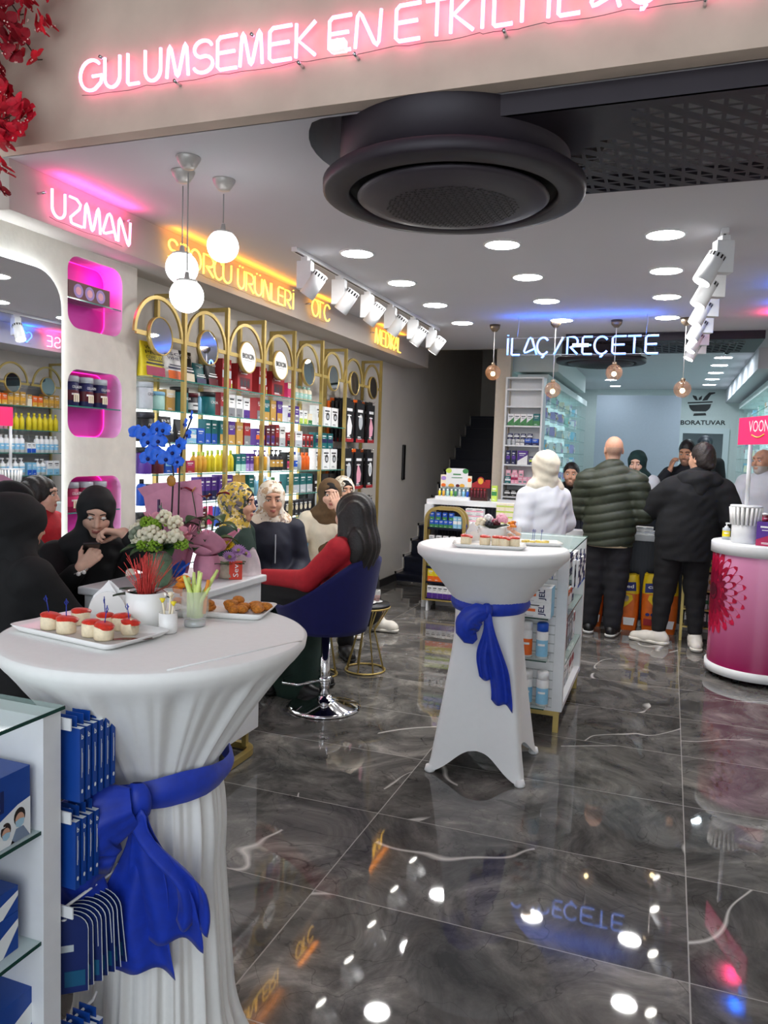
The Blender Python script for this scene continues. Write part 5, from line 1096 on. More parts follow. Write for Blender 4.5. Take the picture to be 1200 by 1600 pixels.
# diaper packs
DOR=mat('pack_orange',(222,106,28),.4,noise=.08); DYE=mat('pack_yellow',(240,204,30),.4,noise=.06); DBL=mat('pack_blue',(24,34,110),.4)
def diaper(x,y,w,h,rz,label,word=True):
    t=thing('diaper_pack',label,'diaper pack',(x,y,0),rz,'diaper packs below the counter'); d=.16
    def f(u,v):
        a=2*PI*u; b=1-.10*abs(2*v-1)**3; q=.16
        return (w/2*b*math.copysign(abs(math.cos(a))**.35,math.cos(a)),d/2*b*math.copysign(abs(math.sin(a))**.45,math.sin(a)),h*v+.012*math.sin(6*a)*(v>.95))
    m=MB(); nu=36
    m.grid(lambda u,v:f(u,v*.68),nu,9,DOR,wrap=True).grid(lambda u,v:f(u,.68+v*.32),nu,6,DYE,wrap=True); m.add([f(i/nu,1) for i in range(nu)],[tuple(range(nu))],DYE); m.build('bag',t)
    fy=-d/2-.002
    def q(pts,mm,k=0): return [(px_,fy-.0008*k,pz) for px_,pz in pts]
    m=MB()
    m.add(q([(-.42*w,.70*h),(.42*w,.74*h),(.40*w,.90*h),(-.42*w,.86*h)],0,1),[(0,1,2,3)],DBL)
    if word: m.text('canped',(-.34*w,fy-.002,.755*h),(1,0,.03),(0,0,1),.68*w,.085*h,mat('pack_white',(240,240,240),.4),bold=True)
    hr=[(.0,.40),(-.12,.48),(-.22,.58),(-.2,.66),(-.08,.67),(0,.63),(.08,.67),(.2,.66),(.22,.58),(.12,.48)]
    m.add(q([(a*w*1.5,b*h) for a,b in hr],0,1),[tuple(range(10))],DYE)
    for cx,c in ((-.11,(206,170,150)),(.1,(196,160,140))):
        m.add(q([(cx*w+.1*w*math.cos(a*PI/7),.585*h+.055*h*math.sin(a*PI/7)) for a in range(14)],0,2),[tuple(range(14))],C(*c)); m.add(q([(cx*w+.1*w*math.cos(a*PI/7),.61*h+.035*h*math.sin(a*PI/7)) for a in range(14)],0,3),[tuple(range(14))],C(150,140,140))
    m.add(q([(-.42*w,.13*h),(.0,.13*h),(.0,.23*h),(-.42*w,.25*h)],0,1),[(0,1,2,3)],K('red')); m.add(q([(.06*w,.1*h),(.38*w,.1*h),(.42*w,.24*h),(.04*w,.24*h)],0,1),[(0,1,2,3)],K('white'))
    for k in range(3): m.add(q([((-.32+.14*k)*w+.06*w*math.cos(a*PI/6),.32*h+.028*h*math.sin(a*PI/6)) for a in range(12)],0,1),[tuple(range(12))],DBL)
    m.build('print',t); return t
diaper(-.62,7.12,.25,.47,.05,'orange and yellow diaper pack half hidden by the gondola')
diaper(-.32,7.12,.26,.48,-.06,'orange and yellow diaper pack right of the bald man')
diaper(-.02,7.10,.30,.50,.03,'widest orange and yellow diaper pack behind the woman in black')
# ---------------- open shelf unit, laboratory shelving, sign ----------------
t=thing('shelf_unit','tall narrow white shelf unit beside the beige pillar','shelf unit',(-1.52,8.42,0))
for x in (-.205,.185): MB().box(x,x+.02,-.02,.18,0,2.34,WHITE).build('side_panel',t)
MB().box(-.185,.185,.165,.18,0,2.34,WHITE).build('back_panel',t)
UZ=[2.215,2.03,1.82,1.61,1.40,1.19,1.05]
for z in UZ+[2.34]: MB().box(-.184,.184,-.02,.164,z-.016,z,WHITE).build('shelf',t)
BU=Matrix.Translation((-1.705,8.42,0)); GU='boxes on the narrow shelf unit'
for s,(z,codes) in enumerate(((1.82,['4 c white green diag 66 125 50','c teal green low 70 130 50']),(1.61,['2 t silver white - 42 60 42','2 c white grey mid 42 60 40','2 c blue navy low 70 70 50']),(1.676,['4 c navy white mid 52 60 30']),(1.40,['2 c navy purple mid 42 150 50','c purple white diag 110 150 50','c navy lime mid 60 90 50']),(1.19,['c teal white mid 60 80 50','2 c rose crimson mid 36 110 40','4 c rose silver frame 50 75 50']),(1.267,['3 c rose silver frame 50 70 30']),(1.051,['5 c black white mid 60 70 50']))):
    row(.0,.37,z,codes,'narrow unit tier %s'%['one','two','two above','three','four','four above','five'][s],GU,BU,.03 if s not in(2,5) else .06)
COOL=mat('cool_backlight',(214,240,244),.5,emit=.55)
def labshelf(label,M,n,L,seed,goods,wh):
    t=thing('glass_shelving',label,'shelving'); t.matrix_world=M
    MB().box(0,L,-.01,0,.5,2.32,COOL).build('backlit_panel',t); MB().box(0,L,-.34,0,2.32,2.40,LABW).build('top_panel',t)
    for i in range(n+1): MB().box(i*L/n-.004,i*L/n+.004,-.33,-.011,.5,2.32,mat('clear_divider',(200,230,230),.05,alpha=.07)).build('divider',t)
    zs=[2.12,1.93,1.74,1.55,1.36,1.17]
    for i in range(n):
        for z in zs: MB().box(i*L/n+.01,(i+1)*L/n-.01,-.33,-.012,z-.008,z,GLASS).box(i*L/n+.01,(i+1)*L/n-.01,-.3315,-.33,z-.008,z,GEDGE).build('glass_shelf',t)
    rr=random.Random(seed)
    for i in range(n):
        for s,z in enumerate(zs):
            cs=[]
            for k in range(goods): cs.append('%s %s %s %s %d %d 60'%('m',rr.choice(['white','white','silver','sky','mint','lilac','cream','white']),rr.choice(['silver','sky','amber','rose','teal','navy','lilac','green']),rr.choice(['low','mid','top','diag']),rr.randint(70,110),rr.randint(90,150)))
            row(i*L/n+.01,(i+1)*L/n-.01,z,cs,'%s shelf, %s bay, %s laboratory wall'%(ORD[s],ORD[i],wh),'laboratory goods on the %s wall'%wh,M,-.2)
labshelf('backlit glass shelving along the left laboratory wall',Matrix.Translation((-1.66,8.72,0))@Matrix.Rotation(PI/2,4,'Z'),6,4.2,5,3,'left')
labshelf('backlit glass shelving along the right laboratory wall',Matrix.Translation((1.28,13.2,0))@Matrix.Rotation(-PI/2,4,'Z'),5,4.2,6,2,'right')
t=thing('wall_sign','black mortar emblem and laboratory lettering on the back wall','sign',(0,13.698,0))
BK_=mat('sign_black',(16,20,22),.5); yy=-.004
def sp(P,t_,nm): MB().prism(P,.004,BK_,M=Matrix.Rotation(PI/2,4,'X')).build(nm,t_)
sp([(.22,2.41),(.565,2.43)]+arc(.392,2.415,.165,.13,0,-55,8)+arc(.392,2.415,.165,.13,-125,-180,8),t,'bowl'); sp([(.30,2.235),(.50,2.245),(.485,2.285),(.31,2.275)],t,'bowl_foot'); sp([(.205,2.432),(.58,2.452),(.58,2.475),(.205,2.455)],t,'bowl_rim')
sp([(.42,2.48),(.50,2.49),(.55,2.58),(.61,2.60),(.61,2.62),(.52,2.615),(.46,2.55)],t,'pestle')
sp([(.27,2.57),(.33,2.555),(.36,2.485),(.32,2.49),(.285,2.53)],t,'herb_leaf'); sp([(.365,2.485),(.37,2.53),(.42,2.565),(.41,2.50)],t,'herb_leaf')
MB().text('LABORATUVAR',(-.02,-.003,2.085),(1,0,.012),(0,0,1),.815,.075,BK_,bold=True).build('lettering',t)
# ---------------- pink promotion kiosk ----------------
KX,KY,KR=.655,5.95,.345
def grad():
    m=bpy.data.materials.new('pink_print'); m.use_nodes=True; nt=m.node_tree; b=nt.nodes['Principled BSDF']; tc=nt.nodes.new('ShaderNodeTexCoord'); s=nt.nodes.new('ShaderNodeSeparateXYZ'); r=nt.nodes.new('ShaderNodeValToRGB'); mm=nt.nodes.new('ShaderNodeMath'); mm.operation='DIVIDE'; mm.inputs[1].default_value=.9
    nt.links.new(tc.outputs['Object'],s.inputs[0]); nt.links.new(s.outputs[2],mm.inputs[0]); nt.links.new(mm.outputs[0],r.inputs['Fac']); nt.links.new(r.outputs['Color'],b.inputs['Base Color']); e=r.color_ramp.elements
    e[0].position=.12; e[0].color=(*lin((150,24,84)),1); e[1].position=.95; e[1].color=(*lin((226,150,190)),1); b.inputs['Roughness'].default_value=.22; return m
t=thing('promotion_kiosk','round pink promotion kiosk with a red gerbera print at the right edge','kiosk',(KX,KY,0))
MB().lathe([(KR*.97,.05),(KR*.97,.885)],grad(),n=72,cap=False).build('printed_panel',t)
MB().lathe([(KR-.01,.035),(KR+.004,.04),(KR+.004,.095),(KR-.02,.10)],WHITE,n=72,cap=False).build('base_ring',t); MB().lathe([(.001,.95),(KR+.0,.95),(KR+.006,.942),(KR+.006,.872),(KR-.03,.868),(.001,.868)],WHITE,n=72,cap=False).build('counter_top',t)
for k in range(8): MB().lathe([(.02,0),(.02,.036)],BLACK,((KR-.07)*math.cos(k*PI/4+.2),(KR-.07)*math.sin(k*PI/4+.2),0),12).build('foot',t)
m=MB(); fa,fz=math.radians(197),.60; PR=KR*.97+.001
def onc(dx,dz,k): a=fa+dx/PR; return ((PR+.0006*k)*math.cos(a),(PR+.0006*k)*math.sin(a),fz+dz)
for lay,(n_,L,W,c) in enumerate(((26,.30,.062,(190,24,66)),(24,.24,.052,(158,14,52)),(18,.165,.042,(120,10,44)))):
    for k in range(n_):
        a=2*PI*k/n_+lay*.1; ca,sa=math.cos(a),math.sin(a)
        P=[(.03*ca,.03*sa)]+[((.03+(L-.03)*s)*ca-q*W*.5*sa,(.03+(L-.03)*s)*sa+q*W*.5*ca) for s,q in ((.35,-.8),(.75,-1),(.95,-.5),(1,0),(.95,.5),(.75,1),(.35,.8))]
        m.add([onc(x,z,1+lay*2+(k%2)) for x,z in P],[tuple(range(len(P)))],mat('gerbera_%d'%lay,c,.3,noise=.2,nscale=60))
m.add([onc(.06*math.cos(a*PI/12),.06*math.sin(a*PI/12),8) for a in range(24)],[tuple(range(24))],mat('gerbera_heart',(70,8,30),.5,noise=.4,nscale=200)); m.build('gerbera_print',t)
SB=mat('kiosk_sign_pink',(228,44,104),.4,emit=.12); th=math.radians(70); dx,dy=math.cos(th),-math.sin(th); ux,uy=.425-KX,5.79-KY
Rm=Matrix.Translation((ux,uy,0))@Matrix.Rotation(math.atan2(dy,dx),4,'Z')
MB().box(0,.62,-.006,.006,1.62,1.80,SB,M=Rm).build('header_board',t)
m=MB(); m.text('VOONKA',Rm@Vector((.15,-.0065,1.70)),(dx,dy,0),(0,0,1),.40,.075,WHITE); m.tube([Rm@Vector((.20+.012*k,-.008,1.683-.018*math.sin(PI*k/14))) for k in range(15)],.004,mat('smile_yellow',(240,190,60),.4),6); m.build('header_lettering',t)
MB().cyl((.505-KX,5.84-KY,1.212),.014,.42,WHITE,16).build('pole',t)
t=thing('cup_dispenser','white ribbed acrylic container carrying the sign pole on the kiosk','dispenser',(.505,5.84,.951))
m=MB().lathe([(.001,0),(.085,0),(.085,.12),(.078,.125)],WHITE,n=32,cap=False)
m.build('base',t); m=MB()
for k in range(20): a=2*PI*k/20; m.tube([(.086*math.cos(a),.086*math.sin(a),.125),(.098*math.cos(a),.098*math.sin(a),.245)],.010,mat('frosted_acrylic',(244,244,242),.3),6)
m.lathe([(.001,.24),(.1,.245),(.104,.252),(.1,.258),(.001,.258)],WHITE,n=32,cap=False); m.build('ribbed_body',t)
m=carton('collagen_box',.17,.16,.10,'purple','crimson','diag'); m.location=(.66,5.72,.951); m.rotation_euler=(0,0,-.3); tag(m,'purple and magenta collagen box standing on the kiosk','box')
for k in range(3):
    o=bottle('collagen_bottle',.019,.055,'maroon','white','crimson','tub'); o.location=(.615+.042*k,5.73-.012*k,1.1125); tag(o,'small white capped bottle, %s of three on the purple kiosk box'%ORD[k],'bottle','small bottles on the purple box')
o=bottle('pump_bottle',.026,.12,'silver','white','yellow','pump'); o.location=(.40,6.0,.951); tag(o,'small clear pump bottle with yellow liquid at the kiosk edge','bottle')
tag(MB().box(-2.93,-2.905,8.52,8.60,1.17,1.578,BLACK).build('pull_bar',bev=.01),'slim black vertical bar on the left wall by the stairs','handle')
# ---------------- people: smooth bodies grown from joint positions ----------------
def V3(*a): return np.array(a,float)
def rotm(yaw=0,pit=0,rol=0):
    """head turn: yaw to the person's left is positive, pit looks down"""
    R=Matrix.Rotation(yaw,3,'Z')@Matrix.Rotation(pit,3,'X')@Matrix.Rotation(rol,3,'Y'); return np.array(R)
class SD:
    def __init__(s): s.p=[]
    def cap(s,a,b,ra,rb=None,k=.02,flat=1,sub=False): s.p.append(('c',V3(*a),V3(*b),ra,ra if rb is None else rb,k,flat,sub)); return s
    def chain(s,P,r,k=.02,flat=1):
        for i in range(len(P)-1): s.cap(P[i],P[i+1],r[i],r[i+1],k,flat)
        return s
    def ell(s,c,r,R=None,k=.02,sub=False): s.p.append(('e',V3(*c),V3(*r),np.eye(3) if R is None else R,0,k,1,sub)); return s
    def cut(s,axis,val,keep): s.p.append(('h',axis,val,keep,0,0,1,False)); return s
    def mesh(s,vox,disp=None):
        lo=np.full(3,9.);hi=np.full(3,-9.); B=[]
        for q in s.p:
            if q[0]=='c': r=max(q[3],q[4]); a=np.minimum(q[1],q[2])-r; b=np.maximum(q[1],q[2])+r
            elif q[0]=='e': r=np.abs(q[3])@q[2]; a=q[1]-r; b=q[1]+r
            else: B.append(None); continue
            B.append((a,b))
            if not q[7]: lo=np.minimum(lo,a); hi=np.maximum(hi,b)
        lo=lo-.03; n=np.ceil((hi+.03-lo)/vox).astype(int)+1
        ax=[(lo[i]+vox*np.arange(n[i])).astype(np.float32) for i in range(3)]
        D=np.full(n,.15,np.float32)
        for q,bb in zip(s.p,B):
            if q[0]=='h':
                g=ax[q[1]]-q[2]; g=(g if q[3]<0 else -g); sh=[1,1,1]; sh[q[1]]=-1; D=np.maximum(D,g.reshape(sh)); continue
            pad=q[5]+.03; i0=np.clip(((bb[0]-pad-lo)/vox).astype(int),0,n); i1=np.clip(np.ceil((bb[1]+pad-lo)/vox).astype(int)+1,0,n)
            if (i1<=i0).any(): continue
            sl=tuple(slice(a,b) for a,b in zip(i0,i1)); X=ax[0][sl[0]][:,None,None];Y=ax[1][sl[1]][None,:,None];Z=ax[2][sl[2]][None,None,:]
            if q[0]=='c':
                a,b,fl=q[1].astype(np.float32),q[2].astype(np.float32),q[6]; d=b-a; dy=d[1]/fl; L=float(d[0]**2+dy**2+d[2]**2)+1e-9
                px,py,pz=X-a[0],(Y-a[1])/fl,Z-a[2]; t=np.clip((px*d[0]+py*dy+pz*d[2])/L,0,1)
                d_=(np.sqrt((px-t*d[0])**2+(py-t*dy)**2+(pz-t*d[2])**2)-(q[3]+(q[4]-q[3])*t))*min(1,fl)
            else:
                R=q[3].astype(np.float32); px,py,pz=X-q[1][0],Y-q[1][1],Z-q[1][2]; r=q[2]
                u=[(R[0,i]*px+R[1,i]*py+R[2,i]*pz)/np.float32(r[i]) for i in range(3)]
                k0=np.sqrt(u[0]**2+u[1]**2+u[2]**2)+1e-6; k1=np.sqrt((u[0]/r[0])**2+(u[1]/r[1])**2+(u[2]/r[2])**2)+1e-6; d_=k0*(k0-1)/k1
            d_=d_.astype(np.float32); A=D[sl]; k=np.float32(max(q[5],1e-4))
            if q[7]: h=np.clip(.5-.5*(A+d_)/k,0,1); D[sl]=A*(1-h)-d_*h+k*h*(1-h)
            else: h=np.clip(.5+.5*(A-d_)/k,0,1); D[sl]=A*(1-h)+d_*h-k*h*(1-h)
        if disp is not None: D=D+disp(ax[0][:,None,None],ax[1][None,:,None],ax[2][None,None,:]).astype(np.float32)
        I=D<0; c=np.zeros(n-1,np.uint8)
        for i in (0,1):
            for j in (0,1):
                for k in (0,1): c+=I[i:n[0]-1+i,j:n[1]-1+j,k:n[2]-1+k]
        act=(c>0)&(c<8); idx=np.argwhere(act); M=len(idx); acc=np.zeros((M,3),np.float32); cnt=np.zeros(M,np.float32)
        for axis in range(3):
            o=[a for a in range(3) if a!=axis]
            for e in range(4):
                off=np.zeros(3,int); off[o[0]]=e&1; off[o[1]]=e>>1; p=idx+off; q=p.copy(); q[:,axis]+=1
                da=D[p[:,0],p[:,1],p[:,2]]; db=D[q[:,0],q[:,1],q[:,2]]; m=(da<0)!=(db<0); t=np.where(m,da/(da-db+1e-12*(da==db)),0)
                v=p.astype(np.float32); v[:,axis]+=t; acc[m]+=v[m]; cnt[m]+=1
        vert=acc/np.maximum(cnt,1)[:,None]*vox+lo
        im=np.full(n-1,-1,np.int64); im[act]=np.arange(M); Q=[]
        for axis in range(3):
            o=[a for a in range(3) if a!=axis]; sl0=[slice(1,n[a]-1) for a in range(3)]; sl1=list(sl0); sl0[axis]=slice(0,n[axis]-1); sl1[axis]=slice(1,n[axis])
            A=I[tuple(sl0)]; Bq=I[tuple(sl1)]; ch=np.argwhere(A!=Bq); 
            if not len(ch): continue
            sgn=A[ch[:,0],ch[:,1],ch[:,2]]; base=ch.copy(); base[:,o[0]]+=1; base[:,o[1]]+=1
            def g(d0,d1):
                p=base.copy(); p[:,o[0]]-=d0; p[:,o[1]]-=d1; return im[p[:,0],p[:,1],p[:,2]]
            a,b,c_,d=g(1,1),g(0,1),g(0,0),g(1,0)
            fl=sgn if axis!=1 else ~sgn
            Q.append(np.where(fl[:,None],np.stack([a,b,c_,d],1),np.stack([a,d,c_,b],1)))
        Q=np.concatenate(Q); Q=Q[(Q>=0).all(1)]; return vert,Q
    def build(s,name,m,parent,vox=.007,disp=None,regions=None,smooth=2):
        v,q=s.mesh(vox,disp)
        if smooth:   # light smoothing of the surface
            e=np.concatenate([q[:,[0,1]],q[:,[1,2]],q[:,[2,3]],q[:,[3,0]]])
            for _ in range(smooth):
                a=np.zeros_like(v); c=np.zeros(len(v)); np.add.at(a,e[:,0],v[e[:,1]]); np.add.at(a,e[:,1],v[e[:,0]]); np.add.at(c,e[:,0],1); np.add.at(c,e[:,1],1); v=v*.5+.5*a/np.maximum(c,1)[:,None]
        me=bpy.data.meshes.new(name); me.vertices.add(len(v)); me.vertices.foreach_set('co',v.astype(np.float32).ravel()); me.loops.add(len(q)*4); me.loops.foreach_set('vertex_index',q.astype(np.int32).ravel()); me.polygons.add(len(q)); me.polygons.foreach_set('loop_start',np.arange(0,len(q)*4,4,dtype=np.int32)); 
        me.polygons.foreach_set('use_smooth',np.ones(len(q),bool)); me.materials.append(m)
        if regions:
            fc=v[q].mean(1); mi=np.zeros(len(q),np.int32)
            for k,(mm,fn) in enumerate(regions): me.materials.append(mm); mi[fn(fc)]=k+1
            me.polygons.foreach_set('material_index',mi)
        me.update(calc_edges=True); o=bpy.data.objects.new(name,me); COL.objects.link(o)
        if parent is not None: o.parent=parent
        return o
def skin(n,c): return mat('skin_'+n,c,.5,noise=.05,nscale=60,sss=.04)
LIPS=mat('lips',(186,112,104),.5); EYEW=mat('eye_white',(232,228,224),.25); IRIS=mat('iris_brown',(40,24,16),.2); BROW=mat('eyebrow',(38,28,24),.8)
def cloth(n,c=(20,20,20),r=.85,noise=.08,ns=40,bump=.08): return mat('fabric_'+n,c,r,noise=noise,nscale=ns,bump=bump)
STAND=dict(pelvis=(0,0,.93),waist=(0,0,1.08),chest=(0,.01,1.27),neck=(0,.015,1.42),head=(0,-.005,1.565),shL=(.175,.01,1.385),elL=(.225,.03,1.10),wrL=(.22,-.05,.87),hdL=(0,-.2,-1),hnL=(-1,0,0),shR=(-.175,.01,1.385),elR=(-.225,.03,1.10),wrR=(-.22,-.05,.87),hdR=(0,-.2,-1),hnR=(1,0,0),hipL=(.09,0,.91),knL=(.10,-.02,.49),anL=(.10,.02,.085),hipR=(-.09,0,.91),knR=(-.10,-.02,.49),anR=(-.10,.02,.085),tL=(.02,-.15),tR=(-.02,-.15),curlL=.5,curlR=.5,s=1)
def sc(J,f):
    return {k:(tuple(x*f for x in v) if isinstance(v,tuple) and len(v)==3 and k[:2] not in('hd','hn') else v) for k,v in J.items()}
SIT=dict(STAND,pelvis=(0,0,.53),waist=(0,.0,.68),chest=(0,.0,.86),neck=(0,.0,1.005),head=(0,-.02,1.145),shL=(.17,.0,.97),elL=(.22,-.02,.70),wrL=(.08,-.24,.62),hdL=(-.8,-.5,-.1),hnL=(0,0,-1),shR=(-.17,.0,.97),elR=(-.22,-.02,.70),wrR=(-.08,-.24,.62),hdR=(.8,-.5,-.1),hnR=(0,0,-1),hipL=(.09,-.02,.52),knL=(.11,-.44,.52),anL=(.11,-.42,.09),hipR=(-.09,-.02,.52),knR=(-.11,-.44,.52),anR=(-.11,-.42,.09))
def hand(S,w,d,n,side,curl,s=1):
    """five separate fingers from the wrist: d finger direction, n palm normal, side the thumb side sign"""
    w=V3(*w); d=V3(*d); d/=np.linalg.norm(d); n=V3(*n); n=n-d*(n@d); n/=np.linalg.norm(n); a=np.cross(d,n)*side
    P=lambda x,y,z: w+(a*x+d*y+n*z)*s
    for x in (-.026,-.009,.009,.026): S.cap(P(x*.55,.012,0),P(x,.082,0),.0135*s,.0115*s,.012)
    for i,(x,L,sp) in enumerate(((.028,.070,.05),(.0095,.079,.01),(-.009,.073,-.03),(-.027,.056,-.08))):
        p=P(x,.082,0); t=0; 
        for j,f in enumerate((.45,.31,.24)):
            t+=curl*(.75 if j==0 else 1.0)*(1+.12*i); q=p+(d*math.cos(t)+n*math.sin(t)+a*sp*math.cos(t))*L*f*s
            S.cap(p,q,(.0098-.0008*j)*s,(.0092-.001*j)*s,.003); p=q
    p=P(.022,.025,.006); q=P(.046,.052,.016+.012*curl); r=P(.052+.004*(1-curl),.078,.026+.02*curl); e=P(.046,.098,.036+.02*curl)
    S.cap(p,q,.014*s,.0115*s,.010); S.cap(q,r,.011*s,.0095*s,.004); S.cap(r,e,.0095*s,.0075*s,.004)
def head_prims(S,hp,R,s=1,ear=True,female=True):
    h=V3(*hp); T=lambda x,y,z: h+R@(V3(x,y,z)*s)
    def E(c,r,k=.015,sub=False,RR=None): S.ell(T(*c),V3(*r)*s,R if RR is None else R@RR,k,sub)
    E((0,.012,.03),(.074,.094,.088)); E((0,-.03,-.03),(.061,.062,.082),.03); E((0,-.058,-.085),(.028,.03,.024),.025)
    E((.036,-.062,-.022),(.024,.024,.026),.02); E((-.036,-.062,-.022),(.024,.024,.026),.02); E((0,-.075,.042),(.05,.018,.018),.02)
    for x in (.031,-.031): E((x,-.097,.014),(.019,.016,.012),.012,True)
    S.cap(T(0,-.088,.018),T(0,-.108,-.022),.008*s,.0115*s,.010); 
    for x in (.011,-.011): E((x,-.096,-.027),(.009,.010,.008),.006)
    E((0,-.091,-.0535),(.019,.010,.0052),.005); E((0,-.089,-.0630),(.016,.011,.0062),.005); S.cap(T(.02,-.092,-.058),T(-.02,-.092,-.058),.0016*s,None,.003,1,True)
    if ear:
        for x in (.074,-.074): E((x,.012,-.002),(.010,.019,.031),.006); E((x*1.12,.010,.0),(.006,.010,.018),.004,True)
def face_parts(root,hp,R,s=1,look=0,brow=BROW,browth=.0034,iris=IRIS,lid=.0,lidm=None):
    h=V3(*hp); T=lambda x,y,z: tuple(h+R@(V3(x,y,z)*s))
    for x in (.031,-.031):
        c=T(x,-.079,.013); m=MB().sph(c,.0125*s,EYEW,14); d=V3(look,-1,-.1-lid); d/=np.linalg.norm(d); e=T(*(V3(x,-.079,.013)+d*.0078)); m.sph(e,.0068*s,iris,10); 
        o=m.build('eye',root); MB().sph(T(x,-.0785,.0122+.0068*(1-lid)),.0128*s,lidm,14).build('eyelid',root); m=MB()
        m.tube([T(x+dx,-.0905+abs(dx)*.25,.0195-abs(dx)*.22-lid*.008+.001) for dx in (-.016,-.008,0,.008,.016)],.0017*s,BROW,5); m.build('eyelash',root)
        sg=1 if x>0 else -1; MB().tube([T(sg*(.012+.012*i),-.0945+.002*i*i*.9,.034+.0035*math.sin(i*1.05)) for i in range(4)],[browth*s*.8,browth*s,browth*s*.9,browth*s*.45],brow,6).build('eyebrow',root)
def tr(J,k): return V3(*J[k])
def person(label,loc,rz,J,sk,hy=0,hpit=0,hrol=0,vox=.007,lips=True,face=True,ear=True,regions=None,look=0,lid=.35,legs=True,hs=1,hands='LR',brow=BROW,bw=.0034,group=None):
    t=thing('person',label,'person',loc,rz,group); S=SD(); R=rotm(hy,hpit,hrol); J['R']=R; J['root']=t
    S.cap(J['pelvis'],J['waist'],.13,.11,.05,.72); S.cap(J['waist'],J['chest'],.11,.13,.05,.72); S.cap(tr(J,'shR')+V3(.05,0,-.025),tr(J,'shL')+V3(-.05,0,-.025),.038,None,.04); S.cap(J['chest'],J['neck'],.085,.045,.03); S.cap(J['neck'],tr(J,'head')+R@V3(0,.012,-.05),.052,.05,.03)
    for q in 'LR':
        S.chain([tr(J,'sh'+q)+V3(0,0,-.04),J['el'+q],J['wr'+q]],[.042,.038,.026],.015)
        if q in hands: hand(S,J['wr'+q],J['hd'+q],J['hn'+q],(1 if q=='R' else -1)*J.get('th'+q,1),J['curl'+q],J['s'])
        if legs:
            S.chain([J['hip'+q],J['kn'+q],J['an'+q]],[.088,.055,.036],.03); a=tr(J,'an'+q); S.cap(a+V3(0,.02,-.04),a+V3(J['t'+q][0],J['t'+q][1],-.055),.034,.028,.02)
    head_prims(S,J['head'],R,hs,ear); h=tr(J,'head')
    def loc_(fc): return (fc-h)@R/hs
    rg=[]
    if lips: rg.append((LIPS,lambda fc:(lambda p:(abs(p[:,0])<.0195)&(p[:,2]>-.0675)&(p[:,2]<-.0505)&(p[:,1]<-.086)&(p[:,1]>-.108))(loc_(fc))))
    for mm,fn in (regions or []): rg.append((mm,(lambda fn:(lambda fc:fn(loc_(fc))))(fn)))
    S.build('body',sk,t,vox,None,rg,2)
    if face: face_parts(t,J['head'],R,hs,look,brow,bw,IRIS,lid,sk)
    return t
def hijab(J,m,name='headscarf',drape=0,face=True,s=1,vox=.007,back=.0,chest=.13,under=None,fold=.0025):
    R=J['R']; h=tr(J,'head'); T=lambda x,y,z:h+R@(V3(x,y,z)*s); S=SD()
    S.ell(T(0,.018+back*.3,.025),V3(.094,.116+back,.113)*s,R,.03); S.ell(T(0,.012,-.07),V3(.080,.085,.075)*s,R,.04)
    n=tr(J,'neck'); S.cap(T(0,.022,-.11),n+V3(0,.005,.02),.072,.085,.04); S.cap(n+V3(.09,0,-.015),n+V3(-.09,0,-.015),.07,.07,.05,.9)
    if drape: S.cap(n+V3(0,-.055,-.03),n+V3(0,-.10,-drape),.10,.085,.05,.55)
    if face:
        S.ell(T(0,-.135,-.015),V3(.061,.085,.098)*s,R,.012,True)
    o=S.build(name,m,J['root'],vox,(lambda X,Y,Z: fold*np.sin(70*Z+38*Y+20*X)*np.cos(30*X-25*Z)) if fold else None)
    if under is not None:
        U=SD(); U.ell(T(0,.006,.03),V3(.084,.105,.098)*s,R,.02); U.ell(T(0,-.135,-.018),V3(.056,.085,.092)*s,R,.01,True); U.build('under_scarf',under,J['root'],vox)
    return o
def jacket(J,m,name='jacket',hem=None,puff=0,grow=.0,vox=.008,skirt=None,sleeve=1.0,fold=.003,collar=True,wide=1,arms='LR',belly=0):
    S=SD(); g=grow
    S.cap(J['pelvis'],J['waist'],(.15+g+belly)*wide,(.135+g+belly)*wide,.06,.78); S.cap(J['waist'],J['chest'],(.135+g+belly)*wide,(.15+g)*wide,.06,.76); S.cap(tr(J,'shR')+V3(.02,0,-.01),tr(J,'shL')+V3(-.02,0,-.01),.058+g*.6,None,.06); n=tr(J,'neck'); S.cap(J['chest'],n+V3(0,0,-.03),(.12+g)*wide,.075+g*.5,.06)
    if collar: S.cap(n+V3(0,.005,-.03),n+V3(0,.01,.015),.075,.072,.02)
    for q in arms:
        a,b,c=tr(J,'sh'+q),tr(J,'el'+q),tr(J,'wr'+q); c=b+(c-b)*sleeve; S.chain([a+V3(0,0,-.02),b,c],[.066+g*.9,.057+g*.8,.043+g*.6],.03)
    if skirt:
        for A,B,ra,rb in skirt: S.cap(A,B,ra,rb,.06,.8 if A[0]==B[0] and abs(A[1]-B[1])<.05 else 1)
    if hem is not None: S.cut(2,hem,1)
    if puff: d=lambda X,Y,Z: -puff*np.abs(np.sin(PI*(Z+.04*np.sin(6*X))/.075))**.6+puff*.6
    else: d=lambda X,Y,Z: fold*.45*np.sin(64*Z+30*X+4*np.sin(9*X+5*Y))*np.sin(13*X-9*Z+7*Y)+fold*.4*np.sin(16*Y+34*X+8*Z)*np.sin(11*Z+2)
    return S.build(name,m,J['root'],vox,d)
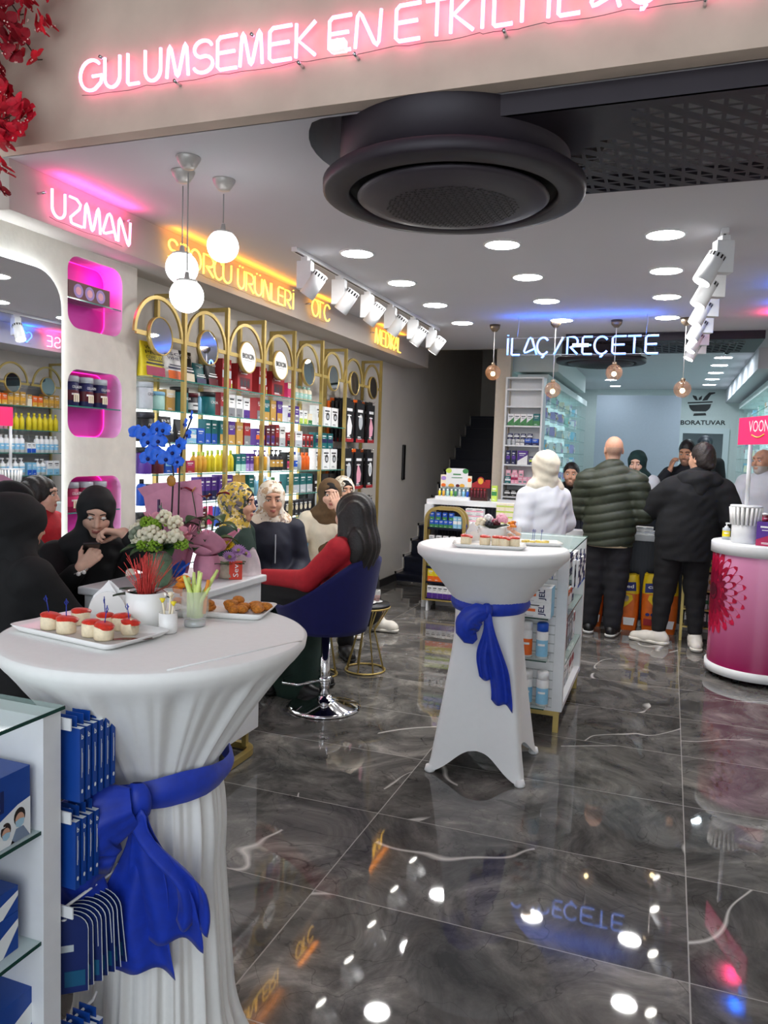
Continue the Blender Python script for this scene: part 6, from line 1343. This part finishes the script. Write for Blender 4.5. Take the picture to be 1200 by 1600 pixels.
def trousers(J,m,name='trousers',r=(.105,.08,.058),vox=.008,to=.96,fold=.003):
    S=SD(); S.cap(tr(J,'pelvis')+V3(.05,0,.02),tr(J,'pelvis')+V3(-.05,0,.02),.12,None,.05,.85)
    for q in 'LR':
        a,b,c=tr(J,'hip'+q),tr(J,'kn'+q),tr(J,'an'+q); c=b+(c-b)*to; S.chain([a,b,c],list(r),.03)
    return S.build(name,m,J['root'],vox,lambda X,Y,Z: fold*np.sin(60*Z+25*X)*np.sin(24*X-20*Z))
def shoes(J,m,sole,side='LR',vox=.006,big=1.0):
    for q in side:
        a=tr(J,'an'+q); t=J['t'+q]; S=SD(); d=V3(t[0],t[1],0); L=np.linalg.norm(d); d/=L; z0=a[2]-.085
        B=lambda f,z:V3(a[0],a[1],z0+z)+d*f
        S.cap(B(-.045,.048),B(.0,.058),.042*big,.046*big,.03).cap(B(.0,.055),B(.10,.045),.044*big,.042*big,.03).cap(B(.10,.042),B(L+.02,.036),.042*big,.036*big,.03).cap(B(-.02,.08),B(-.005,.10),.042*big,.04*big,.02); S.cut(2,z0+.018,1); o=S.build('shoe',m,J['root'],vox)
        S=SD(); S.cap(B(-.045,.03),B(.03,.03),.047*big,.044*big,.02).cap(B(.03,.03),B(L+.02,.03),.046*big,.043*big,.02); S.cut(2,z0+.002,1); S.cut(2,z0+.026*big,-1); S.build('sole',sole,o,vox)
SKA=skin('fair',(222,178,156)); SKB=skin('warm',(206,158,132)); SKC=skin('olive',(190,140,112)); SKD=skin('tan',(200,150,124))
BLK=cloth('black',(16,16,18),.85,.15); COATW=cloth('white_coat',(206,209,218),.75,.02,30,.05); HAIRK=mat('hair_black',(24,19,18),.5,noise=.4,nscale=90,bump=.3)
def scarf_mat(n,base,cols,scale,th=.55):
    m=bpy.data.materials.new(n); m.use_nodes=True; nt=m.node_tree; b=nt.nodes['Principled BSDF']; b.inputs['Roughness'].default_value=.7; tc=nt.nodes.new('ShaderNodeTexCoord'); prev=(*lin(base),1); sock=None
    for k,c in enumerate(cols):
        x=nt.nodes.new('ShaderNodeTexNoise'); x.inputs['Scale'].default_value=scale*(1+.35*k); x.inputs['Detail'].default_value=3; mp=nt.nodes.new('ShaderNodeMapping'); mp.inputs['Location'].default_value=(k*3.1,k*1.7,k); nt.links.new(tc.outputs['Object'],mp.inputs[0]); nt.links.new(mp.outputs[0],x.inputs['Vector'])
        g=nt.nodes.new('ShaderNodeMath'); g.operation='GREATER_THAN'; g.inputs[1].default_value=th+.02*k; nt.links.new(x.outputs['Fac'],g.inputs[0]); mx=nt.nodes.new('ShaderNodeMix'); mx.data_type='RGBA'; nt.links.new(g.outputs[0],mx.inputs[0]); mx.inputs[7].default_value=(*lin(c),1)
        if sock is None: mx.inputs[6].default_value=prev
        else: nt.links.new(sock,mx.inputs[6])
        sock=mx.outputs[2]
    nt.links.new(sock,b.inputs['Base Color']); return m
# 1 woman in black, back to the camera at the far left
J=dict(SIT,s=.95,elL=(.2,-.15,.74),elR=(-.2,-.15,.74)); person('person in black headscarf and coat seated at the left edge, seen from behind',(-2.50,2.43,.0),PI-.35,J,SKB,hpit=.15,vox=.009,face=False,hands='',ear=False)
hijab(J,BLK,face=False,s=1.0,back=.02,vox=.008,fold=.003); jacket(J,BLK,'coat',grow=.02,skirt=[((0,-.05,.5),(0,-.4,.42),.19,.2),((0,-.42,.45),(0,-.42,.1),.18,.2)]); 
shoes(J,BLACK,BLACK)
# 2 woman in black headscarf looking at her phone
J=dict(SIT,s=.95,head=(0.01,-.075,1.165),neck=(0,-.03,1.015),shL=(.17,-.02,.985),shR=(-.17,-.02,.985),elL=(.29,-.22,.93),wrL=(.118,-.205,1.085),hdL=(-.95,.10,.12),hnL=(0,-.3,-1),curlL=.75,elR=(-.19,-.21,.80),wrR=(-.075,-.31,.945),hdR=(.55,.02,.55),hnR=(-.2,-.85,.35),curlR=.65,hipL=(.09,.0,.52))
J.update(hnR=(.3,.75,.3))
person('person in black headscarf resting her chin on one hand and looking at a phone',(-2.565,2.965,.0),.80,J,SKA,hy=-.05,hpit=.36,hrol=.06,vox=.0045,lid=.9,hs=.93)
hijab(J,cloth('black_scarf',(13,13,16),.8,.1),s=.93,vox=.006,drape=.16,fold=.003); jacket(J,BLK,'dress',skirt=[((0,-.05,.5),(0,-.4,.46),.19,.19),((0,-.42,.45),(0,-.42,.1),.19,.2)],sleeve=.82,vox=.007); shoes(J,BLACK,BLACK)
w_=tr(J,'wrR'); MB().tube([w_+V3(.036*math.cos(a),.030*math.sin(a),-.012+.014*math.cos(a)) for a in [2*PI*i/16 for i in range(16)]],.0035,mat('bracelet_silver',(220,216,210),.2,.8),6,True).sph(w_+V3(-.01,-.034,-.02),.010,mat('bead_white',(236,236,232),.3),10).sph(w_+V3(.012,-.034,-.014),.009,mat('bead_white'),10).build('bracelet',J['root'])
ph=MB().bx((0,0,0),(.072,.009,.15),BLACK).build('mobile_phone',bev=.004); ph.matrix_world=J['root'].matrix_basis@Matrix.Translation(Vector(w_)+Vector((.045,.035,.075)))@Matrix.Rotation(1.05,4,'X'); tag(ph,'dark mobile phone held by the person at the flower podium','mobile phone')
# 3 woman in yellow patterned scarf, mostly behind the plants
J=dict(SIT,s=.95); person('person in yellow patterned headscarf in profile behind the plants',(-2.50,4.15,0),1.75,J,SKB,hpit=.05,vox=.006,lid=.2)
hijab(J,scarf_mat('yellow_floral_scarf',(196,166,60),[(60,70,60),(222,204,150),(120,110,120)],26),under=BLK,vox=.006); jacket(J,cloth('bottle_green',(20,44,36)),'coat',skirt=[((0,-.05,.5),(0,-.4,.46),.18,.18),((0,-.42,.45),(0,-.42,.1),.17,.19)]); shoes(J,BLACK,BLACK)
# 4 woman in cream floral scarf and navy jacket
J=dict(SIT,s=.95,wrL=(.06,-.27,.60),wrR=(-.05,-.30,.60)); person('person in cream floral headscarf and dark navy jacket seated facing the shop',(-2.50,4.60,0),.75,J,SKB,hy=-.12,hpit=.06,vox=.0055,lid=.25)
hijab(J,scarf_mat('cream_floral_scarf',(226,216,200),[(188,160,130),(150,132,120),(236,232,224)],18,.58),vox=.006); jacket(J,cloth('navy_jacket',(20,24,42),.7,.12),'jacket',skirt=[((0,-.05,.5),(0,-.42,.5),.18,.16),((0,-.42,.48),(0,-.42,.1),.15,.17)],vox=.007,grow=.006); shoes(J,BLACK,BLACK)
m=MB(); m.box(-.003,.003,-.152,-.144,.74,.93,K('silver')); m.build('zip',J['root'])
# 5 woman in brown scarf and cream blazer, hand before her nose
J=dict(SIT,s=.95,elL=(.23,-.24,.85),wrL=(.055,-.215,1.045),hdL=(-.32,.16,.94),hnL=(.2,1,-.2),curlL=.2,elR=(-.26,-.06,.72),wrR=(-.16,-.27,.62)); person('person in brown headscarf and cream blazer holding a hand over her nose',(-2.44,5.43,0),.50,J,SKA,hy=.05,hpit=.02,vox=.005)
hijab(J,cloth('brown_scarf',(92,70,46),.85,.12,60),vox=.006,drape=.42,under=BLK); jacket(J,cloth('cream_blazer',(226,216,196),.8,.04),'blazer',sleeve=.86,grow=.004,vox=.007); trousers(J,BLK); shoes(J,mat('shoe_dark',(30,28,28),.5),BLACK)
# 6 woman in pale patterned scarf behind, white trainers
J=dict(SIT,s=.95,knL=(.20,-.30,.50),knR=(.0,-.36,.50),anL=(.30,-.25,.09),anR=(.10,-.34,.09),tL=(.09,-.05)); person('person in pale patterned headscarf and black dress hidden behind the long haired woman',(-2.58,6.02,.0),.55,J,SKB,hy=.3,vox=.008)
hijab(J,scarf_mat('pale_leaf_scarf',(216,206,186),[(150,136,116),(238,234,222)],30),vox=.007,under=BLK); jacket(J,BLK,'dress',skirt=[((0,-.05,.5),(.1,-.33,.48),.17,.15),((.1,-.33,.46),(.16,-.29,.2),.15,.15)]); shoes(J,mat('trainer_white',(226,222,212),.6,noise=.04),mat('trainer_sole',(236,232,222),.6),big=1.05)
# 7 woman with long dark hair on the navy bar chair
J=dict(SIT,s=.95,pelvis=(0,.07,.645),waist=(0,.12,.77),chest=(0,.16,.90),neck=(0,.175,1.01),head=(0,.155,1.13),shL=(.165,.17,.965),shR=(-.165,.17,.965),elL=(.235,.03,.78),wrL=(.22,-.30,.765),hdL=(.1,-1,-.15),hnL=(-.2,0,-1),elR=(-.24,.05,.76),wrR=(-.16,-.25,.72),hipL=(.09,-.02,.64),knL=(.10,-.43,.655),anL=(.10,-.34,.245),hipR=(-.09,-.02,.64),knR=(-.11,-.43,.655),anR=(-.11,-.34,.245))
person('person with long dark hair in a red top sitting on the navy bar chair',(CHX,CHY,0),math.radians(-100),J,SKA,hy=-.25,vox=.006)
jacket(J,cloth('red_top',(168,24,38),.8,.1),'red_top',hem=.56,vox=.007,grow=.002,sleeve=.93); trousers(J,cloth('black_trousers',(20,20,24)),to=.97); shoes(J,BLACK,BLACK)
S=SD(); h=tr(J,'head'); R=J['R']; T=lambda x,y,z:h+R@V3(x,y,z)
S.ell(T(0,.02,.03),(.092,.112,.105),R,.03).cap(T(0,.07,.0),T(0,.10,-.16),.09,.10,.06,.7).cap(T(0,.10,-.16),T(0,.085,-.27),.10,.085,.06,.62).cap(T(.085,.02,.0),T(.095,.05,-.22),.03,.035,.03).cap(T(-.085,.02,.0),T(-.095,.05,-.22),.03,.035,.03).ell(T(0,-.14,-.03),(.062,.085,.105),R,.01,True)
S.build('hair',HAIRK,J['root'],.006,lambda X,Y,Z: .0035*np.sin(150*X+60*np.sin(4*Z)*0+40*Y))
# 8 pharmacist in cream scarf and white coat, back turned
J=sc(dict(STAND,s=.95,shL=(.165,.01,1.35),shR=(-.165,.01,1.35),elR=(-.25,-.02,1.12),elL=(.235,.05,1.09),wrL=(.215,-.10,.90),wrR=(-.2,-.25,1.03)),.90); person('person in cream headscarf and white coat standing with back turned at the counter',(-.86,5.72,0),PI+.75,J,SKB,hy=-.1,hpit=.12,vox=.008,face=False)
hijab(J,cloth('cream_scarf',(208,200,184),.85,.04,50),back=.012,vox=.006,fold=.004,face=False); jacket(J,COATW,'white_coat',grow=.012,skirt=[((0,0,.95),(0,.0,.60),.17,.20)],vox=.007,fold=.005,sleeve=.92); trousers(J,BLK); shoes(J,BLACK,BLACK)
# 9 young man low behind the counter
def hair_cap(J,m,name='hair',s=1,top=.03,vox=.006,line=.072,extra=()):
    R=J['R']; h=tr(J,'head'); T=lambda x,y,z:h+R@(V3(x,y,z)*s); S=SD(); S.ell(T(0,.018,.045),V3(.081,.098,.086+top*.3)*s,R,.02); S.ell(T(0,.045,.0),V3(.076,.068,.085)*s,R,.03)
    S.ell(T(0,-.15,line-.085),V3(.10,.105,.10)*s,R,.012,True); S.ell(T(0,-.02,-.11),V3(.2,.06,.085)*s,R,.02,True)
    for a,r in extra: S.ell(T(*a),V3(*r)*s,R,.015)
    return S.build(name,m,J['root'],vox,lambda X,Y,Z: .0022*np.sin(160*X+90*Z)*np.sin(130*Y+40*Z))
BEARD=mat('stubble',(150,112,92),.7,noise=.2,nscale=200)
beard_fn=lambda p:(p[:,2]<-.036)&(p[:,1]<.02)&(p[:,1]>-.2)&(p[:,2]>-.13)&~((abs(p[:,0])<.02)&(p[:,2]>-.071)&(p[:,2]<-.045)&(p[:,1]<-.08))
J=dict(STAND,s=1,pelvis=(0,.15,.88),waist=(0,.08,.99),chest=(0,-.06,1.10),neck=(0,-.17,1.185),head=(0,-.235,1.31),shL=(.175,-.13,1.15),shR=(-.175,-.13,1.15),elL=(.25,-.30,.98),wrL=(.1,-.45,1.06),elR=(-.25,-.30,.98),wrR=(-.1,-.45,1.06),hipL=(.09,.14,.87),hipR=(-.09,.14,.87)); person('person with short black hair and dark collar low behind the counter',(-1.0,8.48,0),.15,J,SKB,hy=-.1,lips=False,vox=.007,regions=[(BEARD,beard_fn)])
hair_cap(J,HAIRK); jacket(J,BLK,'black_top',vox=.009); trousers(J,BLK,vox=.01); shoes(J,BLACK,BLACK)
# 10 bald man in green puffer jacket, back turned
J=dict(STAND,s=1,shL=(.195,.01,1.315),shR=(-.195,.01,1.315),elL=(.27,-.04,1.06),wrL=(.19,-.22,1.0),elR=(-.27,-.02,1.06),wrR=(-.20,-.24,1.0),hdL=(-.3,-1,0),hdR=(.3,-1,0),hnL=(0,0,-1),hnR=(0,0,-1),hipL=(.085,0,.9),anL=(.13,-.02,.085),anR=(-.07,.03,.085),knR=(-.08,-.01,.49)); BUZZ=mat('shaved_scalp',(176,140,122),.6,noise=.12,nscale=150)
person('person with a bald head in a dark green puffer jacket, back turned at the counter',(-.455,6.77,.0),PI-.06,J,SKD,hy=.35,hpit=.05,vox=.006,regions=[(BUZZ,lambda p:(p[:,2]<.02)&(p[:,1]>.035)&(p[:,2]>-.08))])
jacket(J,cloth('green_puffer',(48,54,42),.55,.12,30,.05),'puffer_jacket',hem=.77,puff=.012,grow=.045,vox=.007,skirt=[((0,0,.98),(0,0,.62),.20,.20)]); trousers(J,cloth('dark_trousers',(26,26,32)),r=(.12,.095,.072)); shoes(J,BLACK,mat('sole_white',(222,222,218),.6))
S=SD(); S.cap((0,0,.80),(0,0,.6),.19,None,.02,.8); S.cut(2,.758,1); S.cut(2,.80,-1); S.build('cream_shirt_hem',cloth('cream_hem',(206,190,160)),J['root'],.008)
# 11 woman in dark green scarf and white coat behind the counter
J=sc(dict(STAND,s=.95),.93); person('person in dark green headscarf and white coat behind the counter looking down',(-.32,8.30,0),-.05,J,SKA,hy=-.12,hpit=.22,vox=.006,lid=.5)
hijab(J,cloth('bottle_green_scarf',(22,50,50)),vox=.0065,drape=.1); jacket(J,COATW,'white_coat',grow=.008,skirt=[((0,0,.95),(0,.0,.55),.17,.19)],vox=.008); trousers(J,BLK,vox=.01); shoes(J,BLACK,BLACK)
# 12 young man with hand on his cheek
J=dict(STAND,s=1,elR=(-.26,-.16,1.20),wrR=(-.115,-.17,1.40),hdR=(.25,.05,1),hnR=(.7,.7,0),curlR=.45); person('person with black hair and dark shirt holding a hand to his cheek',(.15,8.45,0),-.25,J,SKC,hy=-.05,hpit=.15,lips=False,vox=.006,regions=[(BEARD,beard_fn)],bw=.0045)
hair_cap(J,HAIRK,top=.07); jacket(J,cloth('dark_shirt',(22,24,32)),'shirt',sleeve=.85); trousers(J,BLK,vox=.01); shoes(J,BLACK,BLACK)
# 13 person with a dark cap in the doorway
J=sc(dict(STAND,s=1),1.085); person('person with a dark patterned cap standing far back in the laboratory doorway',(.42,11.3,0),.0,J,SKB,vox=.01,legs=True)
S=SD(); h=tr(J,'head'); S.ell(h+V3(0,.01,.06),(.10,.115,.09),None,.02).cap(h+V3(0,-.1,.05),h+V3(0,-.15,.045),.06,.05,.02,.9); S.cut(2,h[2]+.02,1); S.build('cap',mat('dark_cap',(24,30,40),.6,noise=.5,nscale=40),J['root'],.008)
jacket(J,BLK,'black_top',vox=.012); trousers(J,BLK,vox=.012); shoes(J,BLACK,BLACK)
# 14 woman in black hoodie, back turned
J=dict(STAND,s=1,waist=(-.03,0,1.08),chest=(-.05,.01,1.23),head=(-.085,-.02,1.51),neck=(-.075,.01,1.365),shL=(.12,.01,1.275),shR=(-.245,.01,1.275),elL=(.29,-.09,1.10),wrL=(.17,-.28,1.17),hdL=(-.3,-.6,.7),elR=(-.35,.02,1.04),wrR=(-.22,-.20,.98),hipL=(.10,0,.9),anL=(.165,.05,.085),knL=(.13,-.01,.49),anR=(-.12,.02,.085),tL=(.16,-.06),tR=(.0,.16))
person('person with short dark hair in a black hoodie and white trainers, back turned',(.145,6.70,.0),PI+.05,J,SKB,hy=.75,vox=.006,ear=True)
jacket(J,cloth('black_hoodie',(19,20,23),.9,.15),'hoodie',hem=.70,grow=.055,vox=.008,skirt=[((0,0,.95),(0,0,.72),.20,.21)],fold=.006,belly=.02); trousers(J,cloth('black_leggings',(17,17,20)),r=(.135,.09,.058),to=.88); shoes(J,mat('trainer_white'),mat('trainer_sole'),big=1.12)
S=SD(); n=tr(J,'neck'); S.cap(n+V3(-.10,.05,-.02),n+V3(.10,.05,-.02),.075,None,.05).cap(n+V3(0,.10,-.03),n+V3(0,.13,-.12),.09,.05,.05); S.build('hood',cloth('black_hoodie'),J['root'],.008,lambda X,Y,Z:.004*np.sin(60*Z+30*X))
hair_cap(J,mat('hair_dark_brown',(38,30,28),.5,noise=.3,nscale=90,bump=.3),top=.05,extra=[((.0,.10,-.045),(.035,.035,.035)),((0,.05,-.01),(.08,.07,.085))])
MB().tube([tr(J,'head')+J['R']@V3(-.078,.005+.0*i,-.035-.012*math.cos(i)) for i in (0,1,2,3)],.003,CHROME,5).build('earring',J['root'])
# 15 older man with grey beard behind the kiosk
GB=mat('grey_beard',(190,182,174),.8,noise=.15,nscale=200); GH=mat('grey_hair',(150,144,138),.7,noise=.3,nscale=120)
J=dict(STAND,s=1,elR=(-.24,-.08,1.12),wrR=(-.10,-.27,1.10),hdR=(.9,-.2,.1),hnR=(0,.6,-.4),curlR=.8); J=sc(J,.965); person('person with grey beard in a white coat standing beyond the pink kiosk',(.80,7.98,0),-.62,J,SKD,hy=-.1,lips=False,vox=.006,regions=[(GB,beard_fn),(GH,lambda p:(p[:,2]<.055)&(p[:,1]>.0)&(p[:,2]>-.06)&(abs(p[:,0])<.078))],brow=mat('brow_grey',(110,100,92),.8))
jacket(J,COATW,'white_coat',grow=.01,skirt=[((0,0,.95),(0,.0,.55),.17,.19)],sleeve=.85); trousers(J,cloth('dark_trousers'),vox=.01); shoes(J,BLACK,BLACK)
S=SD(); n=tr(J,'neck'); S.cap(n+V3(-.03,-.06,-.02),n+V3(-.05,-.10,-.10),.03,.02,.02).cap(n+V3(.03,-.06,-.02),n+V3(.05,-.10,-.10),.03,.02,.02); S.build('shirt_collar',cloth('pale_blue_shirt',(196,206,222)),J['root'],.007)
# ---------------- bougainvillea over the left of the front beam ----------------
t=thing('bougainvillea','red bougainvillea spray hanging over the left end of the front beam','flowers',(-2.45,2.325,2.9)); rr=random.Random(21)
BR=mat('bract_red',(196,16,44),.6,noise=.35,nscale=25); BR2=mat('bract_deep_red',(140,8,30),.6,noise=.3,nscale=25); ST=mat('stamen_cream',(250,220,210),.5); VS=mat('vine_stem',(70,58,44),.8)
def inside(x,z):
    # outline of the hanging mass in the plane of the beam (x from its left end)
    lim=lipl(z,[(2.30,-.12),(2.45,.01),(2.60,.03),(2.68,.12),(2.80,.03),(2.88,.07),(2.95,.14),(3.03,.20),(3.10,.10),(3.16,.18),(3.30,.30),(3.7,.5)]); return x<lim
n_=0; tries=0; stems=MB()
while n_<150 and tries<6000:
    tries+=1; z=rr.uniform(2.33,3.45); x=rr.uniform(-.30,.40)
    if z>3.3 and rr.random()<.5: continue
    if not inside(x-.02,z): continue
    y=rr.uniform(-.10,.06); q=MB(); cm=BR if rr.random()<.72 else BR2; s=rr.uniform(.85,1.2)
    for f in range(rr.randint(2,3)):
        ox,oy,oz=rr.uniform(-.025,.025),rr.uniform(-.02,.0),rr.uniform(-.025,.025); b=rr.uniform(0,6)
        for k in range(3): leaf(q,(ox,oy,oz),b+k*2.1,rr.uniform(.1,.6),.042*s,.036*s,cm,.1)
        for k in range(2): q.sph((ox+rr.uniform(-.012,.012),oy-.02,oz+rr.uniform(.0,.02)),.0028,ST,6)
    o=q.build('flower_cluster',t); o.location=(x,y,z-2.9); o.rotation_euler=(rr.uniform(.6,1.8),rr.uniform(-.6,.6),rr.uniform(0,6)); n_+=1
    if rr.random()<.3: stems.tube([(x,y+.02,z-2.9),(x-.05,y+.05,z-2.88),(x-.12,y+.06,z-2.8)],.0025,VS,5)
for (x,z) in ((.165,2.70),(.185,2.665),(.25,3.10)):
    q=MB()
    for f in range(3):
        for k in range(3): leaf(q,(.02*f-.02,0,.02*math.sin(f*2)),k*2.1+f,.4,.045,.036,BR,.1)
        for k in range(2): q.sph((.02*f-.02,-.02,.01*k),.0028,ST,6)
    o=q.build('flower_cluster',t); o.location=(x,-.06,z-2.9); o.rotation_euler=(1.3,0,z*7)
    stems.tube([(x,-.05,z-2.9),(x-.08,-.03,z-2.87),(x-.2,.02,z-2.86)],.002,VS,5)
stems.build('stem',t)
for (x,z,a) in ((.06,2.76,-.9),(.0,2.55,.4),(-.05,2.9,1.0),(.05,3.2,.2)): o=leaf(MB(),(0,0,0),a,-.5,.055,.03,GREEN,.2).build('leaf',t); o.location=(x,-.08,z-2.9)
